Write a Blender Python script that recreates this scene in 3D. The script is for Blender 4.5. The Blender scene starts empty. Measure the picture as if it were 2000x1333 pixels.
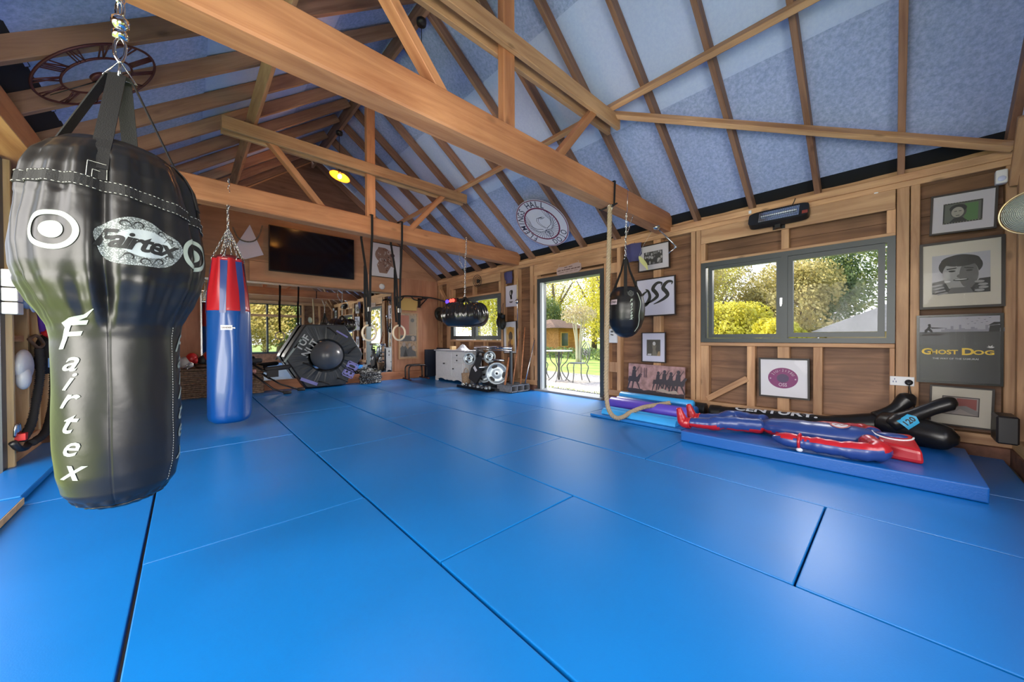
import bpy, bmesh, math, random
from mathutils import Vector, Matrix
random.seed(7)
SC = bpy.context.scene
COL = SC.collection
PI = math.pi

# ------------------------------------------------------------------ camera
cam_d = bpy.data.cameras.new('camera')
cam_d.sensor_width = 36.0
cam_d.lens = 689.33 / 2000 * 36
cam_d.clip_start = 0.05
cam_d.clip_end = 300
cam = bpy.data.objects.new('camera', cam_d)
COL.objects.link(cam)
yaw, pit, rol = 0.826200648, 0.0102317225, -0.00373958877
Rp = Matrix(((1, 0, 0), (0, math.cos(pit), -math.sin(pit)), (0, math.sin(pit), math.cos(pit))))
Rr = Matrix(((math.cos(rol), -math.sin(rol), 0), (math.sin(rol), math.cos(rol), 0), (0, 0, 1)))
Dm = Matrix(((math.sin(yaw), -math.cos(yaw), 0), (0, 0, -1), (math.cos(yaw), math.sin(yaw), 0)))
Mc = Rr @ Rp @ Dm
r_, d_, f_ = Mc[0], Mc[1], Mc[2]
cam.matrix_world = Matrix(((r_[0], -d_[0], -f_[0], 0), (r_[1], -d_[1], -f_[1], 0), (r_[2], -d_[2], -f_[2], 1.0), (0, 0, 0, 1)))
SC.camera = cam

# ------------------------------------------------------------------ view and world
SC.view_settings.view_transform = 'Standard'
SC.view_settings.look = 'None'
SC.view_settings.gamma = 1.0
SC.view_settings.exposure = 0.25
SC.view_settings.use_curve_mapping = False
W = bpy.data.worlds.new('sky')
SC.world = W
W.use_nodes = True
nt = W.node_tree
nt.nodes.clear()
wo = nt.nodes.new('ShaderNodeOutputWorld')
bg = nt.nodes.new('ShaderNodeBackground')
tc = nt.nodes.new('ShaderNodeTexCoord')
sx = nt.nodes.new('ShaderNodeSeparateXYZ')
rp = nt.nodes.new('ShaderNodeValToRGB')
rp.color_ramp.elements[0].position = 0.0
rp.color_ramp.elements[0].color = (0.95, 0.95, 1.0, 1)
rp.color_ramp.elements[1].position = 0.8
rp.color_ramp.elements[1].color = (0.42, 0.62, 1.0, 1)
nt.links.new(tc.outputs['Generated'], sx.inputs[0])
nt.links.new(sx.outputs[2], rp.inputs[0])
nt.links.new(rp.outputs[0], bg.inputs[0])
nt.links.new(bg.outputs[0], wo.inputs[0])
bg.inputs[1].default_value = 2.0


def sun(name, direction, strength, angle, color):
    l = bpy.data.lights.new(name, 'SUN')
    l.energy = strength
    l.angle = math.radians(angle)
    l.color = color
    o = bpy.data.objects.new(name, l)
    COL.objects.link(o)
    o.rotation_euler = Vector(direction).to_track_quat('-Z', 'Y').to_euler()
    return o


def area(name, loc, direction, sx_, sy_, power, color):
    l = bpy.data.lights.new(name, 'AREA')
    l.shape = 'RECTANGLE'
    l.size = sx_
    l.size_y = sy_
    l.energy = power
    l.color = color
    o = bpy.data.objects.new(name, l)
    COL.objects.link(o)
    o.location = loc
    o.rotation_euler = Vector(direction).to_track_quat('-Z', 'Z').to_euler()
    return o


sun('sun', (0.12, -1, -0.75), 8.0, 2.0, (1.0, 0.9, 0.72))
# daylight entering by the glazed openings of the room
area('daylight_left_doors', (-3.0, 1.9, 3.2), (1, 0.05, -0.8), 5.0, 2.0, 210, (1.0, 0.95, 0.92))
area('daylight_left_low', (-3.0, 0.6, 1.3), (1, 0.75, 0.08), 4.0, 1.6, 230, (1.0, 0.95, 0.88))
area('daylight_gable_glazing', (1.3, -3.2, 3.6), (0, 1, -0.8), 5.0, 2.0, 170, (1.0, 0.95, 0.92))
area('daylight_gable_low', (-0.2, -1.7, 1.1), (0.3, 1, 0.1), 1.9, 1.3, 130, (1.0, 0.95, 0.90))
area('daylight_above_door', (6.4, 3.9, 2.85), (-1, 0, -0.6), 1.8, 0.6, 170, (1.0, 0.96, 0.90))
area('daylight_above_window', (6.4, 0.85, 2.85), (-1, 0, -0.6), 2.0, 0.6, 35, (1.0, 0.96, 0.90))
area('daylight_above_far_window', (6.4, 6.63, 2.85), (-1, 0, -0.6), 2.4, 0.6, 420, (1.0, 0.95, 0.92))


# ------------------------------------------------------------------ materials
MATS = {}


def newmat(name):
    m = bpy.data.materials.new(name)
    m.use_nodes = True
    n = m.node_tree
    b = n.nodes['Principled BSDF']
    MATS[name] = m
    return m, n, b


def c4(c):
    return (c[0], c[1], c[2], 1)


def plain(name, col, rough=0.5, metal=0.0, spec=0.5, emit=None, es=0.0, noise=0.0, nscale=20.0, bump=0.0, bscale=60.0, coat=0.0, alpha=1.0, sheen=0.0):
    m, n, b = newmat(name)
    b.inputs['Base Color'].default_value = c4(col)
    b.inputs['Roughness'].default_value = rough
    b.inputs['Metallic'].default_value = metal
    b.inputs['Specular IOR Level'].default_value = spec
    b.inputs['Coat Weight'].default_value = coat
    b.inputs['Sheen Weight'].default_value = sheen
    if emit:
        b.inputs['Emission Color'].default_value = c4(emit)
        b.inputs['Emission Strength'].default_value = es
    if noise or bump:
        t = n.nodes.new('ShaderNodeTexCoord')
        if noise:
            x = n.nodes.new('ShaderNodeTexNoise')
            x.inputs['Scale'].default_value = nscale
            x.inputs['Detail'].default_value = 5
            r = n.nodes.new('ShaderNodeValToRGB')
            r.color_ramp.elements[0].position = 0.3
            r.color_ramp.elements[1].position = 0.7
            r.color_ramp.elements[0].color = c4([max(0, v * (1 - noise)) for v in col])
            r.color_ramp.elements[1].color = c4([min(1, v * (1 + noise)) for v in col])
            n.links.new(t.outputs['Object'], x.inputs['Vector'])
            n.links.new(x.outputs[0], r.inputs[0])
            n.links.new(r.outputs[0], b.inputs['Base Color'])
        if bump:
            y = n.nodes.new('ShaderNodeTexNoise')
            y.inputs['Scale'].default_value = bscale
            y.inputs['Detail'].default_value = 3
            u = n.nodes.new('ShaderNodeBump')
            u.inputs['Strength'].default_value = bump
            u.inputs['Distance'].default_value = 0.01
            n.links.new(t.outputs['Object'], y.inputs['Vector'])
            n.links.new(y.outputs[0], u.inputs['Height'])
            n.links.new(u.outputs[0], b.inputs['Normal'])
    return m


def wood(name, dark, light, axis=0, scale=1.0, knots=0.5, rough=0.6, vary=0.18, bump=0.25, stretch=14.0):
    """Grain runs along the object's own axis."""
    m, n, b = newmat(name)
    N, Lk = n.nodes, n.links
    b.inputs['Roughness'].default_value = rough
    t = N.new('ShaderNodeTexCoord')
    oi = N.new('ShaderNodeObjectInfo')
    off = N.new('ShaderNodeVectorMath')
    off.operation = 'ADD'
    mul = N.new('ShaderNodeMath')
    mul.operation = 'MULTIPLY'
    mul.inputs[1].default_value = 37.0
    Lk.new(oi.outputs['Random'], mul.inputs[0])
    Lk.new(t.outputs['Object'], off.inputs[0])
    Lk.new(mul.outputs[0], off.inputs[1])
    mp = N.new('ShaderNodeMapping')
    s = [stretch * scale] * 3
    s[axis] = 1.1 * scale
    mp.inputs['Scale'].default_value = s
    Lk.new(off.outputs[0], mp.inputs[0])
    nz = N.new('ShaderNodeTexNoise')
    nz.inputs['Scale'].default_value = 1.0
    nz.inputs['Detail'].default_value = 6
    nz.inputs['Roughness'].default_value = 0.62
    nz.inputs['Distortion'].default_value = 0.7
    Lk.new(mp.outputs[0], nz.inputs['Vector'])
    r = N.new('ShaderNodeValToRGB')
    r.color_ramp.elements[0].position = 0.33
    r.color_ramp.elements[1].position = 0.66
    r.color_ramp.elements[0].color = c4(dark)
    r.color_ramp.elements[1].color = c4(light)
    Lk.new(nz.outputs[0], r.inputs[0])
    # large soft stains
    n2 = N.new('ShaderNodeTexNoise')
    n2.inputs['Scale'].default_value = 1.6
    n2.inputs['Detail'].default_value = 3
    Lk.new(off.outputs[0], n2.inputs['Vector'])
    hs = N.new('ShaderNodeHueSaturation')
    mr = N.new('ShaderNodeMapRange')
    mr.inputs[1].default_value = 0.3
    mr.inputs[2].default_value = 0.7
    mr.inputs[3].default_value = 1 - vary
    mr.inputs[4].default_value = 1 + vary
    Lk.new(n2.outputs[0], mr.inputs[0])
    mr2 = N.new('ShaderNodeMapRange')
    mr2.inputs[3].default_value = 1 - vary
    mr2.inputs[4].default_value = 1 + vary
    Lk.new(oi.outputs['Random'], mr2.inputs[0])
    mm = N.new('ShaderNodeMath')
    mm.operation = 'MULTIPLY'
    Lk.new(mr.outputs[0], mm.inputs[0])
    Lk.new(mr2.outputs[0], mm.inputs[1])
    Lk.new(mm.outputs[0], hs.inputs['Value'])
    Lk.new(r.outputs[0], hs.inputs['Color'])
    out = hs.outputs[0]
    if knots:
        mk = N.new('ShaderNodeMapping')
        sk = [6.0 * scale] * 3
        sk[axis] = 2.6 * scale
        mk.inputs['Scale'].default_value = sk
        Lk.new(off.outputs[0], mk.inputs[0])
        vo = N.new('ShaderNodeTexVoronoi')
        vo.inputs['Scale'].default_value = 1.0
        Lk.new(mk.outputs[0], vo.inputs['Vector'])
        kr = N.new('ShaderNodeValToRGB')
        kr.color_ramp.elements[0].position = 0.05
        kr.color_ramp.elements[0].color = (knots, knots, knots, 1)
        kr.color_ramp.elements[1].position = 0.13
        kr.color_ramp.elements[1].color = (0, 0, 0, 1)
        Lk.new(vo.outputs['Distance'], kr.inputs[0])
        mx = N.new('ShaderNodeMix')
        mx.data_type = 'RGBA'
        mx.inputs[7].default_value = c4([v * 0.28 for v in dark])
        Lk.new(kr.outputs[0], mx.inputs[0])
        Lk.new(out, mx.inputs[6])
        out = mx.outputs[2]
    Lk.new(out, b.inputs['Base Color'])
    if bump:
        u = N.new('ShaderNodeBump')
        u.inputs['Strength'].default_value = bump
        u.inputs['Distance'].default_value = 0.004
        Lk.new(nz.outputs[0], u.inputs['Height'])
        Lk.new(u.outputs[0], b.inputs['Normal'])
    return m


PINE = wood('pine_timber', (0.36, 0.185, 0.095), (0.57, 0.35, 0.19))
PINE_Y = wood('pine_timber_lengthways', (0.36, 0.185, 0.095), (0.57, 0.35, 0.19), axis=1)
PINE_Z = wood('pine_timber_upright', (0.36, 0.185, 0.095), (0.57, 0.35, 0.19), axis=2)
RAFT = wood('rafter_timber', (0.19, 0.092, 0.058), (0.33, 0.185, 0.118))
BEAM = wood('beam_timber', (0.33, 0.125, 0.055), (0.51, 0.24, 0.115), scale=0.8, knots=0.35)
BOARD = wood('rough_brown_boards', (0.13, 0.060, 0.032), (0.28, 0.145, 0.078), axis=1, scale=0.9, knots=0.7, vary=0.3, bump=0.5)
PLY = wood('plywood_panel', (0.36, 0.175, 0.095), (0.52, 0.28, 0.16), axis=0, scale=0.55, knots=0.0, vary=0.14, bump=0.05, stretch=8)
PLYV = wood('plywood_panel_upright', (0.36, 0.155, 0.085), (0.50, 0.25, 0.145), axis=2, scale=0.7, knots=0.0, vary=0.12, bump=0.05, stretch=9)
PALEWOOD = wood('pale_pine', (0.55, 0.36, 0.16), (0.75, 0.55, 0.30), axis=0, knots=0.2)


def mats_blue(name, col, rough=0.38):
    m, n, b = newmat(name)
    N, Lk = n.nodes, n.links
    t = N.new('ShaderNodeTexCoord')
    z = N.new('ShaderNodeTexNoise')
    z.inputs['Scale'].default_value = 260
    z.inputs['Detail'].default_value = 2
    Lk.new(t.outputs['Object'], z.inputs['Vector'])
    z2 = N.new('ShaderNodeTexNoise')
    z2.inputs['Scale'].default_value = 2.4
    z2.inputs['Detail'].default_value = 6
    Lk.new(t.outputs['Object'], z2.inputs['Vector'])
    r = N.new('ShaderNodeValToRGB')
    r.color_ramp.elements[0].position = 0.3
    r.color_ramp.elements[1].position = 0.75
    r.color_ramp.elements[0].color = c4([v * 0.95 for v in col])
    r.color_ramp.elements[1].color = c4([min(1, v * 1.05) for v in col])
    Lk.new(z2.outputs[0], r.inputs[0])
    Lk.new(r.outputs[0], b.inputs['Base Color'])
    mr = N.new('ShaderNodeMapRange')
    mr.inputs[3].default_value = rough - 0.01
    mr.inputs[4].default_value = rough + 0.05
    Lk.new(z2.outputs[0], mr.inputs[0])
    Lk.new(mr.outputs[0], b.inputs['Roughness'])
    u = N.new('ShaderNodeBump')
    u.inputs['Strength'].default_value = 0.2
    u.inputs['Distance'].default_value = 0.001
    Lk.new(z.outputs[0], u.inputs['Height'])
    Lk.new(u.outputs[0], b.inputs['Normal'])
    b.inputs['Specular IOR Level'].default_value = 0.6
    return m


MATBLUE = mats_blue('blue_mat_vinyl', (0.0005, 0.155, 0.48), 0.33)
CRASH = plain('crash_mat_vinyl', (0.003, 0.095, 0.36), 0.38, bump=0.1, bscale=90)


def membrane(name, c1, c2):
    m, n, b = newmat(name)
    N, Lk = n.nodes, n.links
    b.inputs['Roughness'].default_value = 0.8
    t = N.new('ShaderNodeTexCoord')
    z = N.new('ShaderNodeTexNoise')
    z.inputs['Scale'].default_value = 34
    z.inputs['Detail'].default_value = 4
    z.inputs['Roughness'].default_value = 0.7
    Lk.new(t.outputs['Object'], z.inputs['Vector'])
    r = N.new('ShaderNodeValToRGB')
    r.color_ramp.elements[0].position = 0.35
    r.color_ramp.elements[1].position = 0.65
    r.color_ramp.elements[0].color = c4(c1)
    r.color_ramp.elements[1].color = c4(c2)
    Lk.new(z.outputs[0], r.inputs[0])
    Lk.new(r.outputs[0], b.inputs['Base Color'])
    return m


MEM_ROUGH = membrane('roof_felt_mottled', (0.26, 0.34, 0.60), (0.42, 0.50, 0.80))
MEM_PALE = membrane('roof_felt_pale', (0.44, 0.54, 0.84), (0.50, 0.60, 0.88))
BLACKFELT = plain('black_eaves_felt', (0.006, 0.008, 0.012), 0.7)
DARKFRAME = plain('dark_grey_window_frame', (0.045, 0.055, 0.06), 0.4)
BLACK = plain('black_plastic', (0.012, 0.012, 0.014), 0.4)
BLACKM = plain('black_powder_metal', (0.012, 0.012, 0.014), 0.35, metal=0.3)
WEB = plain('black_webbing', (0.008, 0.008, 0.009), 0.75, bump=0.3, bscale=300)
STEEL = plain('zinc_steel', (0.62, 0.63, 0.65), 0.25, metal=1.0)
CHROME = plain('chrome', (0.8, 0.8, 0.82), 0.08, metal=1.0)
WHITE = plain('white_paint', (0.72, 0.73, 0.76), 0.45)
PAPER = plain('white_paper', (0.62, 0.62, 0.68), 0.6)
INK = plain('black_ink', (0.012, 0.013, 0.014), 0.6)
MIRROR = plain('mirror_silver', (0.86, 0.88, 0.88), 0.015, metal=1.0)
WPRINT = plain('pale_print', (0.33, 0.39, 0.34), 0.5)
REDV = plain('red_vinyl', (0.42, 0.012, 0.02), 0.3, coat=0.2)
BLUEV = plain('royal_blue_vinyl', (0.003, 0.060, 0.26), 0.28, coat=0.25)
NAVYV = plain('navy_vinyl', (0.02, 0.05, 0.21), 0.32, coat=0.2)
BLACKV = plain('black_vinyl', (0.010, 0.010, 0.011), 0.33, bump=0.08, bscale=25)
BRICK = plain('brown_brick', (0.16, 0.075, 0.05), 0.85, noise=0.4, nscale=9, bump=0.5, bscale=40)
THREAD = plain('white_thread', (0.65, 0.66, 0.6), 0.7)


def glass_mat():
    m, n, b = newmat('window_glass')
    N, Lk = n.nodes, n.links
    for x in list(N):
        if x.type != 'OUTPUT_MATERIAL':
            N.remove(x)
    out = [x for x in N if x.type == 'OUTPUT_MATERIAL'][0]
    tr = N.new('ShaderNodeBsdfTransparent')
    gl = N.new('ShaderNodeBsdfGlossy')
    gl.inputs['Roughness'].default_value = 0.02
    lw = N.new('ShaderNodeLayerWeight')
    lw.inputs[0].default_value = 0.5
    pw = N.new('ShaderNodeMath')
    pw.operation = 'POWER'
    pw.inputs[1].default_value = 4.0
    Lk.new(lw.outputs['Facing'], pw.inputs[0])
    fr = N.new('ShaderNodeMath')
    fr.operation = 'MULTIPLY_ADD'
    fr.inputs[1].default_value = 0.25
    fr.inputs[2].default_value = 0.004
    Lk.new(pw.outputs[0], fr.inputs[0])
    mx = N.new('ShaderNodeMixShader')
    Lk.new(fr.outputs[0], mx.inputs[0])
    Lk.new(tr.outputs[0], mx.inputs[1])
    Lk.new(gl.outputs[0], mx.inputs[2])
    Lk.new(mx.outputs[0], out.inputs[0])
    return m


GLASS = glass_mat()


# ------------------------------------------------------------------ mesh builder
class MB:
    def __init__(s):
        s.v = []
        s.f = []
        s.m = []
        s.sm = []

    def add(s, vs, fs, mi=0, smooth=False):
        o = len(s.v)
        s.v += [tuple(v) for v in vs]
        for f in fs:
            s.f.append([i + o for i in f])
            s.m.append(mi)
            s.sm.append(smooth)
        return s

    def box(s, a, b, mi=0):
        x0, x1 = sorted((a[0], b[0])); y0, y1 = sorted((a[1], b[1])); z0, z1 = sorted((a[2], b[2]))
        vs = [(x, y, z) for z in (z0, z1) for y in (y0, y1) for x in (x0, x1)]
        return s.add(vs, [(0, 2, 3, 1), (4, 5, 7, 6), (0, 1, 5, 4), (2, 6, 7, 3), (0, 4, 6, 2), (1, 3, 7, 5)], mi)

    def bar(s, p0, p1, w, h, mi=0, up=(0, 0, 1)):
        p0, p1 = Vector(p0), Vector(p1)
        d = (p1 - p0).normalized()
        u = Vector(up)
        if abs(d.dot(u)) > 0.98:
            u = Vector((1, 0, 0))
        sd = d.cross(u).normalized()
        u = sd.cross(d).normalized()
        vs = []
        for p in (p0, p1):
            for a, b_ in ((-1, -1), (1, -1), (1, 1), (-1, 1)):
                vs.append(p + sd * a * w / 2 + u * b_ * h / 2)
        return s.add(vs, [(0, 1, 2, 3), (7, 6, 5, 4), (0, 4, 5, 1), (1, 5, 6, 2), (2, 6, 7, 3), (3, 7, 4, 0)], mi)

    def tube(s, pts, r, n=8, mi=0, closed=False, cap=True):
        pts = [Vector(p) for p in pts]
        k = len(pts)
        rr = r if isinstance(r, (list, tuple)) else [r] * k
        vs, fs = [], []
        prev = None
        for i, p in enumerate(pts):
            if closed:
                d = (pts[(i + 1) % k] - pts[i - 1]).normalized()
            else:
                d = (pts[min(i + 1, k - 1)] - pts[max(i - 1, 0)]).normalized()
            if prev is None:
                a = Vector((0, 0, 1)) if abs(d.z) < 0.9 else Vector((1, 0, 0))
                x = d.cross(a).normalized()
            else:
                x = (prev - d * prev.dot(d))
                x = x.normalized() if x.length > 1e-6 else d.orthogonal().normalized()
            prev = x
            y = d.cross(x)
            for j in range(n):
                t = 2 * PI * j / n
                vs.append(p + (x * math.cos(t) + y * math.sin(t)) * rr[i])
        for i in range(k if closed else k - 1):
            for j in range(n):
                a, b_ = i * n + j, i * n + (j + 1) % n
                i2 = (i + 1) % k
                fs.append((a, b_, i2 * n + (j + 1) % n, i2 * n + j))
        if not closed and cap:
            fs.append(list(range(n))[::-1])
            fs.append([(k - 1) * n + j for j in range(n)])
        return s.add(vs, fs, mi, True)

    def lathe(s, prof, c=(0, 0, 0), n=32, mi=0, axis='z', capends=True, smooth=True):
        vs, fs = [], []
        for r, z in prof:
            for j in range(n):
                t = 2 * PI * j / n
                p = (r * math.cos(t), r * math.sin(t), z)
                if axis == 'x':
                    p = (p[2], p[0], p[1])
                elif axis == 'y':
                    p = (p[1], p[2], p[0])
                vs.append((p[0] + c[0], p[1] + c[1], p[2] + c[2]))
        k = len(prof)
        for i in range(k - 1):
            for j in range(n):
                fs.append((i * n + j, i * n + (j + 1) % n, (i + 1) * n + (j + 1) % n, (i + 1) * n + j))
        if capends:
            fs.append(list(range(n))[::-1])
            fs.append([(k - 1) * n + j for j in range(n)])
        return s.add(vs, fs, mi, smooth)

    def ball(s, c, r, n=16, m=10, mi=0):
        if not isinstance(r, (list, tuple)):
            r = (r, r, r)
        vs, fs = [], []
        for i in range(m + 1):
            a = -PI / 2 + PI * i / m
            for j in range(n):
                t = 2 * PI * j / n
                vs.append((c[0] + r[0] * math.cos(a) * math.cos(t), c[1] + r[1] * math.cos(a) * math.sin(t), c[2] + r[2] * math.sin(a)))
        for i in range(m):
            for j in range(n):
                fs.append((i * n + j, i * n + (j + 1) % n, (i + 1) * n + (j + 1) % n, (i + 1) * n + j))
        return s.add(vs, fs, mi, True)

    def ring(s, c, R, r, nrm=(0, 0, 1), n=28, k=8, mi=0, sq=1.0, up=None):
        nrm = Vector(nrm).normalized()
        x = nrm.orthogonal().normalized() if up is None else nrm.cross(Vector(up)).normalized()
        y = nrm.cross(x)
        pts = [Vector(c) + x * math.cos(2 * PI * i / n) * R + y * math.sin(2 * PI * i / n) * R * sq for i in range(n)]
        return s.tube(pts, r, k, mi, closed=True)

    def prism(s, poly, fn, d0, d1, mi=0, smooth=False):
        """poly in 2D, fn(u,v,d)->3D"""
        n = len(poly)
        vs = [fn(u, v, d0) for u, v in poly] + [fn(u, v, d1) for u, v in poly]
        fs = [list(range(n))[::-1], [n + i for i in range(n)]] + [(i, (i + 1) % n, n + (i + 1) % n, n + i) for i in range(n)]
        return s.add(vs, fs, mi, smooth)

    def xf(s, M):
        s.v = [tuple(M @ Vector(v)) for v in s.v]
        return s

    def build(s, name, mats, parent=None, loc=None, bevel=0.0, bseg=1, weld=False, sub=0):
        me = bpy.data.meshes.new(name)
        vs = s.v
        if loc is not None:
            L = Vector(loc)
            vs = [tuple(Vector(v) - L) for v in vs]
        me.from_pydata(vs, [], s.f)
        if not isinstance(mats, (list, tuple)):
            mats = [mats]
        for m in mats:
            me.materials.append(m)
        me.polygons.foreach_set('material_index', s.m)
        me.polygons.foreach_set('use_smooth', s.sm)
        if bevel or weld or sub:
            bm = bmesh.new()
            bm.from_mesh(me)
            if weld:
                bmesh.ops.remove_doubles(bm, verts=bm.verts, dist=1e-5)
            if bevel:
                bmesh.ops.bevel(bm, geom=list(bm.edges), offset=bevel, segments=bseg, affect='EDGES', profile=0.6)
            bmesh.ops.recalc_face_normals(bm, faces=bm.faces)
            bm.to_mesh(me)
            bm.free()
        me.update()
        o = bpy.data.objects.new(name, me)
        COL.objects.link(o)
        if loc is not None:
            o.location = loc
        if parent is not None:
            o.parent = parent
            pw = parent.matrix_world if parent.type != 'EMPTY' else Matrix.LocRotScale(parent.location, parent.rotation_euler, (1, 1, 1))
            par_loc = getattr(parent, 'location')
            # meshes are written in world space; keep them there under the parent
            o.matrix_parent_inverse = Matrix.Translation(Vector((0, 0, 0)))
            tot = Vector((0, 0, 0))
            q = parent
            while q is not None:
                tot += Vector(q.location)
                q = q.parent
            o.location = Vector(o.location) - tot
        if sub:
            md = o.modifiers.new('smooth', 'SUBSURF')
            md.levels = sub
            md.render_levels = sub
        return o


def tag(o, label=None, cat=None, group=None, kind=None):
    if label:
        o['label'] = label
    if cat:
        o['category'] = cat
    if group:
        o['group'] = group
    if kind:
        o['kind'] = kind
    return o


def thing(name, loc, label=None, cat=None, group=None, kind=None):
    o = bpy.data.objects.new(name, None)
    o.empty_display_size = 0.1
    COL.objects.link(o)
    o.location = loc
    return tag(o, label, cat, group, kind)


def beam(name, p0, p1, w, h, mat, parent=None, up=(0, 0, 1), bevel=0.004, poly=None):
    """A timber whose mesh runs along its own local X (so the grain follows it)."""
    p0, p1 = Vector(p0), Vector(p1)
    d = (p1 - p0)
    L = d.length
    d.normalize()
    u = Vector(up)
    sd = u.cross(d).normalized()
    u = d.cross(sd).normalized()
    b = MB().box((0, -w / 2, -h / 2), (L, w / 2, h / 2))
    o = b.build(name, mat, None, bevel=bevel)
    M = Matrix(((d.x, sd.x, u.x, p0.x), (d.y, sd.y, u.y, p0.y), (d.z, sd.z, u.z, p0.z), (0, 0, 0, 1)))
    if parent is not None:
        o.parent = parent
        tot = Vector((0, 0, 0))
        q = parent
        while q is not None:
            tot += Vector(q.location)
            q = q.parent
        M = Matrix.Translation(-tot) @ M
    o.matrix_world = M
    o.matrix_basis = M
    return o


# ------------------------------------------------------------------ lettering
_TXT = {}


def text2d(s, size=1.0, bold=0.0, shear=0.0, spacing=1.0, wx=1.0):
    """centred 2D triangles of a word in Blender's own font"""
    key = (s, round(size, 4), bold, shear, spacing, wx)
    if key in _TXT:
        return _TXT[key]
    cu = bpy.data.curves.new('word', 'FONT')
    cu.body = s
    cu.size = size
    cu.offset = bold * size
    cu.shear = shear
    cu.space_character = spacing
    cu.align_x = 'CENTER'
    cu.align_y = 'CENTER'
    cu.resolution_u = 3
    o = bpy.data.objects.new('word', cu)
    COL.objects.link(o)
    dg = bpy.context.evaluated_depsgraph_get()
    me = bpy.data.meshes.new_from_object(o.evaluated_get(dg))
    vs = [(v.co.x * wx, v.co.y) for v in me.vertices]
    fs = [tuple(p.vertices) for p in me.polygons]
    bpy.data.objects.remove(o)
    bpy.data.curves.remove(cu)
    bpy.data.meshes.remove(me)
    if vs:
        ys = [v[1] for v in vs]
        xs = [v[0] for v in vs]
        cy, cx = (min(ys) + max(ys)) / 2, (min(xs) + max(xs)) / 2
        vs = [(x - cx, y - cy) for x, y in vs]
    _TXT[key] = (vs, fs)
    return _TXT[key]


def put_text(mb, s, fn, size, mi=0, maxlen=None, **kw):
    """fn(u,v) -> 3D point"""
    vs, fs = text2d(s, size, **kw)
    if maxlen:
        vs, fs = refine(vs, fs, maxlen)
    mb.add([fn(u, v) for u, v in vs], fs, mi)
    return mb


def refine(vs, fs, L):
    bm = bmesh.new()
    bv = [bm.verts.new((u, v, 0)) for u, v in vs]
    for f in fs:
        try:
            bm.faces.new([bv[i] for i in f])
        except ValueError:
            pass
    bmesh.ops.triangulate(bm, faces=bm.faces)
    for _ in range(6):
        e = [x for x in bm.edges if x.calc_length() > L]
        if not e:
            break
        bmesh.ops.subdivide_edges(bm, edges=e, cuts=1)
        bmesh.ops.triangulate(bm, faces=bm.faces)
    bm.verts.index_update()
    o = ([(v.co.x, v.co.y) for v in bm.verts], [tuple(v.index for v in f.verts) for f in bm.faces])
    bm.free()
    return o


def stroke(pts, w):
    """polyline with widths -> list of 2D quads"""
    out_v, out_f = [], []
    n = len(pts)
    ww = w if isinstance(w, (list, tuple)) else [w] * n
    for i in range(n):
        a = pts[max(0, i - 1)]
        b = pts[min(n - 1, i + 1)]
        dx, dy = b[0] - a[0], b[1] - a[1]
        l = math.hypot(dx, dy) or 1
        nx, ny = -dy / l, dx / l
        out_v += [(pts[i][0] + nx * ww[i] / 2, pts[i][1] + ny * ww[i] / 2), (pts[i][0] - nx * ww[i] / 2, pts[i][1] - ny * ww[i] / 2)]
    for i in range(n - 1):
        out_f.append((2 * i, 2 * i + 1, 2 * i + 3, 2 * i + 2))
    return out_v, out_f


def smooth_path(pts, k=6):
    """Catmull-Rom through points"""
    P = [Vector(p) for p in pts]
    P = [P[0] * 2 - P[1]] + P + [P[-1] * 2 - P[-2]]
    out = []
    for i in range(1, len(P) - 2):
        for j in range(k):
            t = j / k
            out.append(0.5 * ((2 * P[i]) + (P[i + 1] - P[i - 1]) * t + (2 * P[i - 1] - 5 * P[i] + 4 * P[i + 1] - P[i + 2]) * t * t + (3 * P[i] - P[i - 1] - 3 * P[i + 1] + P[i + 2]) * t ** 3))
    out.append(P[-2])
    return out


def chain_links(mb, p0, p1, link=0.045, r=0.004, w=0.016, mi=0):
    p0, p1 = Vector(p0), Vector(p1)
    d = p1 - p0
    n = max(2, int(d.length / (link * 0.78)))
    d.normalize()
    a = d.orthogonal().normalized()
    b = d.cross(a)
    for i in range(n):
        c = p0 + (p1 - p0) * ((i + 0.5) / n)
        s = a if i % 2 else b
        pts = []
        for j in range(12):
            t = 2 * PI * j / 12
            pts.append(c + s * math.cos(t) * w / 2 + d * math.sin(t) * link / 2)
        mb.tube(pts, r, 5, mi, closed=True)
    return mb


ORD = ['first', 'second', 'third', 'fourth', 'fifth', 'sixth', 'seventh', 'eighth', 'ninth', 'tenth', 'eleventh', 'twelfth', 'thirteenth', 'fourteenth', 'fifteenth', 'sixteenth']
# ================================================================== the room
XR, XL, YF, YN = 4.9, -1.0, 8.2, -0.66      # stud faces right / left, far gable, near gable
ZP = 2.5                                     # top of the wall plate
RX, SL = 1.95, 0.735                         # ridge position and roof slope
XE, ZE = -0.82, 2.52                         # inner top edge of the left eaves beam
SLL = (ZP + (XR - 0.02 - RX) * SL - ZE) / (RX - XE)
ROOFZ = lambda x: ZP + (XR - 0.02 - x) * SL if x > RX else ZE + (x - XE) * SLL

# ---- floor below the mats
fl = MB().box((XL - 0.1, YN - 0.1, -0.10), (XR + 0.12, YF + 0.1, -0.045)).build('floor', plain('floor_slab', (0.18, 0.15, 0.12), 0.8))
tag(fl, kind='structure')

# ---- right wall
wr = thing('wall_right', (5.0, 3.8, 0), kind='structure')
holes = [(0.0, 1.705, 0.93, 1.945), (3.16, 4.58, -0.05, 2.10), (5.665, 7.6, 0.95, 1.94)]


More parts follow.
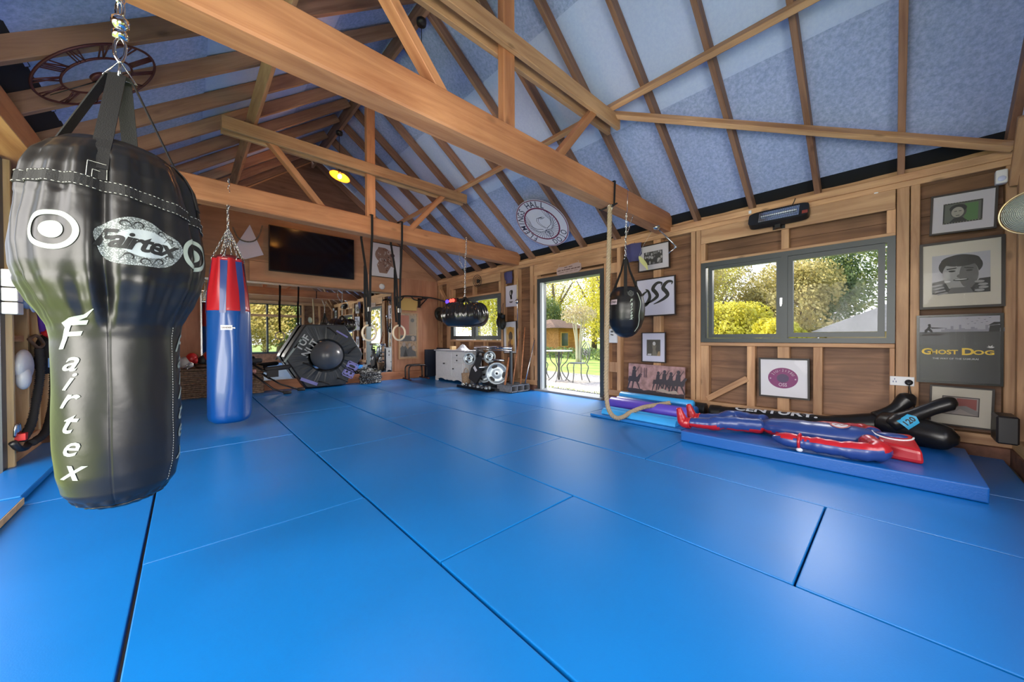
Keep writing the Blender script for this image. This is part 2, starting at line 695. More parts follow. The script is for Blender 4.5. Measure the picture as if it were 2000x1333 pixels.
def clad(mb, x0, x1, y0, y1, z0, z1, holes, step=0.165):
    """feather-edge boards, each lapping the next, cut around the openings"""
    z = z0
    k = 0
    while z < z1 - 0.01:
        zt = min(z + step, z1)
        cuts = [(a, b) for a, b, c, d in holes if c < zt - 0.02 and d > z + 0.02]
        segs = []
        y = y0
        for a, b in sorted(cuts):
            if a > y:
                segs.append((y, a))
            y = max(y, b)
        if y < y1:
            segs.append((y, y1))
        for a, b in segs:
            mb.add([(x0, a, z), (x0, b, z), (x1, b, z), (x1, a, z), (x0 + 0.018, a, zt), (x0 + 0.018, b, zt), (x1, b, zt), (x1, a, zt)],
                   [(0, 1, 2, 3), (4, 7, 6, 5), (0, 4, 5, 1), (1, 5, 6, 2), (2, 6, 7, 3), (3, 7, 4, 0)])
        z = zt
        k += 1
    return mb


clad(MB(), 4.995, 5.06, YN - 0.1, YF + 0.1, -0.05, 2.46, holes).build('cladding', BOARD, wr)


def timber_y(name, x0, x1, y0, y1, z0, z1, mat=None, parent=None):
    return beam(name, ((x0 + x1) / 2, y0, (z0 + z1) / 2), ((x0 + x1) / 2, y1, (z0 + z1) / 2), x1 - x0, z1 - z0, mat or PINE, parent)


def stud(x0, x1, y0, y1, z0, z1, parent, name='stud', mat=None):
    return beam(name, ((x0 + x1) / 2, (y0 + y1) / 2, z0), ((x0 + x1) / 2, (y0 + y1) / 2, z1), abs(y1 - y0), abs(x1 - x0), mat or PINE, parent, up=(1, 0, 0))


# plates
timber_y('top_plate', 4.88, 5.0, YN, YF, 2.43, 2.50, parent=wr)
timber_y('top_plate', 4.89, 5.0, YN, 3.0, 2.375, 2.43, parent=wr)
timber_y('top_plate', 4.89, 5.0, 3.0, YF, 2.375, 2.43, parent=wr)
timber_y('sole_plate', 4.895, 5.0, YN, 3.1, 0.085, 0.175, parent=wr)
timber_y('sole_plate', 4.895, 5.0, 4.62, YF, 0.085, 0.175, parent=wr)
# studs (y0, y1, z0, z1)
for y0, y1, z0, z1 in [(1.71, 1.765, .17, 2.38), (1.775, 1.83, .17, 2.38), (-0.085, -0.005, .17, 2.38), (-0.15, -0.092, .17, 2.38),
                       (-0.67, -0.603, .17, 2.38), (-0.60, -0.56, .17, .62) if False else (2.23, 2.34, .17, 2.38),
                       (2.86, 2.92, .17, 2.38), (3.06, 3.15, .17, 2.38), (4.60, 4.68, .17, 2.38), (4.72, 4.80, .17, 2.38),
                       (5.13, 5.26, .17, 2.38), (5.57, 5.66, .17, 2.38), (7.61, 7.66, .17, 2.38), (7.66, 7.78, .17, 2.38), (8.13, 8.2, .17, 2.38)]:
    stud(4.9, 5.0, y0, y1, z0, z1, wr)
# blocks between the doubled studs beside the door, leaving dark slots
for z in (0.45, 0.98, 1.45, 2.0):
    stud(4.91, 4.99, 2.921, 3.059, z, z + 0.16, wr, 'packer')
    stud(4.91, 4.99, 4.681, 4.719, z, z + 0.2, wr, 'packer')
# under the big window
for y0, y1 in [(1.61, 1.71), (1.115, 1.195), (0.79, 0.90), (0.515, 0.59), (0.0, 0.035)]:
    stud(4.905, 4.995, y0, y1, .17, .885, wr)
timber_y('sill_rail', 4.895, 5.0, 0.0, 1.71, 0.885, 0.925, parent=wr)
beam('brace', (4.945, 1.63, 0.20), (4.945, 1.19, 0.50), 0.07, 0.09, PINE, wr, up=(1, 0, 0))
timber_y('header_board', 4.885, 4.904, 0.002, 1.703, 2.19, 2.375, parent=wr)
for y0, y1 in [(0.80, 0.87), (1.655, 1.71), (0.0, 0.06)]:
    stud(4.905, 4.995, y0, y1, 1.96, 2.2, wr)
timber_y('lintel', 4.895, 5.0, 0.0, 1.705, 1.945, 1.975, parent=wr)
# over the door
timber_y('header_board', 4.885, 4.899, 3.06, 4.68, 2.17, 2.375, parent=wr)
timber_y('lintel', 4.888, 5.0, 3.152, 4.598, 2.10, 2.135, parent=wr)
# small window
timber_y('sill_rail', 4.895, 5.0, 5.66, 7.61, 0.90, 0.945, parent=wr)
timber_y('lintel', 4.895, 5.0, 5.66, 7.61, 1.945, 1.985, parent=wr)
timber_y('header_board', 4.885, 4.899, 5.66, 7.61, 2.2, 2.375, parent=wr)
for y0, y1 in [(6.6, 6.68), (7.5, 7.58), (5.68, 5.74)]:
    stud(4.905, 4.995, y0, y1, 1.98, 2.2, wr)
for y0, y1 in [(6.2, 6.28), (6.75, 6.83), (7.3, 7.38)]:
    stud(4.905, 4.995, y0, y1, .17, .9, wr)
beam('brace', (4.945, 7.79, 1.85), (4.945, 8.12, 2.25), 0.07, 0.08, PINE, wr, up=(1, 0, 0))
# plinth
MB().box((4.84, YN - 0.1, -0.045), (5.06, 3.12, 0.085)).box((4.84, 4.6, -0.045), (5.06, YF + 0.1, 0.085)).build('plinth', BRICK, wr)
# eaves board beyond the plate
MB().box((5.0, YN, 2.46), (5.03, YF, 2.60)).build('eaves_board', PINE_Y, wr)

# ---- left wall (from the folding-door jamb to the far gable)
wl = thing('wall_left', (-1.05, 6, 0), kind='structure')
MB().box((-1.13, 4.46, -0.05), (-1.10, YF + 0.1, 2.55)).build('boarding', PLYV, wl)
for y0, y1 in [(4.50, 4.57), (5.03, 5.08), (5.30, 5.36), (5.62, 5.70), (6.3, 6.36), (6.9, 6.96), (7.5, 7.56), (8.1, 8.16)]:
    stud(-1.1, -1.0, y0, y1, .17, 2.33, wl, mat=PALEWOOD)
MB().box((-1.1, 4.5, 0.98), (-1.02, 5.6, 1.03)).build('nogging', PINE_Y, wl)
MB().box((-1.1, 4.5, 1.28), (-1.0, 5.6, 1.33)).build('nogging', PINE_Y, wl)
timber_y('sole_plate', -1.1, -1.0, 4.46, YF, 0.11, 0.17, parent=wl)
MB().box((-1.12, 4.46, -0.045), (-0.985, 5.62, 0.11)).build('skirting_board', PINE_Y, wl)
timber_y('eaves_beam', -1.02, -0.80, YN, YF, 2.33, 2.515, BEAM, wl)

# ---- far gable
wf = thing('wall_far', (1.95, 8.25, 0), kind='structure')


def gable(y0, y1, z0, name, mat, parent, xs=(XL - 0.15, XR + 0.12), ztop=2.5):
    poly = [(xs[0], z0), (xs[1], z0), (xs[1], ztop), (RX, ROOFZ(RX) + 0.1), (xs[0], 2.42)]
    b = MB()
    n = len(poly)
    vs = [(x, y0, z) for x, z in poly] + [(x, y1, z) for x, z in poly]
    b.add(vs, [list(range(n)), [n + i for i in range(n)][::-1]] + [(i, (i + 1) % n, n + (i + 1) % n, n + i) for i in range(n)])
    return b.build(name, mat, parent)


gable(8.26, 8.32, -0.05, 'plywood_lining', PLY, wf)
zg = 3.36
xg0, xg1 = XE + (zg - ZE) / SLL, XR - 0.02 - (zg - ZP) / SL
MB().add([(xg0, 8.24, zg), (xg1, 8.24, zg), (RX, 8.24, ROOFZ(RX)), (xg0, 8.259, zg), (xg1, 8.259, zg), (RX, 8.259, ROOFZ(RX))], [(0, 1, 2), (5, 4, 3), (0, 3, 4, 1), (1, 4, 5, 2), (2, 5, 3, 0)]).build('upper_boarding', wood('dull_gable_boards', (.11, .055, .04), (.20, .11, .08), axis=0, scale=.7, knots=.3, vary=.2), wf)
MB().box((4.45, 8.235, 0.0), (4.9, 8.26, 2.47)).build('plywood_strip', PLYV, wf)
MB().box((3.70, 8.235, 0.10), (4.447, 8.26, 2.47)).build('plywood_panel', PLYV, wf)
MB().box((0.88, 8.235, 2.10), (3.697, 8.26, 2.47)).build('plywood_panel', PLY, wf)
MB().box((-1.0, 8.235, 0.1), (0.19, 8.26, 2.47)).build('plywood_panel', PLYV, wf)
MB().box((-1.0, 8.225, 2.475), (2.2, 8.26, 2.50)).build('panel_lip', PLY, wf)
beam('skirting_board', (-1.0, 8.19, 0.08), (4.4, 8.19, 0.08), 0.07, 0.2, wood('reddish_skirting', (0.26, 0.10, 0.05), (0.40, 0.17, 0.08)), wf)

# ---- near gable: glazed, behind the camera
wn = thing('wall_near', (1.95, YN - 0.05, 0), kind='structure')
b = MB()
b.box((3.62, YN - 0.14, -0.05), (5.06, YN - 0.06, 2.46)).box((-1.15, YN - 0.14, -0.05), (3.62, YN - 0.06, 0.40))
b.build('cladding', BOARD, wn)
gb = MB()
poly = [(XL - 0.15, 2.46), (XR + 0.12, 2.46), (RX, ROOFZ(RX) + 0.1)]
gb.add([(x, YN - 0.14, z) for x, z in poly] + [(x, YN - 0.06, z) for x, z in poly], [(0, 1, 2), (5, 4, 3), (0, 3, 4, 1), (1, 4, 5, 2), (2, 5, 3, 0)])
gb.build('gable_boarding', PLY, wn)
beam('sole_plate', (3.0, YN - 0.03, 0.13), (4.9, YN - 0.03, 0.13), 0.09, 0.09, PALEWOOD, wn)
MB().box((3.0, YN - 0.1, -0.045), (4.86, YN + 0.03, 0.085)).build('plinth', BRICK, wn)
beam('tie_plate', (-1.0, YN - 0.05, 2.46), (4.9, YN - 0.05, 2.46), 0.1, 0.12, PINE, wn)
for x in (4.82, 4.3, 3.66):
    beam('stud', (x, YN - 0.03, .17), (x, YN - 0.03, 2.4), 0.08, 0.08, PINE, wn, up=(0, 1, 0))
beam('knee_brace', (4.85, YN + 0.0, 2.20), (4.55, YN + 0.0, 2.62), 0.05, 0.10, PINE, wn, up=(0, 1, 0))
w3 = thing('window_3', (1.6, YN - 0.1, 0.4), kind='structure')
for x in (-1.05, 0.1, 1.25, 2.4, 3.58):
    MB().box((x - 0.035, YN - 0.12, 0.4), (x + 0.035, YN - 0.05, 2.42)).build('mullion', DARKFRAME, w3)
beam('transom_rail', (-1.0, YN - 0.07, 1.92), (3.6, YN - 0.07, 1.92), 0.08, 0.10, PINE, w3)
MB().box((-1.0, YN - 0.12, 0.38), (3.6, YN - 0.05, 0.45)).box((-1.0, YN - 0.12, 2.36), (3.6, YN - 0.05, 2.42)).build('window_frame', DARKFRAME, w3)
for x0, x1 in ((0.14, 1.21), (1.29, 2.36), (2.44, 3.54)):
    MB().box((x0, YN - 0.09, 0.45), (x1, YN - 0.084, 2.36)).build('pane', GLASS, w3)

# ---- roof felt
ce = thing('ceiling', (RX, 3.8, 4.6), kind='structure')
OFF = 0.125


def felt(x0, x1, side, mat, name='roof_felt', dz=0.0, th=0.01, y0=YN - 0.1, y1=YF + 0.1, ny=60):
    b = MB()
    def z(x):
        return ROOFZ(x) + OFF / math.cos(math.atan(SL)) + dz
    k = 3
    vs, fs = [], []
    for i in range(ny + 1):
        y = y0 + (y1 - y0) * i / ny
        for j in range(k + 1):
            x = x0 + (x1 - x0) * j / k
            vs.append((x, y, z(x) + (0.006 * math.sin(y * 10.5 + j) if 0 < j < k else 0)))
    for i in range(ny):
        for j in range(k):
            a = i * (k + 1) + j
            fs.append((a, a + 1, a + k + 2, a + k + 1))
    b.add(vs, fs, 0, True)
    n = len(vs)
    b.add([(v[0], v[1], v[2] + th) for v in vs], [f[::-1] for f in fs], 0, True)
    return b.build(name, mat, ce)


felt(3.80, 4.88, 1, MEM_ROUGH)
felt(2.78, 3.82, 1, MEM_PALE, dz=0.012)
felt(RX - 0.02, 2.80, 1, MEM_ROUGH, dz=0.024)
felt(-0.74, 0.15, -1, MEM_ROUGH)
felt(0.13, 1.15, -1, MEM_PALE, dz=0.012)
felt(1.13, RX + 0.02, -1, MEM_ROUGH, dz=0.024)
felt(4.88, 5.35, 1, BLACKFELT, 'eaves_felt')
felt(-1.35, -0.72, -1, BLACKFELT, 'eaves_felt')
MB().box((5.33, YN, 2.1), (5.36, YF, 2.5)).build('fascia', PINE_Y, ce)

# ---- rafters
yr = [-0.62, -0.03, 0.56, 1.15, 1.76, 2.36, 2.93, 3.56, 4.15, 4.76, 5.33, 5.93, 6.46, 7.11, 7.68, 8.22]
ridge = beam('ridge_board', (RX, YN, ROOFZ(RX) - 0.02), (RX, YF, ROOFZ(RX) - 0.02), 0.045, 0.22, RAFT)
tag(ridge, 'long pine ridge board at the apex where both roof slopes meet', 'beam')
for k, y in enumerate(yr):
    for side in (1, -1):
        yy = y if side > 0 else max(y - 0.11, -0.62)
        if side < 0 and yy > 8.2:
            yy = 8.19
        xe = 5.30 if side > 0 else -1.30
        n = Vector((SL if side > 0 else -SLL, 0, 1)).normalized()
        z = ROOFZ
        p0 = Vector((xe, yy, z(xe))) + n * OFF / 2
        p1 = Vector((RX + 0.02 * side, yy, z(RX + 0.02 * side))) + n * OFF / 2
        o = beam('rafter', p0, p1, 0.047, OFF, RAFT, up=(0, 0, 1))
        where = 'nearest the camera end' if k == 0 else ('against the far gable' if k == len(yr) - 1 else ORD[k] + ' from the camera end')
        tag(o, 'brown sawn rafter of the %s roof slope, %s' % ('window-side' if side > 0 else 'clock-side', where), 'rafter', 'rafters of the %s slope' % ('right' if side > 0 else 'left'))

# ---- purlins
for side, x in ((1, 3.42), (-1, 0.58)):
    z = ROOFZ(x) - 0.055
    n_ = Vector((SL * side, 0, 1)).normalized()
    o = beam('purlin', (x, YN, z - 0.02), (x, YF, z - 0.02), 0.05, 0.11, PINE, up=(SL * side, 0, 1))
    tag(o, 'long pine purlin running under the %s rafters on the collar ends' % ('window-side' if side > 0 else 'clock-side'), 'beam', 'purlins')
o = beam('wind_brace', (3.46, 2.15, 3.46), (4.80, -0.62, 2.49), 0.05, 0.085, PINE, up=(SL, 0, 1))
tag(o, 'slanting pine brace under the rafters, above the big window', 'beam')

# ---- trusses
def truss(y, skew, label, kx=1.935):
    t = thing('roof_truss', (RX, y, 2.45), label, 'roof truss', 'roof trusses')
    zb, zt = 2.44, 2.69
    b = beam('tie_beam', (-0.99, y + 0.10 - skew, (zb + zt) / 2 + 0.02), (4.93, y + 0.10 + skew, (zb + zt) / 2), 0.19, zt - zb, BEAM, t, bevel=0.012)
    beam('king_post', (kx, y + 0.075, zt - 0.01), (kx, y + 0.075, ROOFZ(RX) - 0.1), 0.12, 0.075, BEAM, t, up=(0, 1, 0))
    for yy in (y + 0.012, y + 0.135):
        beam('collar_plank', (0.30, yy, 3.37), (3.55, yy, 3.37), 0.045, 0.145, PINE, t)
    for s in (-1, 1):
        beam('strut', (kx + s * 0.60, y + 0.07, zt - 0.03), (kx + s * 1.28, y + 0.07, 3.44), 0.07, 0.10, BEAM, t, up=(0, 1, 0))
    return t


t1 = truss(2.08, 0.0, 'nearer roof truss with the heavy tie beam crossing the whole picture')
t2 = truss(4.98, 0.10, 'further roof truss, its tie beam in front of the television')

# ---- windows and door of the right wall
def window(n, y0, y1, z0, z1, panes, split, t=0.075):
    w = thing('window_%d' % n, (4.93, (y0 + y1) / 2, z0), kind='structure')
    b = MB()
    x0, x1 = 4.90, 4.985
    b.box((x0, y0, z0), (x1, y1, z0 + 0.05)).box((x0, y0, z1 - 0.055), (x1, y1, z1)).box((x0, y0, z0 + .05), (x1, y0 + 0.055, z1 - .055)).box((x0, y1 - 0.055, z0 + .05), (x1, y1, z1 - .055)).box((x0, split - 0.03, z0 + .05), (x1, split + 0.03, z1 - .055))
    b.build('window_frame', DARKFRAME, w)
    for a, c, zz0, zz1 in panes:
        s = MB()
        e = 0.048
        s.box((x0 + .012, a - e, zz0 - e), (x1 - .01, c + e, zz0)).box((x0 + .012, a - e, zz1), (x1 - .01, c + e, zz1 + e)).box((x0 + .012, a - e, zz0), (x1 - .01, a, zz1)).box((x0 + .012, c, zz0), (x1 - .01, c + e, zz1))
        so = s.build('sash', DARKFRAME, w)
        MB().box((4.945, a, zz0), (4.951, c, zz1)).build('pane', GLASS, so)
    return w


w1 = window(1, 0.0, 1.705, 0.93, 1.945, [(0.115, 0.765, 1.04, 1.84), (0.913, 1.575, 1.03, 1.85)], 0.84)
h = MB().box((4.885, 0.855, 1.36), (4.90, 0.875, 1.43)).box((4.875, 0.858, 1.34), (4.887, 0.872, 1.42)).build('handle', CHROME, w1)
w2 = window(2, 5.665, 7.6, 0.95, 1.94, [(5.79, 6.55, 1.04, 1.85), (6.73, 7.48, 1.04, 1.85)], 6.64)

d1 = thing('door_1', (4.95, 3.87, 0), kind='structure')
b = MB()
b.box((4.89, 4.52, 0.031), (5.06, 4.599, 2.02)).box((4.89, 3.151, 0.031), (5.06, 3.22, 2.02)).box((4.89, 3.151, 2.02), (5.06, 4.599, 2.099))
b.build('door_frame', DARKFRAME, d1)
pg = plain('pale_grey_door', (0.55, 0.60, 0.62), 0.35)
Mdoor = Matrix.Translation((4.955, 4.475, 0)) @ Matrix.Rotation(math.radians(47), 4, 'Z')
lf_ = MB().box((0, .0, .03), (.08, .045, 2.02)).box((.72, .0, .03), (.80, .045, 2.02)).box((.08, .0, .03), (.72, .045, .15)).box((.08, .0, 1.93), (.72, .045, 2.02))
dp = lf_.xf(Mdoor).build('door_panel', pg, d1)
MB().box((.08, .02, .15), (.72, .026, 1.93)).xf(Mdoor).build('pane', GLASS, dp)
MB().box((4.885, 4.47, 0.03), (4.925, 4.52, 2.02)).build('seal', pg, d1)
MB().box((4.80, 3.14, -0.04), (5.12, 4.60, 0.03)).build('threshold', plain('grey_threshold', (0.22, 0.23, 0.24), 0.5), d1)
b = MB()
for k in range(26):
    b.box((5.14, 3.16 + k * 0.055, -0.06), (5.34, 3.18 + k * 0.055, 0.005))
b.box((5.12, 3.14, -0.09), (5.36, 4.6, -0.06))
b.build('drain_grating', plain('dark_grating', (0.05, 0.05, 0.05), 0.5), d1)

# folding door leaf of the left wall, seen edge-on at the picture's left side
d2 = thing('door_2', (-1.0, 4.42, 0), kind='structure')
MB().box((-1.08, 4.36, 0.0), (-0.985, 4.455, 2.5)).build('door_frame', plain('navy_grey_frame', (0.05, 0.06, 0.08), 0.4), d2)
beam('timber_lining', (-1.0, 4.478, 0.0), (-1.0, 4.478, 2.5), 0.04, 0.09, PALEWOOD, d2, up=(1, 0, 0))

# ---- floor mats
cols = [(-1.13, -0.165, [-0.6, 1.6, 3.57]), (-0.155, 0.81, [-0.6, 0.25, 2.25, 4.25, 6.25, 8.15]), (0.82, 1.78, [-0.6, 1.37, 3.42, 5.42, 7.42, 8.15]),
        (1.79, 2.745, [-0.6, 0.27, 2.255, 4.25, 6.25, 8.15]), (2.755, 3.71, [-0.6, 1.385, 3.385, 5.38, 7.38, 8.15]), (3.72, 4.83, [-0.6, 0.7, 2.75, 4.75, 6.75, 8.15])]
cols[0] = (-1.0, -0.165, [-0.6, 1.5, 3.55, 5.6, 7.6, 8.15])
for ci, (x0, x1, ys) in enumerate(cols):
    for j in range(len(ys) - 1):
        y0, y1 = ys[j] + 0.004, ys[j + 1] - 0.004
        jx, jy = random.uniform(-.002, .002), 0
        b = MB().box((x0 + 0.002 + jx, y0, -0.045), (x1 - 0.002 + jx, y1, random.uniform(-0.001, 0.001)))
        o = b.build('floor_mat', MATBLUE, loc=((x0 + x1) / 2, (y0 + y1) / 2, -0.045), bevel=0.004, bseg=2)
        rowname = ['by the folding doors', 'second row from the folding doors', 'third row from the folding doors', 'fourth row from the folding doors', 'second row from the window wall', 'along the window wall'][ci]
        tag(o, 'flat blue floor mat, row %s, %s from the camera end' % (rowname, ORD[j]), 'floor mat', 'blue mats covering the floor')
# raised mats at the left edge
o = MB().box((-0.985, 3.60, 0.003), (-0.75, 5.3, 0.045)).build('floor_mat', MATBLUE, loc=(-0.87, 4.5, 0.003), bevel=0.004)
tag(o, 'extra blue mat lying on top of the floor mats, below the hanging cords', 'floor mat', 'blue mats covering the floor')
o = MB().box((-0.985, 1.6, 0.003), (-0.735, 3.56, 0.045), 0)
o.box((-0.7349, 1.6, 0.005), (-0.731, 3.56, 0.043), 1)
o = o.build('floor_mat', [MATBLUE, plain('tan_foam_edge', (0.60, 0.40, 0.20), 0.8, noise=0.2)], loc=(-0.86, 2.6, 0.003))
tag(o, 'raised blue mat with a bare tan foam edge at the left border', 'floor mat', 'blue mats covering the floor')

# ---- mirror on the far wall
mi = thing('wall_mirror', (2.2, 8.22, 0.18), 'large frameless mirror on the far plywood wall under the television', 'mirror')
MB().box((0.20, 8.222, 0.19), (3.62, 8.228, 2.055)).build('mirror_glass', MIRROR, mi)
MB().box((0.18, 8.228, 0.18), (3.64, 8.236, 2.07)).box((0.18, 8.216, 2.05), (3.64, 8.232, 2.08)).build('mirror_frame', STEEL, mi)
# ================================================================== hanging bags and gear
def prof(P, z):
    if z <= P[0][0]:
        return P[0][1]
    for (a, ra), (b, rb) in zip(P, P[1:]):
        if z <= b:
            t = (z - a) / (b - a)
            t = t * t * (3 - 2 * t) * 0.35 + t * 0.65
            return ra + (rb - ra) * t
    return P[-1][1]


def ribbon(mb, pts, wdir, w, th=0.003, mi=0):
    pts = [Vector(p) for p in pts]
    vs, fs = [], []
    for i, p in enumerate(pts):
        wd = Vector(wdir[i] if isinstance(wdir, list) else wdir).normalized()
        d = (pts[min(i + 1, len(pts) - 1)] - pts[max(0, i - 1)]).normalized()
        nn = d.cross(wd).normalized()
        for a, b in ((-1, -1), (1, -1), (1, 1), (-1, 1)):
            vs.append(p + wd * a * w / 2 + nn * b * th / 2)
    k = len(pts)
    for i in range(k - 1):
        for j in range(4):
            a, b = i * 4 + j, i * 4 + (j + 1) % 4
            fs.append((a, b, b + 4, a + 4))
    fs += [(3, 2, 1, 0), ((k - 1) * 4, (k - 1) * 4 + 1, (k - 1) * 4 + 2, (k - 1) * 4 + 3)]
    mb.add(vs, fs, mi)
    return mb


# ---- the big black bowling-shaped bag
BX, BY = -0.195, 2.10
BP = [(.335, 0), (.343, .05), (.36, .095), (.385, .128), (.43, .155), (.50, .168), (.60, .173), (.75, .174), (.9, .172), (1.0, .173), (1.05, .180), (1.09, .195),
      (1.144, .219), (1.205, .242), (1.266, .256), (1.33, .26), (1.40, .255), (1.47, .245), (1.53, .238), (1.60, .226), (1.66, .206), (1.705, .176), (1.735, .145), (1.755, .10), (1.765, .05), (1.768, 0.0)]


def bag_r(th, z):
    r = prof(BP, z)
    up = max(0.0, min(1.0, (z - 1.03) / 0.12)) * max(0.0, min(1.0, (1.74 - z) / 0.1))
    w = (0.55 * math.sin(13 * th + 4.0 * z + 1.3 * math.sin(3 * th)) + 0.35 * math.sin(23 * th - 7 * z) + 0.4 * math.sin(7 * th + 9 * z))
    amp = 0.0075 * up * (1.25 if z < 1.22 or z > 1.5 else 0.8)
    # deep fold down the front seam
    d = abs(((math.degrees(th) + 94 + 180) % 360) - 180)
    fold = -0.024 * math.exp(-(d / 4.5) ** 2) * up
    for q in (-28, 62, 150, -150):
        d2 = abs(((math.degrees(th) - q + 180) % 360) - 180)
        fold -= 0.014 * math.exp(-(d2 / 3.5) ** 2) * up
    low = 0.0 if z > 1.05 else 0.0012 * math.sin(6 * th + 20 * z)
    for q in (-94, -29, 40, 140):
        d3 = abs(((math.degrees(th) - q + 180) % 360) - 180)
        if z < 1.1 and z > 0.36:
            fold -= 0.0022 * math.exp(-(d3 / 0.8) ** 2)
    if z < 0.40:
        low += 0.003 * math.sin(17 * th)
    return max(0.0, r + (w * amp + fold if r > 0.08 else 0) + low * (r > 0.08))


def bag_p(thd, z, off=0.0, c=(BX, BY), rf=bag_r):
    t = math.radians(thd)
    r = rf(t, z) + off
    return (c[0] + r * math.cos(t), c[1] + r * math.sin(t), z)


bag = thing('punch_bag', (BX, BY, 0.34), 'big black wrinkled bowling-shaped punch bag with white writing, nearest the camera', 'punch bag')
NT, NZ = 420, 190
zs = []
for i in range(NZ + 1):
    t = i / NZ
    zs.append(.335 + (1.768 - .335) * (0.5 - 0.5 * math.cos(PI * t)) * 0.5 + (1.768 - .335) * t * 0.5)
b = MB()
vs, fs = [], []
for z in zs:
    for j in range(NT):
        vs.append(bag_p(360 * j / NT, z))
for i in range(NZ):
    for j in range(NT):
        fs.append((i * NT + j, i * NT + (j + 1) % NT, (i + 1) * NT + (j + 1) % NT, (i + 1) * NT + j))
b.add(vs, fs, 0, True)
b.build('bag_body', BLACKV, bag)


def surf_fn(th0, z0, off=0.0022, rot=0.0, R=0.175, c=(BX, BY), rf=bag_r, flat=True):
    """(u to the right seen from outside, v up) -> point on a bag"""
    cr, sr = math.cos(math.radians(rot)), math.sin(math.radians(rot))
    def fn(u, v):
        uu, vv = u * cr - v * sr, u * sr + v * cr
        return bag_p(th0 + math.degrees(uu / R), z0 + vv, off, c, rf)
    return fn


# webbing band round the shoulder with its stitching
b = MB()
s_ = MB()
zb = lambda th: 1.515 + 0.035 * math.cos(math.radians(th + 150))
vs, fs = [], []
for j in range(120):
    th = 3 * j
    for dz, off in ((-.022, .001), (-.022, .004), (.022, .004), (.022, .001)):
        vs.append(bag_p(th, zb(th) + dz, off))
for j in range(120):
    for k in range(3):
        a = j * 4 + k
        a2 = ((j + 1) % 120) * 4 + k
        fs.append((a, a2, a2 + 1, a + 1))
b.add(vs, fs, 0, False)
for th in (-97, -12, 80, 168):
    vs = []
    for u in (-1, 0, 1):
        for dz in (0.02, 0.05, 0.085):
            vs.append(bag_p(th + u * 6.0, zb(th) + dz, .0045))
    b.add(vs, [(0, 3, 4, 1), (1, 4, 5, 2), (3, 6, 7, 4), (4, 7, 8, 5)], 0)
b.build('shoulder_band', WEB, bag)
for dz in (-.018, .018):
    for j in range(240):
        if j % 2 == 0:
            th = j * 1.5
            s_.tube([bag_p(th, zb(th) + dz, .0052), bag_p(th + 1.5, zb(th + 1.5) + dz, .0052)], .0009, 4)
for rr in (0.9, 0.45):
    pts = [(-6.0 * rr, .022), (-6.0 * rr, .022 + .062 * rr), (6.0 * rr, .022 + .062 * rr), (6.0 * rr, .022)]
    s_.tube([bag_p(-97 + u, zb(-97) + v, .0065) for u, v in pts], .0009, 4)
s_.build('stitching', THREAD, bag)

# straps
TOPZ = 2.035
apex = Vector((BX + 0.01, BY, TOPZ))
for th in (-97, -12, 80, 168):
    b = MB()
    t = math.radians(th)
    tdir = Vector((-math.sin(t), math.cos(t), 0))
    p_low = [Vector(bag_p(th, z, .006)) for z in (zb(th) + .06, 1.63, 1.68, 1.72)]
    a0 = apex + Vector((math.cos(t), math.sin(t), 0)) * 0.035
    pts = p_low + [p_low[-1].lerp(a0, q) for q in (.15, .35, .55, .75, .9)] + [a0, apex + Vector((0, 0, .012))]
    ribbon(b, pts, tdir, 0.048, .004)
    b.build('strap', WEB, bag)
b = MB()
tri = [apex + Vector((-.045, 0, 0)), apex + Vector((.045, 0, 0)), apex + Vector((0, 0, .075))]
b.tube(tri, .004, 6, closed=True)
b.tube([apex + Vector((0, -.045, -.005)), apex + Vector((0, .045, -.005)), apex + Vector((0, 0, .072))], .0035, 6, closed=True)
b.build('triangle_ring', STEEL, bag)
b = MB()
z0 = TOPZ + .065
# snap hook, swivel, shackles
b.tube(smooth_path([(BX + .01, BY, z0), (BX - .004, BY, z0 + .03), (BX - .002, BY, z0 + .075), (BX + .012, BY, z0 + .10), (BX + .026, BY, z0 + .075), (BX + .022, BY, z0 + .03), (BX + .01, BY, z0)], 5), .0055, 8)
b.lathe([(0.0, z0 + .095), (.022, z0 + .097), (.024, z0 + .12), (.016, z0 + .13), (.0, z0 + .13)], (BX + .012, BY, 0), 16)
b.lathe([(0.0, z0 + .13), (.012, z0 + .132), (.027, z0 + .15), (.027, z0 + .172), (.012, z0 + .188), (.0, z0 + .19)], (BX + .012, BY, 0), 16)
chain_links(b, (BX + .012, BY, z0 + .18), (BX + .012, BY, 2.46), .07, .0065, .03)
b.ring((BX - .01, BY, z0 + .30), .028, .006, (0.7, 0.7, 0), 20, 8, sq=1.6)
b.build('chain', CHROME, bag)

# printed marks on the bag
pr = MB()


def ringpoly(cx, cy, r0, r1, n=40, ax=1.0):
    vs = [(cx + r0 * ax * math.cos(2 * PI * i / n), cy + r0 * math.sin(2 * PI * i / n)) for i in range(n)] + [(cx + r1 * ax * math.cos(2 * PI * i / n), cy + r1 * math.sin(2 * PI * i / n)) for i in range(n)]
    return vs, [(i, (i + 1) % n, n + (i + 1) % n, n + i) for i in range(n)]


def discpoly(cx, cy, r, n=28, rings=3, ax=1.0):
    vs, fs = [(cx, cy)], []
    for k in range(1, rings + 1):
        for i in range(n):
            vs.append((cx + r * k / rings * ax * math.cos(2 * PI * i / n), cy + r * k / rings * math.sin(2 * PI * i / n)))
    for i in range(n):
        fs.append((0, 1 + i, 1 + (i + 1) % n))
    for k in range(rings - 1):
        for i in range(n):
            a = 1 + k * n + i
            b2 = 1 + k * n + (i + 1) % n
            fs.append((a, a + n, b2 + n, b2))
    return vs, fs


def put(mb, poly, fn, mi=0, L=None):
    vs, fs = poly
    if L:
        vs, fs = refine(vs, fs, L)
    mb.add([fn(u, v) for u, v in vs], fs, mi)


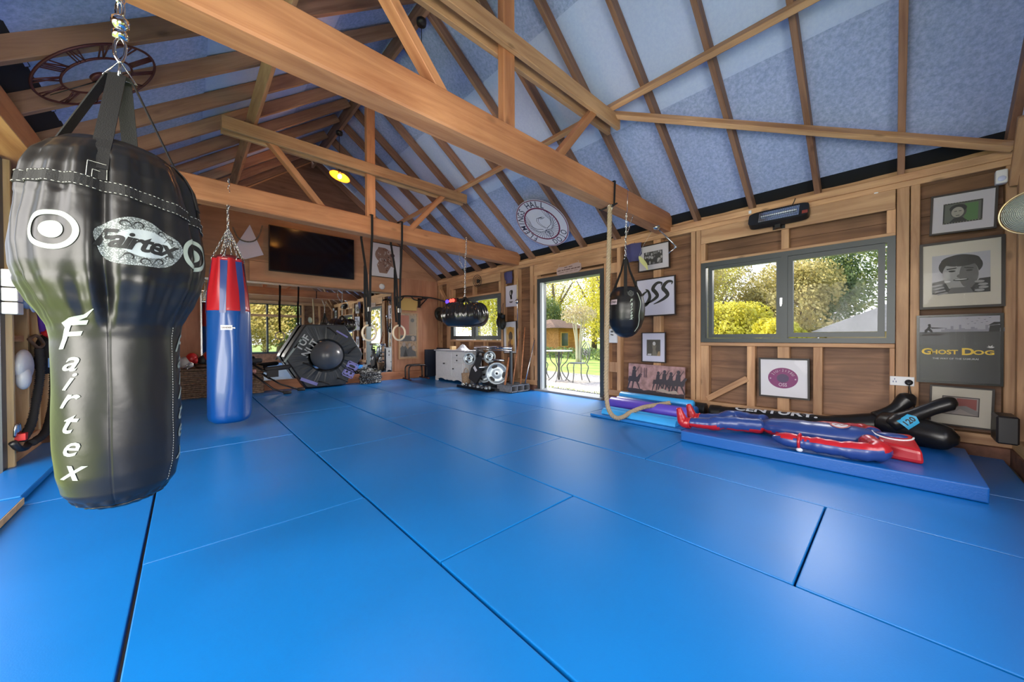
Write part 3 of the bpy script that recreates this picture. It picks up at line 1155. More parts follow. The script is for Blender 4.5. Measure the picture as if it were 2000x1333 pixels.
for th, z in ((-120, 1.362), (-29, 1.345), (50, 1.36), (140, 1.36)):
    fn = surf_fn(th, z, .0025, 0, .258)
    pr = MB()
    put(pr, ringpoly(0, 0, .050, .066, 60, 1.05), fn)
    put(pr, discpoly(0, 0, .029, 32, 4), fn)
    pr.build('target_mark', WPRINT, bag)

# shield-shaped crest with the maker's script
fn = surf_fn(-72.5, 1.345, .0024, -3, .258)
crest = []
for i in range(64):
    t = 2 * PI * i / 64
    rx, ry = 0.120, 0.086
    k = 1 + 0.05 * math.cos(3 * t + .5) + 0.045 * math.sin(5 * t)
    crest.append((rx * k * math.cos(t), ry * k * math.sin(t)))
pr = MB()
vs, fs = refine([(0, 0)] + crest, [(0, 1 + i, 1 + (i + 1) % 64) for i in range(64)], .016)
pr.add([fn(u, v) for u, v in vs], fs)
m, n_, b_ = newmat('speckled_crest_print')
t_ = n_.nodes.new('ShaderNodeTexCoord')
v_ = n_.nodes.new('ShaderNodeTexVoronoi')
v_.inputs['Scale'].default_value = 210
r2 = n_.nodes.new('ShaderNodeValToRGB')
r2.color_ramp.elements[0].position = 0.28
r2.color_ramp.elements[0].color = (.42, .47, .48, 1)
r2.color_ramp.elements[1].position = 0.5
r2.color_ramp.elements[1].color = (.12, .14, .14, 1)
n_.links.new(t_.outputs['Object'], v_.inputs['Vector'])
n_.links.new(v_.outputs['Distance'], r2.inputs[0])
n_.links.new(r2.outputs[0], b_.inputs['Base Color'])
b_.inputs['Roughness'].default_value = .4
pr.build('crest', m, bag)
fn2 = surf_fn(-72.5, 1.345, .0036, -3, .258)
oval = MB()
put(oval, discpoly(.012, .002, .050, 36, 5, 1.5), fn2)
oval.build('crest_centre', plain('pale_print_oval', (.42, .48, .50), .45), bag)
fn3 = surf_fn(-72.5, 1.345, .0046, -3, .258)
ink = MB()
put_text(ink, 'Fairtex', lambda u, v: fn3(u - .002, v + .002), .088, maxlen=.012, bold=.028, shear=.35, spacing=.86)
for cx, cy, s, sc in ((-.045, .058, 1, 1), (-.006, .064, -1, .9), (.055, .050, 1, .8), (.082, .030, -1, .7), (-.028, -.056, -1, .95), (.010, -.066, 1, 1), (.055, -.056, -1, .9), (.078, -.034, 1, .7)):
    pts = []
    for i in range(18):
        a = i * .42
        r = (.0165 - .00085 * i) * sc
        pts.append((cx + s * r * math.cos(a), cy + r * math.sin(a)))
    pts = [(cx + s * .026 * sc, cy - .012 * sc)] + pts
    put(ink, stroke(pts, [.001 + .0045 * math.sin(PI * min(1, i / 12)) * sc for i in range(len(pts))]), fn3)
ink.build('crest_lettering', INK, bag)
# the maker's name down the barrel, letter under letter
lt = MB()
for ch, z, th, sz, ro in (('F', 1.015, -125, .135, 4), ('a', .912, -128, .105, -4), ('i', .850, -129, .095, -4), ('r', .780, -129, .105, -4), ('t', .700, -128.5, .115, -4), ('e', .610, -128.5, .105, -4), ('x', .525, -129, .11, -4)):
    f4 = surf_fn(th, z, .0022, ro, .178)
    put_text(lt, ch, f4, sz, maxlen=.012, bold=.012, shear=.5, wx=1.1)
f4 = surf_fn(-118, 1.062, .0022, 14, .185)
put(lt, stroke([(-.045, -.004), (-.01, .006), (.03, .012), (.06, .03)], [.022, .018, .011, .002]), f4, L=.014)
lt.build('lettering', WPRINT, bag)
lt = MB()
for z0_, ch in ((.98, 'F'), (.90, 'a'), (.84, 'i'), (.77, 'r'), (.69, 't'), (.61, 'e'), (.52, 'x')):
    f4 = surf_fn(-9, z0_, .0022, -4, .178)
    put_text(lt, ch, f4, .105, maxlen=.012, bold=.012, shear=.5, wx=1.1)
lt.build('lettering', WPRINT, bag)
# laced seam with white piping on the right flank
st = MB()
for j in range(60):
    z = .42 + j * .0105
    st.tube([bag_p(-29, z, .0015), bag_p(-29.2, z + .006, .0015)], .0008, 4)
st.build('seam_thread', THREAD, bag)
b = MB()
pts = [bag_p(th, .372 + .004 * math.sin(th / 9), .002) for th in range(0, 360, 4)]
b.tube(pts, .0028, 5, closed=True)
b.build('bottom_piping', BLACKV, bag)

# ---- red and blue heavy bag on the further tie beam
HX, HY = .343, 4.93
HP = [(.085, 0), (.088, .09), (.10, .15), (.125, .18), (.17, .192), (.4, .195), (.9, .193), (1.27, .188), (1.30, .186), (1.5, .172), (1.70, .145), (1.83, .13), (1.86, .128)]


def hb_r(th, z):
    r = prof(HP, z)
    w = .004 * math.sin(5 * th + 3 * z) + .002 * math.sin(9 * th - 5 * z)
    if z > 1.28:
        w += .007 * math.sin(8 * th + .8) * min(1, (z - 1.28) * 2.2)
    return r + (w if r > .1 else 0)


hb = thing('punch_bag', (HX, HY, .08), 'long red and blue cylindrical punch bag on chains before the far wall', 'punch bag')
b = MB()
zl = [.085, .088, .10, .125, .15, .17] + [.2 + .05 * i for i in range(21)] + [1.25, 1.28, 1.295]
vs = [bag_p(360 * j / 64, z, 0, (HX, HY), hb_r) for z in zl for j in range(64)]
fs = [(i * 64 + j, i * 64 + (j + 1) % 64, (i + 1) * 64 + (j + 1) % 64, (i + 1) * 64 + j) for i in range(len(zl) - 1) for j in range(64)]
b.add(vs, fs, 0, True)
b.build('blue_body', BLUEV, hb)
b = MB()
zl = [1.295, 1.30, 1.32, 1.36, 1.42, 1.5, 1.6, 1.7, 1.78, 1.83, 1.86]
vs = [bag_p(360 * j / 96, z, .002 if z > 1.296 else 0, (HX, HY), hb_r) for z in zl for j in range(96)]
fs = [(i * 96 + j, i * 96 + (j + 1) % 96, (i + 1) * 96 + (j + 1) % 96, (i + 1) * 96 + j) for i in range(len(zl) - 1) for j in range(96)]
b.add(vs, fs, 0, True)
b.build('red_top_panel', REDV, hb)
b = MB()
b.lathe([(.128, 1.855), (.10, 1.895), (.045, 1.90), (0, 1.90)], (HX, HY, 0), 40)
b.build('gathered_mouth', plain('dark_red_cloth', (.10, .006, .012), .6, bump=.5, bscale=40), hb)
for th in (-110, -55, 70, 125, 0, 180):
    b = MB()
    vs = []
    zz = [1.27 + .04 * i for i in range(15)]
    for z in zz:
        r = hb_r(math.radians(th), z)
        for u in (-.028, 0, .028):
            vs.append(bag_p(th + math.degrees(u / r), z, .005, (HX, HY), hb_r))
    fs = [(3 * i + j, 3 * i + j + 1, 3 * i + j + 4, 3 * i + j + 3) for i in range(14) for j in (0, 1)]
    b.add(vs, fs, 0, True)
    o = b.build('blue_strap', NAVYV, hb)
    d = MB()
    p = Vector(bag_p(th, 1.845, .008, (HX, HY), hb_r))
    t = Vector((-math.sin(math.radians(th)), math.cos(math.radians(th)), 0))
    d.tube([p - t * .028, p + t * .028, p + Vector((0, 0, .055)) - (p - Vector((HX, HY, p.z))) * .1], .0035, 6, closed=True)
    d.build('d_ring', STEEL, hb)
b = MB()
for th in (-110, -55, 70, 125, 0, 180):
    p = Vector(bag_p(th, 1.88, -.004, (HX, HY), hb_r))
    chain_links(b, p, (HX, HY, 2.20), .04, .003, .016)
chain_links(b, (HX, HY, 2.18), (HX, HY + .01, 2.46), .045, .004, .02)
chain_links(b, (HX + .01, HY + .02, 2.44), (HX + .01, HY + .0, 2.74), .045, .004, .02)
chain_links(b, (HX, HY + .03, 2.44), (HX, HY + .04, 2.0), .045, .0035, .018)
b.build('chain', STEEL, hb)
f5 = lambda u, v: bag_p(-101 + math.degrees(u / .19), 1.115 + v, .0035, (HX, HY), hb_r)
b = MB()
put(b, ([(-.048, -.025), (.048, -.025), (.048, .025), (-.048, .025)], [(0, 1, 2, 3)]), f5, L=.02)
put(b, ([(.048, -.008), (.072, -.012), (.07, .004), (.048, .002)], [(0, 1, 2, 3)]), f5)
b.build('label', WHITE, hb)
b = MB()
put_text(b, 'SANDEE', lambda u, v: bag_p(-101 + math.degrees(u / .19), 1.115 + v, .006, (HX, HY), hb_r), .022, maxlen=.02, bold=.02)
b.build('label_lettering', plain('brown_ink', (.10, .05, .05), .6), hb)

# ---- the egg-shaped black bag by the door
EX, EY = 3.765, 2.13
EP = [(.99, 0), (.995, .035), (1.01, .075), (1.05, .12), (1.12, .165), (1.20, .19), (1.29, .20), (1.38, .197), (1.46, .182), (1.52, .158), (1.56, .125), (1.58, .09), (1.585, 0)]
eg_r = lambda th, z: 1.07 * prof(EP, z) + (.0015 * math.sin(8 * th) if prof(EP, z) > .05 else 0)
eg = thing('punch_bag', (EX, EY, .99), 'egg-shaped black punch bag with webbing straps hanging beside the open door', 'punch bag')
b = MB()
zl = [.99 + (.595) * (.5 - .5 * math.cos(PI * i / 40)) for i in range(41)]
vs = [bag_p(360 * j / 72, z, 0, (EX, EY), eg_r) for z in zl for j in range(72)]
fs = [(i * 72 + j, i * 72 + (j + 1) % 72, (i + 1) * 72 + (j + 1) % 72, (i + 1) * 72 + j) for i in range(40) for j in range(72)]
b.add(vs, fs, 0, True)
b.build('bag_body', BLACKV, eg)
ap = Vector((EX, EY, 1.90))
for k in range(6):
    th = -150 + 60 * k
    t = math.radians(th)
    lo = [Vector(bag_p(th, z, .003, (EX, EY), eg_r)) for z in (1.46, 1.50, 1.54)]
    b = MB()
    ribbon(b, lo + [lo[-1].lerp(ap, .3), lo[-1].lerp(ap, .65), ap + Vector((math.cos(t), math.sin(t), 0)) * .022, ap + Vector((0, 0, .03))], Vector((-math.sin(t), math.cos(t), 0)), .034, .003)
    b.build('strap', WEB, eg)
b = MB()
b.tube([ap + Vector((-.03, 0, .0)), ap + Vector((.03, 0, .0)), ap + Vector((0, 0, .05))], .004, 6, closed=True)
chain_links(b, ap + Vector((0, 0, .04)), (EX, EY, 2.16), .04, .004, .018)
chain_links(b, (EX + .005, EY, 2.14), (EX - .07, EY - .05, 2.42), .035, .003, .015)
chain_links(b, (EX - .005, EY, 2.14), (EX + .08, EY - .05, 2.42), .035, .003, .015)
b.tube([(EX - .07, EY - .06, 2.42), (EX - .07, EY - .065, 2.6), (EX - .06, EY - .065, 2.69), (EX + .0, EY + .2, 2.70)], .003, 5)
b.build('chain', STEEL, eg)
FE = lambda th0, z0, off=.003, R=.2: (lambda u, v: bag_p(th0 + math.degrees(u / R), z0 + v, off, (EX, EY), eg_r))
b = MB()
put(b, ([(-.04, -.028), (.04, -.028), (.04, .028), (-.04, .028)], [(0, 1, 2, 3)]), FE(-188, 1.395), L=.02)
b.build('label', plain('pinkish_label', (.62, .50, .55), .5), eg)
b = MB()
put_text(b, '1943', FE(-188, 1.395, .0045), .036, maxlen=.02, bold=.02)
b.build('label_lettering', INK, eg)
b = MB()
for ch, z in (('F', 1.405), ('a', 1.365), ('i', 1.335), ('r', 1.30), ('t', 1.268), ('e', 1.235), ('x', 1.205)):
    put_text(b, ch, FE(-133, z), .048, maxlen=.02, bold=.03, shear=.4)
b.build('lettering', WPRINT, eg)
b = MB()
put(b, ringpoly(0, 0, .022, .028, 24), FE(-133, 1.49))
put(b, ringpoly(0, 0, .006, .012, 16), FE(-133, 1.49))
put(b, stroke([(-.04, .02), (-.03, -.02), (0, -.04), (.03, -.02), (.04, .02)], .004), FE(-133, 1.49))
b.build('crest', plain('grey_print', (.16, .17, .16), .5), eg)
b = MB()
b.tube([bag_p(-105 + 3 * math.sin(i * .3), 1.06 + .0125 * i, .003, (EX, EY), eg_r) for i in range(36)], .004, 6)
b.build('piping', WPRINT, eg)

# ---- the flattened pleated bag before the far window
DX, DY, DZ = 3.50, 4.98, 1.395
dn = thing('punch_bag', (DX, DY, DZ - .22), 'wide flattened pleated black bag hanging in front of the far window', 'punch bag')
b = MB()
N1, N2 = 200, 40
vs, fs = [], []
for j in range(N1):
    t = 2 * PI * j / N1
    pl = (math.sin(26 * t) * .5 + math.sin(41 * t + 1) * .3)
    for k in range(N2):
        a = 2 * PI * k / N2
        rr = .160 * (1 + .24 * pl * max(0, .5 + .5 * math.cos(a - 2.2)) * (1 if math.sin(a) > -.3 else .2))
        R = .255
        x = (R + rr * math.cos(a) * .93)
        z = rr * math.sin(a) * 1.18
        vs.append((DX + x * math.cos(t), DY + x * math.sin(t), DZ + z - .02))
for j in range(N1):
    for k in range(N2):
        fs.append((j * N2 + k, ((j + 1) % N1) * N2 + k, ((j + 1) % N1) * N2 + (k + 1) % N2, j * N2 + (k + 1) % N2))
b.add(vs, fs, 0, True)
b.build('bag_body', plain('pleated_black_vinyl', (.014, .014, .016), .20, coat=.2), dn)
b = MB()
for k in range(6):
    t = 2 * PI * k / 6 + .3
    ribbon(b, [(DX + .23 * math.cos(t), DY + .23 * math.sin(t), DZ + .15), (DX + .1 * math.cos(t), DY + .1 * math.sin(t), DZ + .22), (DX, DY, DZ + .30)], Vector((-math.sin(t), math.cos(t), 0)), .05, .004)
b.build('strap', WEB, dn)
b = MB()
chain_links(b, (DX, DY, DZ + .29), (DX + .015, DY, 2.44), .05, .0045, .022)
chain_links(b, (DX + .015, DY - .02, 2.42), (DX + .015, DY - .03, 2.70), .05, .0045, .022)
chain_links(b, (DX + .0, DY - .02, 2.1), (DX - .12, DY - .03, 2.28), .04, .003, .018)
chain_links(b, (DX - .12, DY - .03, 2.27), (DX - .11, DY, 2.44), .04, .003, .018)
b.build('chain', STEEL, dn)

# ---- a pair of black gloves hanging right of the far window
gl = thing('boxing_gloves', (4.86, 5.52, 1.2), 'pair of black boxing gloves hanging on the stud right of the far window', 'gloves')
for dy, dz in ((.0, 0), (.09, .04)):
    b = MB()
    b.ball((4.80, 5.50 + dy, 1.28 + dz), (.07, .075, .12), 16, 10)
    b.ball((4.78, 5.43 + dy, 1.30 + dz), (.04, .035, .07), 12, 8)
    b.lathe([(.05, 1.36), (.055, 1.46), (.058, 1.47)], (4.82, 5.51 + dy, dz), 14)
    b.build('glove', plain('black_leather', (.012, .013, .010), .5) if 'black_leather' not in MATS else MATS['black_leather'], gl)
MB().tube([(4.82, 5.50, 1.45), (4.88, 5.56, 1.72), (4.82, 5.60, 1.48)], .005, 6).build('lace', WEB, gl)
# ---- dark headguard left of the far window
hg = thing('head_guard', (4.86, 7.85, 1.45), 'dark head guard hanging on the wall left of the far window', 'head guard')
b = MB()
b.ring((4.76, 7.87, 1.60), .12, .055, (1, .2, .3), 24, 10, sq=1.15)
b.ball((4.80, 7.87, 1.62), (.08, .12, .14), 18, 10)
b.build('shell', MATS['black_leather'], hg)
MB().tube([(4.84, 7.80, 1.5), (4.80, 7.86, 1.40), (4.84, 7.93, 1.5)], .012, 6).build('chin_strap', WEB, hg)
# ---- glowing red and blue light
lm = thing('neon_light', (4.86, 7.55, 1.90), 'small glowing red and blue light over the far window', 'light')
b = MB()
b.box((4.84, 7.22, 1.86), (4.885, 7.72, 1.97))
b.build('housing', BLACK, lm)
MB().ball((4.82, 7.36, 1.915), (.03, .055, .045)).ball((4.82, 7.47, 1.915), (.03, .055, .045)).build('red_lamp', plain('red_glow', (.6, .02, .02), .4, emit=(1, .06, .04), es=3.0), lm)
MB().ball((4.82, 7.63, 1.905), (.03, .07, .05)).build('blue_lamp', plain('blue_glow', (.05, .02, .5), .4, emit=(.12, .06, 1), es=1.6), lm)

# ---- gymnastic rings
for k, (x, zr) in enumerate(((1.885, 1.07), (2.325, 1.075))):
    g = thing('gymnastic_ring', (x, 5.05, zr - .13), 'pale wooden gymnastic ring on a long black strap, %s' % ('left of the pair' if k == 0 else 'right of the pair, before the poster'), 'gymnastic ring', 'pair of gymnastic rings')
    R_ = MB()
    R_.ring((x, 5.0, zr), .108, .0145, (0.25, -1, 0), 36, 10)
    R_.build('ring', plain('pale_ash_wood', (.62, .52, .38), .5) if 'pale_ash_wood' not in MATS else MATS['pale_ash_wood'], g)
    b = MB()
    wd = (1, 0.25, 0)
    ribbon(b, [(x, 5.0 - .018, zr + .09), (x, 4.98, zr + .2), (x + .01, 4.97, 1.9), (x + .03, 4.945, 2.44), (x + .03, 4.94, 2.72), (x + .03, 5.05, 2.735), (x + .03, 5.20, 2.72), (x - .03, 5.20, 2.44), (x - .01, 5.06, 1.9), (x, 5.02, zr + .2), (x, 5.0 + .018, zr + .09)], wd, .036, .003)
    ribbon(b, [(x - .02, 5.05, zr + .16), (x - .03, 5.08, zr + .5), (x - .025, 5.08, zr + .95)], wd, .036, .004)
    b.build('strap', WEB, g)
    MB().box((x - .024, 4.965, zr + .30), (x + .024, 4.985, zr + .36)).build('buckle', STEEL, g)

# ---- climbing rope
rp_ = smooth_path([(3.385, 2.10, 2.42), (3.40, 2.12, 2.0), (3.40, 2.14, 1.4), (3.41, 2.16, .8), (3.42, 2.17, .38), (3.48, 2.17, .17), (3.60, 2.15, .075), (3.74, 2.13, .075), (3.86, 2.13, .10), (3.97, 2.08, .135), (4.07, 2.05, .15), (4.17, 2.0, .16), (4.27, 1.93, .175), (4.36, 1.86, .19)], 10)
rope = thing('climbing_rope', (3.39, 2.10, 2.42), 'thick pale climbing rope hanging from the near tie beam onto the foam rollers', 'rope')
b = MB()
for s in range(3):
    pts = []
    acc = 0
    for i, p in enumerate(rp_):
        if i:
            acc += (p - rp_[i - 1]).length
        a = acc * 55 + s * 2 * PI / 3
        d = (rp_[min(i + 1, len(rp_) - 1)] - rp_[max(i - 1, 0)]).normalized()
        x = d.cross(Vector((0.3, 1, 0.1))).normalized()
        y = d.cross(x)
        pts.append(p + (x * math.cos(a) + y * math.sin(a)) * .0085)
    fine = []
    for i in range(len(pts) - 1):
        fine.append(pts[i])
    # resample densely enough for the twist
    dense = []
    acc = 0
    for i in range(len(rp_) - 1):
        L_ = (rp_[i + 1] - rp_[i]).length
        kk = max(1, int(L_ / .012))
        for q in range(kk):
            p = rp_[i].lerp(rp_[i + 1], q / kk)
            a = (acc + L_ * q / kk) * 60 + s * 2 * PI / 3
            d = (rp_[i + 1] - rp_[i]).normalized()
            x = d.cross(Vector((0.3, 1, 0.1))).normalized()
            y = d.cross(x)
            dense.append(p + (x * math.cos(a) + y * math.sin(a)) * .0120)
        acc += L_
    b.tube(dense, .0155, 7)
b.build('rope', plain('manila_rope', (.42, .33, .22), .9, bump=.6, bscale=300), rope)
b = MB()
ribbon(b, [(3.385, 2.095, 2.40), (3.40, 2.02, 2.435), (3.42, 2.09, 2.437), (3.46, 2.25, 2.437), (3.46, 2.275, 2.437), (3.46, 2.285, 2.70), (3.46, 2.2, 2.705), (3.44, 2.07, 2.70), (3.42, 2.068, 2.44)], (1, 0, 0), .03, .003)
b.build('sling', WEB, rope)
b = MB()
b.ring((3.385, 2.10, 2.405), .028, .006, (1, .3, 0), 18, 7)
b.build('shackle', STEEL, rope)

# ---- pendant lamps hanging from the ridge
def pendant(y, zs, label, tilt):
    p = thing('pendant_lamp', (RX, y, 4.6), label, 'lamp', 'pendant lamps under the ridge')
    zr = ROOFZ(RX) - .13
    MB().lathe([(0, zr - .05), (.05, zr - .048), (.055, zr - .02), (.055, zr), (0, zr)], (RX, y, 0), 20).build('ceiling_rose', BLACK, p)
    MB().tube([(RX, y, zr - .04), (RX, y, zs + .14)], .004, 6).build('cord', BLACK, p)
    MB().lathe([(0, zs + .15), (.02, zs + .145), (.026, zs + .10), (.026, zs + .07), (0, zs + .06)], (RX, y, 0), 16).build('lamp_holder', BLACK, p)
    Mx = Matrix.Translation((RX, y, zs)) @ Matrix.Rotation(tilt, 4, 'Y')
    b = MB()
    b.lathe([(.03, .085), (.05, .08), (.10, .06), (.16, .015), (.165, 0), (.16, .002), (.097, .052), (.05, .07), (.03, .075)], (0, 0, 0), 36, capends=False)
    b.xf(Mx)
    b.build('lamp_shade', plain('lamp_shade_enamel', (.55, .28, .05), .35, metal=.2) if 'lamp_shade_enamel' not in MATS else MATS['lamp_shade_enamel'], p)
    b = MB().ball((0, 0, .005), (.032, .032, .042), 16, 10)
    b.xf(Mx)
    b.build('bulb', plain('warm_bulb', (1, .7, .3), .4, emit=(1.0, .45, .08), es=60) if 'warm_bulb' not in MATS else MATS['warm_bulb'], p)
    l = bpy.data.lights.new('lamp_light', 'POINT')
    l.energy = 14
    l.color = (1.0, .42, .10)
    l.shadow_soft_size = .05
    lo = bpy.data.objects.new('lamp_light', l)
    COL.objects.link(lo)
    lo.parent = p
    lo.location = Vector((RX, y, zs - .06)) - p.location
    return p


pendant(6.45, 3.76, 'glowing amber pendant lamp with a dished shade, before the far gable', .28)
pendant(3.58, 3.78, 'pendant lamp mostly hidden by the near tie beam, its shade rim showing', .1)

# ---- roman-numeral clock under the left rafters
ck = thing('wall_clock', (-.44, 3.70, 2.78), 'open metal clock with roman numerals fixed under the rafters behind the big bag', 'clock')
n_ = Vector((SLL, 0, -1)).normalized()
ux = Vector((1, 0, SLL)).normalized()
uy = Vector((0, 1, 0))
cc = Vector((-.44, 3.70, ROOFZ(-.44))) + n_ * .02
CF = lambda u, v, d=0: cc + ux * u + uy * v + n_ * d
RUST = plain('dark_rusty_metal', (.075, .018, .022), .5, metal=.4)
b = MB()
b.tube([CF(.345 * math.cos(2 * PI * i / 60), .345 * math.sin(2 * PI * i / 60)) for i in range(60)], .008, 6, closed=True)
b.tube([CF(.20 * math.cos(2 * PI * i / 48), .20 * math.sin(2 * PI * i / 48)) for i in range(48)], .007, 6, closed=True)
b.build('dial_rings', RUST, ck)
nums = ['XII', 'I', 'II', 'III', 'IIII', 'V', 'VI', 'VII', 'VIII', 'IX', 'X', 'XI']
for k, s in enumerate(nums):
    b = MB()
    a = PI / 2 + .25 - k * PI / 6
    wd = {'I': .016, 'V': .036, 'X': .036}
    tot = sum(wd[c] for c in s)
    x = -tot / 2
    def P(t, r):
        return CF((r) * math.cos(a) + t * math.sin(a), (r) * math.sin(a) - t * math.cos(a))
    for c in s:
        w = wd[c]
        if c == 'I':
            segs = [((x + w / 2, .20), (x + w / 2, .34))]
        elif c == 'V':
            segs = [((x, .34), (x + w / 2, .20)), ((x + w, .34), (x + w / 2, .20))]
        else:
            segs = [((x, .34), (x + w, .20)), ((x + w, .34), (x, .20))]
        for p0, p1 in segs:
            b.tube([P(*p0), P(*p1)], .0045, 5)
        x += w
    b.build('numeral', RUST, ck)
b = MB()
b.lathe([(0, .0), (.05, .0), (.05, .02), (0, .02)], (0, 0, 0), 24)
M_ = Matrix(((ux.x, uy.x, n_.x, cc.x), (ux.y, uy.y, n_.y, cc.y), (ux.z, uy.z, n_.z, cc.z), (0, 0, 0, 1)))
b.xf(M_)
b.build('hub', RUST, ck)
b = MB()
b.tube([CF(0, 0, .024), CF(.19, -.03, .024)], [.004, .002], 5)
b.tube([CF(0, 0, .024), CF(.03, .13, .024)], [.005, .002], 5)
b.tube([CF(0, 0, .024), CF(-.29, .06, .024)], [.004, .002], 5)
b.build('hands', BLACKM, ck)

# ---- round club banner under the right slope
bn = thing('round_banner', (4.30, 3.95, 3.0), 'round white dojo banner with a swan emblem pinned under the window-side rafters', 'banner')
nb = Vector((-SL, 0, -1)).normalized()
bx = Vector((-1, 0, SL)).normalized()        # towards the ridge
by = Vector((0, 1, 0))
bc = Vector((4.34, 3.96, ROOFZ(4.36))) + nb * .012
# reading direction: up of the banner leans to the ridge and to the far gable
ang = math.radians(2)
U0 = by * -1
V0 = bx
UU = U0 * math.cos(ang) + V0 * math.sin(ang)
VV = -U0 * math.sin(ang) + V0 * math.cos(ang)
BF = lambda u, v, d=0: bc + UU * u + VV * v + nb * d
BR = .475
b = MB()
poly = [(BR * math.cos(2 * PI * i / 64), BR * math.sin(2 * PI * i / 64)) for i in range(64)]
b.prism(poly, BF, 0, .006)
b.build('banner_cloth', plain('banner_white', (.60, .62, .74), .7), bn)
MAR = plain('maroon_print', (.16, .012, .06), .6)
b = MB()
for r0, r1 in ((.452, .466), (.300, .325)):
    put(b, ringpoly(0, 0, r0, r1, 72), lambda u, v: BF(u, v, .0075))
b.build('printed_rings', MAR, bn)
b = MB()
NVY = plain('navy_print', (.012, .014, .06), .6)
def arc_text(mb, s, r, a0, step, size, flip=False):
    for i, c in enumerate(s):
        a = a0 + (step * i if flip else -step * i)
        if c == ' ':
            continue
        er = Vector((math.cos(a), math.sin(a)))
        et = Vector((math.sin(a), -math.cos(a)))
        if flip:
            er, et = -er, -et
            base = -er * r
        else:
            base = er * r
        put_text(mb, c, lambda u, v: BF(base.x + et.x * u + er.x * v, base.y + et.y * u + er.y * v, .008), size, bold=.006, wx=.8)
arc_text(b, 'FLEMINGS HALL', .388, math.radians(214), math.radians(13.6), .16)
arc_text(b, 'DOJO', .388, math.radians(272), math.radians(15), .15, flip=True)
# swan / phoenix emblem
P2 = lambda pts, w: put(b, stroke(pts, w), lambda u, v: BF(u, v, .008))
neck = [(.09, .10), (.05, .125), (-.01, .13), (-.05, .09), (-.055, .03), (-.03, -.03), (.0, -.07), (.02, -.10)]
P2([(x, y) for x, y in neck], .007)
P2([(x + .03, y - .012) for x, y in neck[1:]], .006)
P2([(.05, .125), (.09, .12), (.135, .095), (.09, .09), (.04, .10)], .008)
for sgn in (-1, 1):
    P2([(sgn * .04, -.10), (sgn * .15, -.06), (sgn * .24, .05), (sgn * .25, .16), (sgn * .20, .235)], .008)
    P2([(sgn * .03, -.13), (sgn * .14, -.13), (sgn * .22, -.06), (sgn * .27, .05)], .006)
    for k in range(17):
        a = math.radians(55 - k * 9.0)
        p1 = (sgn * .298 * math.cos(a), .298 * math.sin(a))
        a2 = math.radians(35 - k * 8.0)
        rr = .22 - .008 * k
        p0 = (sgn * rr * math.cos(a2), rr * math.sin(a2) - .03)
        P2([p0, p1], .006)
put(b, ringpoly(.02, -.195, .068, .076, 32), lambda u, v: BF(u, v, .0085))
P2([(.02, -.15), (.02, -.24)], .010)
P2([(-.01, -.18), (.05, -.17)], .009)
P2([(-.005, -.225), (.03, -.19), (.055, -.225)], .008)
b.build('printed_emblem', NVY, bn)
b = MB()
put(b, discpoly(.02, -.195, .066, 28, 2), lambda u, v: BF(u, v, .0078))
b.build('emblem_disc', MATS['banner_white'], bn)
# ================================================================== pictures and fittings on the walls
def wall_fn(X, yc, zc, tilt=0.0):
    """right wall, seen from the room: u to the viewer's right (-Y), v up, d out of the wall"""
    ct, st = math.cos(tilt), math.sin(tilt)
    return lambda u, v, d=0.0: (X - d, yc - (u * ct - v * st), zc + (u * st + v * ct))


def far_fn(Y, xc, zc, tilt=0.0):
    ct, st = math.cos(tilt), math.sin(tilt)
    return lambda u, v, d=0.0: (xc + u * ct - v * st, Y - d, zc + u * st + v * ct)


def rect(b, fn, u0, u1, v0, v1, d0, d1, mi=0):
    b.prism([(u0, v0), (u1, v0), (u1, v1), (u0, v1)], fn, d0, d1, mi)


def framed(name, loc, fn, w, h, label, cat, fmat, bmat, fw=.018, th=.022, mount=None, group=None, glass=True):
    """frame, mount board and glass; returns the thing"""
    t = thing(name, loc, label, cat, group)
    b = MB()
    rect(b, fn, -w / 2, w / 2, -h / 2, -h / 2 + fw, 0, th)
    rect(b, fn, -w / 2, w / 2, h / 2 - fw, h / 2, 0, th)
    rect(b, fn, -w / 2, -w / 2 + fw, -h / 2 + fw, h / 2 - fw, 0, th)
    rect(b, fn, w / 2 - fw, w / 2, -h / 2 + fw, h / 2 - fw, 0, th)
    b.build('frame', fmat, t)
    b = MB()
    rect(b, fn, -w / 2 + fw * .8, w / 2 - fw * .8, -h / 2 + fw * .8, h / 2 - fw * .8, .002, th * .55)
    b.build('mount_board', bmat, t)
    if glass:
        b = MB()
        rect(b, fn, -w / 2 + fw * .9, w / 2 - fw * .9, -h / 2 + fw * .9, h / 2 - fw * .9, th * .82, th * .88)
        b.build('pane', GLASS, t)
    return t


def flat(b, poly, fn, d, mi=0):
    b.add([fn(u, v, d) for u, v in poly], [list(range(len(poly)))], mi)


def ell(cx, cy, rx, ry, n=24, a0=0.0, a1=2 * PI):
    return [(cx + rx * math.cos(a0 + (a1 - a0) * i / n), cy + ry * math.sin(a0 + (a1 - a0) * i / n)) for i in range(n if a1 - a0 > 6.2 else n + 1)]


def grey(v, r=1.0, g=1.0, bl=1.0):
    nm = 'print_tone_%d_%d_%d' % (int(v * r * 100), int(v * g * 100), int(v * bl * 100))
    return MATS[nm] if nm in MATS else plain(nm, (v * r, v * g, v * bl), .55)


DKF = plain('dark_wood_frame', (.018, .011, .009), .5)
MOUNT = plain('pale_mount', (.50, .48, .52), .7)
CREAM = plain('cream_mount', (.50, .47, .40), .7)
layer = [0.0]


def picture(parent, name, fn, tones, shapes, d0):
    """flat printed shapes, each a hair above the last; one mesh"""
    b = MB()
    for k, (ti, poly) in enumerate(shapes):
        flat(b, poly, fn, d0 + .0004 * (k + 1), ti)
    return b.build(name, tones, parent)


Xb = 4.894
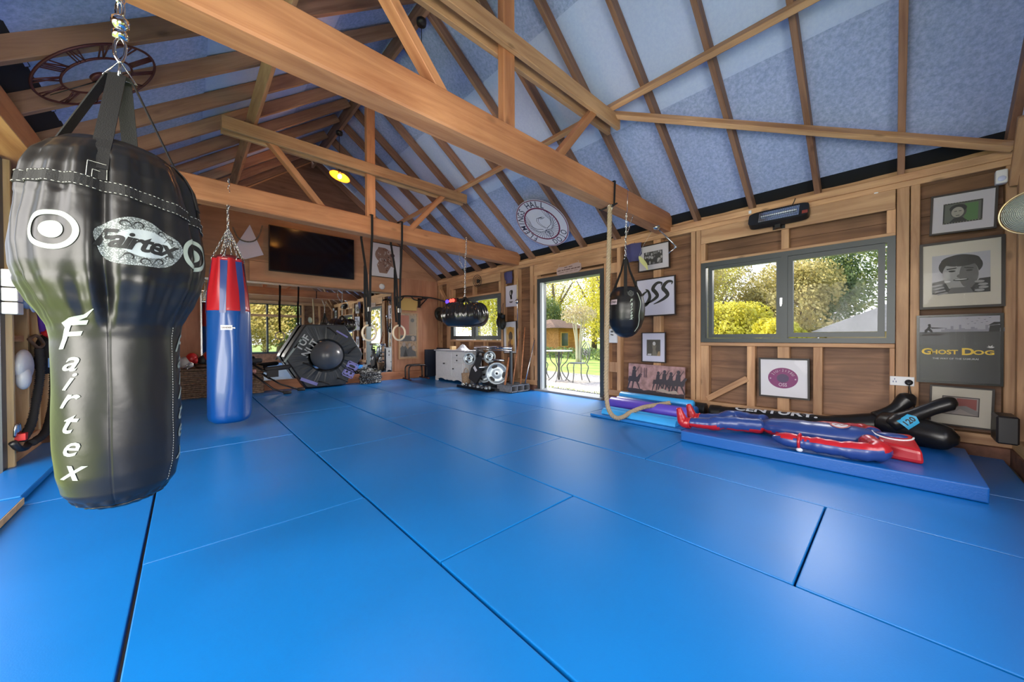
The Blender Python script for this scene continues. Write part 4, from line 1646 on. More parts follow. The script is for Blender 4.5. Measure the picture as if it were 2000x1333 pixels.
# top right: small print of a dark-haired figure on green, dotted border
fn = wall_fn(Xb, -.385, 2.058, math.radians(-1.5))
t = framed('framed_picture', (Xb, -.385, 1.87), fn, .355, .345, 'small framed print with a green panel and dotted border, topmost in the right-hand column', 'picture', DKF, MOUNT, .014, group='pictures right of the window')
sh = [(0, [(-.105, -.088), (.105, -.088), (.105, .088), (-.105, .088)]), (1, [(-.096, -.078), (.096, -.078), (.096, .078), (-.096, .078)]), (2, [(.01, -.078), (.082, -.078), (.082, .070), (.01, .070)]),
      (3, ell(-.022, .008, .044, .056)), (0, ell(-.024, .036, .047, .034)), (4, ell(-.026, .004, .034, .044)), (0, [(-.07, -.078), (-.045, -.045), (0, -.042), (.03, -.078)]),
      (0, [(-.045, .014), (-.03, .017), (-.03, .011), (-.045, .010)]), (0, [(-.02, .015), (-.005, .014), (-.006, .009), (-.02, .010)]), (0, [(-.036, -.022), (-.014, -.022), (-.016, -.027), (-.034, -.027)])]
for i in range(14):
    u = -.1 + i * .0154
    for vv in (-.084, .084):
        sh.append((4, [(u - .003, vv - .002), (u + .003, vv - .002), (u + .003, vv + .002), (u - .003, vv + .002)]))
picture(t, 'print', fn, [grey(.02), grey(.10, .9, 1, .85), grey(.16, .45, 1, .35), grey(.05), grey(.30, 1, .95, .8)], sh, .0125)
# second: black and white photograph of a man with fists raised
fn = wall_fn(Xb, -.376, 1.530, math.radians(.3))
t = framed('framed_picture', (Xb, -.376, 1.24), fn, .455, .585, 'large black and white photograph of a smiling man, second in the right-hand column', 'picture', DKF, CREAM, .02, group='pictures right of the window')
sh = [(1, [(-.155, -.165), (.155, -.165), (.155, .175), (-.155, .175)]),
      (0, ell(.0, .07, .118, .098, 30)), (2, ell(.0, -.005, .098, .135, 30)), (3, ell(.045, -.01, .05, .115, 24)), (0, ell(.0, .115, .105, .05, 24)),
      (0, [(-.075, .052), (-.02, .058), (-.018, .048), (-.072, .042)]), (0, [(.022, .056), (.07, .048), (.07, .038), (.022, .047)]),
      (0, ell(-.045, .028, .02, .008, 14)), (0, ell(.048, .026, .018, .008, 14)), (3, ell(.003, -.018, .022, .018, 14)), (0, ell(.003, -.05, .042, .010, 16)), (4, ell(.003, -.047, .034, .004, 14)),
      (0, [(-.155, -.165), (-.155, -.06), (-.09, -.045), (-.06, -.12), (.06, -.12), (.10, -.05), (.155, -.045), (.155, -.165)])]
for k, (cx, cy) in enumerate([(-.135, -.08), (-.125, -.105), (-.118, -.13), (-.105, -.152)]):
    sh.append((2, [(cx - .02, cy - .008), (cx + .035, cy + .004), (cx + .04, cy - .008), (cx - .02, cy - .022)]))
for k, (cx, cy) in enumerate([(.10, -.075), (.118, -.10), (.12, -.125), (.10, -.148)]):
    sh.append((2, ell(cx, cy, .026, .011, 12)))
sh += [(4, ell(-.07, -.06, .018, .008, 12)), (3, [(-.05, -.115), (.05, -.115), (.07, -.165), (-.07, -.165)])]
picture(t, 'print', fn, [grey(.022), grey(.34, 1, 1, 1.1), grey(.24), grey(.09), grey(.5)], sh, .0125)
# third: film poster
fn = wall_fn(Xb, -.366, .884, math.radians(.2))
t = framed('framed_poster', (Xb, -.366, .58), fn, .465, .60, 'glossy black poster with yellow lettering, third in the right-hand column', 'poster', plain('black_gloss_frame', (.012, .013, .014), .25), plain('poster_black', (.012, .014, .016), .4), .016, group='pictures right of the window')
sh = [(0, [(-.215, .150), (.215, .150), (.215, .280), (-.215, .280)])]
x = -.09
for wd, hh in ((.02, .02), (.012, .035), (.02, .025), (.015, .05), (.03, .02), (.012, .06), (.02, .03), (.03, .022), (.02, .04), (.014, .03), (.04, .018), (.014, .055), (.03, .03), (.02, .06), (.03, .03)):
    sh.append((1, [(x, .150), (x + wd, .150), (x + wd, .150 + hh), (x, .150 + hh)]))
    x += wd
sh += [(2, [(.16, .15), (.215, .15), (.215, .205), (.165, .200)]), (2, [(.155, .20), (.215, .21), (.215, .228), (.185, .228)]),
       # swordsman
       (2, [(-.185, .135), (-.175, .138), (-.165, .165), (-.150, .150), (-.146, .138), (-.137, .138), (-.140, .160), (-.152, .180), (-.150, .192), (-.115, .188), (-.06, .184), (-.115, .180), (-.145, .180), (-.150, .205), (-.162, .205), (-.170, .185), (-.186, .165)]), (2, ell(-.158, .212, .009, .010, 12))]
for u, v in ((.05, .26), (.075, .235), (.09, .22), (.055, .215), (.11, .262), (.125, .225), (.14, .25), (.165, .265), (.10, .24), (.15, .232)):
    sh.append((2, [(u - .008, v + .002), (u, v - .002), (u + .008, v + .003), (u, v + .001)]))
sh += [(3, [(-.18, .135), (-.06, .132), (-.10, .118), (-.20, .118)])]
picture(t, 'poster_picture', fn, [grey(.34, 1, 1, 1.12), grey(.22, 1, 1, 1.15), grey(.015), grey(.04, 1, .8, .8)], sh, .0125)
b = MB()
put_text(b, 'G', lambda u, v: fn(u - .172, v - .022, .0135), .075, bold=.03, wx=1.2)
put_text(b, 'HOST', lambda u, v: fn(u - .073, v - .026, .0135), .052, bold=.03, wx=1.12)
put_text(b, 'D', lambda u, v: fn(u + .055, v - .020, .0135), .080, bold=.035, wx=1.15)
put_text(b, 'OG', lambda u, v: fn(u + .135, v - .026, .0135), .052, bold=.03, wx=1.35)
b.build('yellow_title', plain('title_yellow', (.75, .50, .04), .5), t)
b = MB()
put_text(b, 'THE WAY OF THE SAMURAI', lambda u, v: fn(u - .015, v - .083, .0135), .020, bold=.01, wx=1.0)
flat(b, [(.15, .02), (.165, .012), (.18, .012), (.19, .02), (.178, .026), (.18, .038), (.168, .026), (.158, .034), (.16, .024)], fn, .0135)
b.build('subtitle', grey(.5), t)
# fourth: cream print with a red panel
fn = wall_fn(Xb, -.383, .390, math.radians(-1.2))
t = framed('framed_picture', (Xb, -.383, .22), fn, .345, .345, 'cream framed print with a dull red panel, lowest in the right-hand column', 'picture', DKF, CREAM, .013, group='pictures right of the window')
sh = [(0, [(-.10, -.075), (.10, -.075), (.10, .085), (-.10, .085)]), (1, [(-.094, -.068), (.094, -.068), (.094, .078), (-.094, .078)]), (2, [(-.02, -.01), (.085, -.02), (.085, .070), (-.02, .070)]), (3, [(-.094, -.068), (-.05, -.068), (.0, -.02), (.05, -.05), (.094, -.068), (.094, -.03), (.03, .01), (-.094, -.01)]), (0, ell(-.05, .025, .025, .03, 14))]
picture(t, 'print', fn, [grey(.05, 1, .8, .8), grey(.28, 1, .85, .8), grey(.25, 1, .25, .22), grey(.2, 1, .9, .9)], sh, .0125)
# under the window: jiu-jitsu roundel
fn = wall_fn(4.890, .840, .535, math.radians(0.5))
t = framed('framed_picture', (4.89, .84, .33), fn, .455, .445, 'framed white print with a purple jiu-jitsu roundel, on the studs under the big window', 'picture', DKF, PAPER, .018)
PUR = plain('purple_print', (.20, .035, .14), .6)
b = MB()
flat(b, ell(-.005, .0, .135, .115, 40), lambda u, v, d: fn(u, v, d), .0128)
b.build('roundel', PUR, t)
b = MB()
for i, c in enumerate('JIU-JITSU'):
    a = math.radians(152 - i * 15.5)
    r_x, r_y = .103, .085
    et = Vector((math.sin(a), -math.cos(a)))
    er = Vector((math.cos(a), math.sin(a)))
    put_text(b, c, lambda u, v: fn(-.005 + r_x * er.x + et.x * u + er.x * v, r_y * er.y + et.y * u + er.y * v, .0136), .034, bold=.02)
put_text(b, 'OSS', lambda u, v: fn(u - .005, v - .074, .0136), .052, bold=.02, wx=.85)
for s in (-1, 1):
    flat(b, ell(-.005 + s * .112, -.008, .008, .008, 8), fn, .0136)
b.build('roundel_lettering', grey(.45, 1, .75, .95), t)
picture(t, 'centre_shape', fn, [grey(.08, 1, .6, 1.4)], [(0, ell(-.005, -.002, .055, .048, 20))], .0130)
# brush-stroke OSS
fn = wall_fn(4.888, 2.30, 1.565, math.radians(.8))
t = framed('framed_picture', (4.89, 2.3, 1.29), fn, .57, .545, 'square white framed print with three black brush-stroke letters', 'picture', DKF, plain('cool_white_paper', (.55, .55, .66), .7), .016, group='pictures left of the window')
b = MB()
def S_(cx, w, mir=1):
    return [(cx + .105 * w, .150), (cx + .115 * w, .185), (cx + .06 * w, .195), (cx + .01 * w, .160), (cx - .01 * w, .11), (cx + .03 * w, .06), (cx + .05 * w, .01), (cx + .0 * w, -.035), (cx - .08 * w, -.075), (cx - .15 * w, -.10)]
def brush(pts, ws):
    p = smooth_path([(x, y, 0) for x, y in pts], 5)
    n = len(p)
    w = [ws[0] + (ws[1] - ws[0]) * math.sin(PI * min(1, (i / n) * 1.02)) for i in range(n)]
    put(b, stroke([(q.x, q.y) for q in p], w), lambda u, v: fn(u, v, .0130))
brush(S_(.125, 1.0), (.010, .056))
brush(S_(-.02, 1.0), (.010, .054))
brush([(-.10, .10), (-.17, .06), (-.235, -.02), (-.21, -.10), (-.13, -.09), (-.08, .0), (-.10, .09), (-.14, .12)], (.014, .055))
b.build('brush_lettering', plain('brush_ink', (.03, .032, .028), .7), t)
# group photograph above it
fn = wall_fn(4.888, 2.325, 2.13, math.radians(1.0))
t = framed('framed_picture', (4.89, 2.32, 1.95), fn, .46, .37, 'framed black and white group photograph, topmost between door and window', 'picture', DKF, MOUNT, .014, group='pictures left of the window')
sh = [(0, [(-.14, -.10), (.13, -.10), (.13, .085), (-.14, .085)])]
rnd = random.Random(3)
for i in range(26):
    u, v = rnd.uniform(-.125, .115), rnd.uniform(-.085, .07)
    sh.append((rnd.choice((1, 2, 1)), ell(u, v, rnd.uniform(.008, .02), rnd.uniform(.012, .025), 10)))
picture(t, 'print', fn, [grey(.04), grey(.32), grey(.13)], sh, .0125)
# portrait below the round bag
fn = wall_fn(4.888, 2.325, .85, 0)
t = framed('framed_picture', (4.89, 2.325, .64), fn, .355, .43, 'framed narrow portrait with a wide pale mount, between the brush print and the horsemen', 'picture', DKF, plain('blueish_mount', (.52, .52, .64), .7), .014, group='pictures left of the window')
sh = [(0, [(-.10, -.12), (.10, -.12), (.10, .11), (-.10, .11)]), (1, [(-.02, .03), (.0, .055), (.03, .05), (.04, .02), (.03, -.03), (.06, -.12), (-.02, -.12), (-.01, -.03)]), (2, ell(.01, .055, .022, .028, 14)), (3, [(.05, -.12), (.10, -.12), (.09, -.05), (.065, -.06)]), (2, [(-.09, -.115), (-.03, -.115), (-.03, -.09), (-.08, -.09)])]
picture(t, 'print', fn, [grey(.07, 1, .95, .8), grey(.16, 1, .9, .7), grey(.45), grey(.3, 1, .7, .4)], sh, .0125)
# canvas of horsemen
fn = wall_fn(4.885, 2.296, .385, math.radians(-1.2))
t = thing('canvas_print', (4.88, 2.296, .17), 'long unframed canvas of dark riders on a pinkish ground, leaning low beside the rollers', 'picture')
b = MB()
rect(b, fn, -.405, .405, -.215, .215, 0, .028)
b.build('canvas', plain('pinkish_canvas', (.36, .22, .22), .8, noise=.35, nscale=14), t)
sh = []
rnd = random.Random(5)
def horse(cx, cy, s, t_):
    return [(t_, [(cx - .07 * s, cy - .02 * s), (cx - .06 * s, cy + .03 * s), (cx - .02 * s, cy + .035 * s), (cx + .03 * s, cy + .03 * s), (cx + .06 * s, cy + .07 * s), (cx + .085 * s, cy + .06 * s), (cx + .065 * s, cy + .03 * s), (cx + .05 * s, cy - .02 * s)]),
            (t_, [(cx - .06 * s, cy - .02 * s), (cx - .04 * s, cy - .02 * s), (cx - .07 * s, cy - .11 * s), (cx - .08 * s, cy - .11 * s)]), (t_, [(cx - .02 * s, cy - .02 * s), (cx, cy - .02 * s), (cx - .02 * s, cy - .11 * s), (cx - .03 * s, cy - .11 * s)]),
            (t_, [(cx + .02 * s, cy - .02 * s), (cx + .04 * s, cy - .02 * s), (cx + .07 * s, cy - .10 * s), (cx + .06 * s, cy - .10 * s)]),
            (t_, [(cx - .03 * s, cy + .03 * s), (cx + .02 * s, cy + .03 * s), (cx + .015 * s, cy + .10 * s), (cx - .02 * s, cy + .10 * s)]), (t_, ell(cx, cy + .118 * s, .018 * s, .02 * s, 10)), (t_, [(cx + .01 * s, cy + .08 * s), (cx + .05 * s, cy + .14 * s), (cx + .052 * s, cy + .135 * s), (cx + .015 * s, cy + .07 * s)])]
sh += [(0, [(-.405, -.213)] + [(-.405 + .81 * i / 20, -.165 + .02 * rnd.random()) for i in range(21)] + [(.405, -.213)])]
sh += horse(-.31, -.02, 1.45, 0)
for cx, s in ((.05, 1.15), (.14, 1.25), (.23, 1.2), (.33, 1.35)):
    sh += horse(cx, -.02 + rnd.uniform(-.01, .01), s, 0)
for cx in (-.2, -.15, -.12):
    sh += [(1, [(cx - .008, .03), (cx + .008, .03), (cx + .006, .17), (cx - .006, .17)])]
sh += [(2, [(.02, -.14), (.12, -.10), (.2, -.13), (.3, -.11), (.34, -.15), (.2, -.16)])]
picture(t, 'riders', fn, [grey(.045, 1, .85, 1.1), grey(.14, 1, .6, .7), grey(.38, 1, .85, .75)], sh, .0285)
# small print and tiger print left of the door
fn = wall_fn(4.888, 5.315, 1.845, 0)
t = thing('paper_print', (4.89, 5.315, 1.63), 'small unframed white print of a dark fist emblem, left of the open door', 'picture')
b = MB()
rect(b, fn, -.17, .17, -.215, .215, 0, .006)
b.build('paper', plain('cold_white_paper', (.55, .54, .62), .7), t)
picture(t, 'emblem', fn, [INK, grey(.3)], [(0, ell(-.01, .06, .05, .06, 16)), (1, ell(-.02, .06, .03, .04, 12)), (0, [(-.05, .03), (.02, .02), (.03, -.06), (-.02, -.07)]), (0, ell(.02, .08, .03, .045, 12)), (0, [(-.06, -.11), (.05, -.11), (.05, -.125), (-.06, -.125)]), (0, [(-.04, -.13), (.03, -.13), (.03, -.14), (-.04, -.14)])], .0062)
fn = wall_fn(4.888, 5.35, 1.0, math.radians(1.5))
t = framed('framed_picture', (4.89, 5.35, .66), fn, .40, .66, 'tall framed print of an orange and brown figure on white, above the weight rack', 'picture', DKF, PAPER, .012)
sh = [(0, [(-.12, -.28), (.14, -.28), (.14, .20), (-.12, .22)]), (1, ell(.01, .12, .10, .10, 20)), (2, ell(.02, .02, .06, .10, 16)), (3, [(-.08, -.28), (.10, -.28), (.08, -.05), (.0, -.02), (-.06, -.1)]), (2, ell(.0, -.18, .03, .05, 12)), (1, ell(.06, -.1, .03, .06, 12))]
picture(t, 'print', fn, [grey(.55, 1, .72, .35), grey(.5, 1, .55, .12), grey(.10, 1, .7, .5), grey(.22, 1, .5, .25)], sh, .0125)

# sign over the door
fn = wall_fn(4.888, 3.845, 2.19, math.radians(1.0))
t = thing('door_sign', (4.89, 3.845, 2.09), 'small pinkish plaque with dark writing over the open door', 'sign')
b = MB()
pl = [(-.26, -.05), (-.24, -.085), (.22, -.085), (.27, -.04), (.27, .05), (.20, .075), (.08, .07), (.03, .06), (-.10, .045), (-.20, .055), (-.26, .03)]
b.prism(pl, fn, 0, .014)
b.build('plaque', plain('pinkish_plaque', (.42, .31, .29), .6), t)
b = MB()
for u, w in ((-.05, .07), (.05, .08)):
    flat(b, [(u - w / 2, .022), (u + w / 2, .024), (u + w / 2, .036), (u - w / 2, .034)], fn, .0146)
for u, w in ((-.20, .07), (-.125, .04), (-.075, .04), (.0, .09), (.09, .06), (.155, .05), (.22, .06)):
    flat(b, [(u - w / 2, -.020), (u + w / 2, -.018), (u + w / 2, -.002), (u - w / 2, -.004)], fn, .0146)
for u, w in ((-.15, .12), (-.03, .06), (.06, .07), (.16, .08)):
    flat(b, [(u - w / 2, -.052), (u + w / 2, -.050), (u + w / 2, -.044), (u - w / 2, -.046)], fn, .0146)
b.build('writing', plain('brown_writing', (.09, .045, .04), .7), t)
for s in (-.22, .23):
    MB().tube([fn(s, .05, .01), fn(s * .9, .11, .01)], .002, 5).build('string', THREAD, t)

# heater over the window
hx = Vector((4.83, .885, 2.325))
t = thing('patio_heater', (4.83, .885, 2.2), 'black wall-mounted infrared heater with a wire grille, over the big window', 'heater')
tilt = Matrix.Translation(hx) @ Matrix.Rotation(math.radians(25), 4, 'Y')
def HB(fnc, name, mat):
    b = MB()
    fnc(b)
    b.xf(tilt)
    return b.build(name, mat, t)
def casing(b):
    pts = ell(0, 0, 1, 1, 40)
    poly = []
    for x, y in pts:
        sx_ = math.copysign(abs(x) ** .35, x) * .27
        sy_ = math.copysign(abs(y) ** .35, y) * .09
        poly.append((sx_, sy_))
    b.prism(poly, lambda u, v, d: (-.045 + d, -u, v), 0, .08)
HB(casing, 'casing', BLACK)
HB(lambda b: b.box((-.048, -.19, -.062), (-.046, .17, .062)), 'reflector', plain('lamp_reflector', (.55, .62, .75), .18, metal=.9))
HB(lambda b: b.tube([(-.06, -.17, .0), (-.06, .15, .0)], .008, 10), 'heating_element', plain('quartz_tube', (.75, .80, .9), .2))
def grille(b):
    for i in range(19):
        y = -.185 + i * .0195
        b.tube([(-.072, y, -.062), (-.072, y, .062)], .0014, 4)
    for z in (-.06, -.03, 0, .03, .06):
        b.tube([(-.073, -.19, z), (-.073, .17, z)], .0018, 4)
HB(grille, 'grille', BLACKM)
HB(lambda b: b.box((-.048, -.262, -.06), (-.046, -.215, -.02)), 'badge', plain('red_badge', (.25, .05, .04), .5))
MB().box((4.80, .86, 2.20), (4.872, .91, 2.24)).box((4.872, .83, 2.20), (4.884, .94, 2.30)).build('bracket', BLACKM, t)
MB().tube(smooth_path([(4.86, .80, 2.36), (4.88, .76, 2.45), (4.875, .74, 2.50)], 5), .005, 6).build('cable', BLACK, t)

# little fixings
for k, (y, z, lab) in enumerate(((1.615, 2.33, 'tiny white clip at the left end of the board over the window'), (.13, 2.365, 'tiny white clip at the right end of the board over the window'), (1.16, 2.46, 'tiny white clip on the wall plate beside the heater'))):
    b = MB().box((4.885 if z < 2.4 else 4.87, y - .014, z - .018), (4.90 if z < 2.4 else 4.885, y + .014, z + .018))
    o = b.build('cable_clip', WHITE, loc=(4.89, y, z - .018), bevel=.002)
    tag(o, lab, 'clip', 'cable clips')
# alarm sensor
t = thing('alarm_sensor', (4.88, -.575, 2.22), 'white motion sensor high in the corner above the right-hand pictures', 'sensor')
b = MB().box((4.82, -.605, 2.225), (4.89, -.545, 2.335))
b.build('housing', WHITE, t, bevel=.012, bseg=3)
MB().ball((4.822, -.575, 2.262), (.008, .022, .022), 14, 8).build('lens', plain('pale_lens', (.55, .6, .85), .2), t)
# double socket with plug
t = thing('wall_socket', (4.885, -.046, .54), 'white double socket with a black plug in it, right of the window', 'socket')
MB().box((4.885, -.123, .537), (4.895, .031, .622)).build('face_plate', WHITE, t, bevel=.003)
b = MB()
for y in (.0,):
    b.box((4.8835, y - .012, .565), (4.8852, y - .006, .58)).box((4.8835, y + .006, .565), (4.8852, y + .012, .58)).box((4.8835, y - .003, .59), (4.8852, y + .003, .603))
b.build('pin_holes', plain('slot_blue', (.08, .1, .25), .5), t)
MB().box((4.878, -.035, .60), (4.8852, -.022, .615)).box((4.878, -.075, .60), (4.8852, -.062, .615)).build('rocker', WHITE, t)
MB().lathe([(0, 0), (.026, 0), (.026, .018), (.016, .03), (0, .03)], (0, 0, 0), 16, axis='x').xf(Matrix.Translation((4.885, -.088, .572)) @ Matrix.Rotation(PI, 4, 'Z')).build('plug', BLACK, t)
MB().tube(smooth_path([(4.858, -.088, .56), (4.85, -.10, .48), (4.87, -.115, .40), (4.87, -.13, .28), (4.86, -.14, .19)], 5), .0045, 6).build('cord', BLACK, t)
# thermostat-like white box by the door
t = thing('control_box', (4.89, 2.98, .90), 'white control box with dark marks on the door post behind the round bag', 'switch')
MB().box((4.86, 2.90, .91), (4.90, 3.05, 1.13)).build('housing', WHITE, t, bevel=.004)
picture(t, 'marks', wall_fn(4.86, 2.975, 1.02), [grey(.1)], [(0, [(-.03, .05), (.02, .05), (.02, .08), (-.03, .08)]), (0, [(-.03, .01), (.02, .0), (.02, .02), (-.03, .03)])], .0005)

# lamp on an arm by the near beam's right end
t = thing('spotlight', (4.62, 1.98, 2.38), 'silver clamp lamp at the window end of the near tie beam', 'lamp', 'clamp lamps on the beams')
b = MB().ball((4.53, 2.12, 2.43), (.05, .045, .035), 16, 10)
b.build('lamp_head', STEEL, t)
MB().tube([(4.56, 2.10, 2.40), (4.66, 1.98, 2.24), (4.70, 1.93, 2.17)], .010, 7).build('arm', STEEL, t)
MB().tube([(4.70, 1.93, 2.17), (4.66, 2.02, 2.10)], .009, 7).ball((4.69, 1.94, 2.17), .022, 12, 8).build('joint', STEEL, t)
t = thing('feather', (4.70, 2.30, 2.0), 'pale yellow feather hanging before the group photograph', 'feather')
b = MB()
sp = smooth_path([(4.72, 2.46, 2.14, ), (4.72, 2.42, 2.08), (4.72, 2.36, 2.0), (4.72, 2.33, 1.93)], 5)
n = len(sp)
ww = [.008 + .045 * math.sin(PI * (i / (n - 1)) ** .8) for i in range(n)]
ribs = []
vs, fs = [], []
for i, p in enumerate(sp):
    for s in (-1, 0, 1):
        vs.append((p.x - .006 * abs(s), p.y - s * ww[i] * .5, p.z + s * ww[i] * .3))
for i in range(n - 1):
    for j in (0, 1):
        a = 3 * i + j
        fs.append((a, a + 1, a + 4, a + 3))
b.add(vs, fs, 0, True)
b.tube(sp, .002, 5)
b.build('vane', plain('pale_yellow_feather', (.60, .60, .26), .7), t)
MB().tube([(4.72, 2.46, 2.14), (4.72, 2.40, 2.28), (4.72, 2.27, 2.46)], .0015, 4).build('thread', THREAD, t)
# violet-blue cloth bag hanging under the plate behind the round bag
for (y, z, s, lab) in ((2.62, 2.24, 1.0, 'folded violet cloth hanging from the plate left of the group photograph'), (5.36, 2.22, .9, 'folded violet cloth hanging from the plate left of the open door')):
    t = thing('hanging_cloth', (4.86, y, z - .14), lab, 'cloth')
    b = MB()
    vs, fs = [], []
    for i in range(9):
        for j in range(9):
            u, v = (i / 8 - .5) * .26 * s, (j / 8 - .5) * .26 * s
            vs.append((4.83 - .02 * math.cos(u * 30) - .012 * math.sin(v * 22), y + u * (1 - .25 * (j < 3)), z + v))
    for i in range(8):
        for j in range(8):
            a = i * 9 + j
            fs.append((a, a + 1, a + 10, a + 9))
    b.add(vs, fs, 0, True)
    n0 = len(vs)
    b.add([(v[0] + .006, v[1], v[2]) for v in vs], [f[::-1] for f in fs], 0, True)
    b.build('cloth', plain('violet_cloth', (.06, .06, .16), .9) if 'violet_cloth' not in MATS else MATS['violet_cloth'], t)
    MB().tube([(4.87, y, z + .12), (4.895, y, z + .17)], .004, 5).build('hook', STEEL, t)
# speaker-like dark box over far window
t = thing('wall_fan', (4.86, 6.35, 2.2), 'small dark caged fan on the board over the far window', 'fan')
b = MB()
for r in (.05, .09, .13):
    b.ring((4.80, 6.35, 2.27), r, .006, (1, .15, .1), 24, 5)
b.ball((4.82, 6.35, 2.27), (.03, .04, .04), 12, 8)
b.build('cage', BLACKM, t)
MB().tube([(4.82, 6.35, 2.27), (4.90, 6.35, 2.30)], .016, 8).build('bracket', BLACKM, t)
# wire caged round fan at the right border
fc = Vector((3.90, -.585, 1.775))
t = thing('wall_fan', fc, 'round wire-caged fan with a gilt rim at the right border', 'fan')
nf = Vector((-.95, .33, -.12)).normalized()
b = MB()
for i in range(1, 16):
    b.ring(fc + nf * (.045 * (1 - (i / 16) ** 2)), .130 * i / 16, .0016, nf, 40, 4)
xx = nf.orthogonal().normalized()
yy = nf.cross(xx)
for k in range(24):
    a = 2 * PI * k / 24
    e = xx * math.cos(a) + yy * math.sin(a)
    b.tube([fc + e * .02 + nf * .045, fc + e * .10 + nf * .035, fc + e * .130], .0014, 4)
b.build('cage', plain('grey_wire', (.38, .40, .36), .4, metal=.5), t)
b = MB().ring(fc, .133, .005, nf, 48, 7)
b.build('rim', plain('gilt_rim', (.65, .50, .28), .3, metal=.7), t)
b = MB()
for k in range(4):
    a = PI / 2 * k + .3
    e = xx * math.cos(a) + yy * math.sin(a)
    g = -xx * math.sin(a) + yy * math.cos(a)
    pts = [fc + e * .03 - g * .02 - nf * .01, fc + e * .15 - g * .06 - nf * .02, fc + e * .16 + g * .05 + nf * .005, fc + e * .03 + g * .02]
    vs = [p for p in pts] + [p - nf * .003 for p in pts]
    b.add(vs, [(0, 1, 2, 3), (7, 6, 5, 4), (0, 4, 5, 1), (1, 5, 6, 2), (2, 6, 7, 3), (3, 7, 4, 0)])
b.lathe([(0, 0), (.03, 0), (.03, .04), (0, .045)], (0, 0, 0), 16)
b.build('blades', plain('pale_blade', (.35, .42, .40), .4), t) if False else None
q = MB()
q.lathe([(0, -.03), (.125, -.03), (.127, -.02), (.05, -.012), (0, -.01)], (0, 0, 0), 32)
M_ = Matrix(((xx.x, yy.x, nf.x, fc.x), (xx.y, yy.y, nf.y, fc.y), (xx.z, yy.z, nf.z, fc.z), (0, 0, 0, 1)))
q.xf(M_)
q.build('back_plate', plain('pale_green_enamel', (.30, .36, .33), .4), t)
MB().tube([fc - nf * .03, (3.99, -.62, 1.775), (3.99, -.72, 1.77)], .018, 8).build('bracket', BLACKM, t)
# black box low on the near gable
o = MB().box((4.30, -.60, .22), (4.52, -.50, .42)).build('speaker_box', BLACK, loc=(4.41, -.55, .22), bevel=.01)
tag(o, 'small black box low on the right border, on the near gable wall', 'speaker')

# ---- far wall: television, print, sensor, paper
t = thing('television', (1.96, 8.2, 2.3), 'wide black flat television on the far plywood wall', 'television')
fn = far_fn(8.15, 1.955, 2.735, math.radians(-.3))
b = MB()
rect(b, fn, -.785, .785, -.44, .44, 0, .035)
b.build('cabinet', plain('tv_black', (.008, .008, .010), .3), t, bevel=.006)
b = MB()
rect(b, fn, -.770, .770, -.420, .425, .0352, .0365)
b.build('screen', plain('tv_screen', (.004, .004, .008), .10), t)
MB().box((1.8, 8.15, 2.6), (2.1, 8.235, 2.85)).build('wall_bracket', BLACKM, t)
fn = far_fn(8.215, 3.50, 2.83, 0)
t = framed('framed_picture', (3.5, 8.2, 2.44), fn, .72, .80, 'large framed print of a crouching brown figure on white, behind the ring straps', 'picture', DKF, PAPER, .014)
sh = [(0, ell(-.06, .12, .20, .18, 18)), (0, [(-.24, .15), (-.18, .3), (-.02, .30), (.12, .22), (.22, .02), (.24, -.16), (.12, -.12), (.02, -.30), (-.16, -.30), (-.22, -.12), (-.16, .0)]), (1, ell(.10, .20, .08, .06, 14)), (2, ell(.16, .15, .055, .045, 12))]
rnd = random.Random(9)
for i in range(60):
    a, r = rnd.uniform(0, 6.28), rnd.uniform(0, .2)
    u, v = -.03 + r * math.cos(a) * .95, .0 + r * math.sin(a) * 1.35
    sh.append((rnd.choice((1, 2, 3, 3)), [(u - .02 * rnd.random() - .008, v), (u, v + .02), (u + .02, v - .01), (u, v - .02)]))
picture(t, 'print', fn, [grey(.26, 1, .62, .5), grey(.45, 1, .85, .8), grey(.06, 1, .5, .5), grey(.20, 1, .45, .32)], sh, .0125)
o = MB().lathe([(0, 0), (.065, 0), (.07, -.012), (.06, -.03), (.03, -.036), (0, -.036)], (0, 0, 0), 28, axis='y')
o = o.xf(Matrix.Translation((3.405, 8.235, 2.215))).build('smoke_alarm', WHITE, loc=(3.405, 8.235, 2.15))
tag(o, 'round white alarm on the plywood just above the mirror', 'smoke alarm')
fn = far_fn(8.21, .875, 2.80, 0)
t = thing('paper_sheet', (.875, 8.2, 2.5), 'tilted sheet of white paper pinned between the punch bag and the television', 'paper')
b = MB()
b.prism([(.015, .335), (.225, -.20), (-.07, -.33), (-.21, -.12)], fn, 0, .003)
b.build('paper', plain('lilac_white_paper', (.62, .58, .70), .7), t)
t = thing('spare_chain', (.9, 8.17, 2.75), 'short rusty chain looped across the white paper sheet', 'chain')
b = MB()
cp = smooth_path([(.64, 8.18, 3.02), (.70, 8.17, 2.86), (.80, 8.17, 2.80), (.93, 8.17, 2.82), (1.02, 8.17, 2.93), (1.08, 8.18, 3.15)], 3)
for i in range(len(cp) - 1):
    chain_links(b, cp[i], cp[i + 1], .05, .005, .022)
b.build('chain', plain('dull_chain', (.28, .24, .20), .4, metal=.8), t)
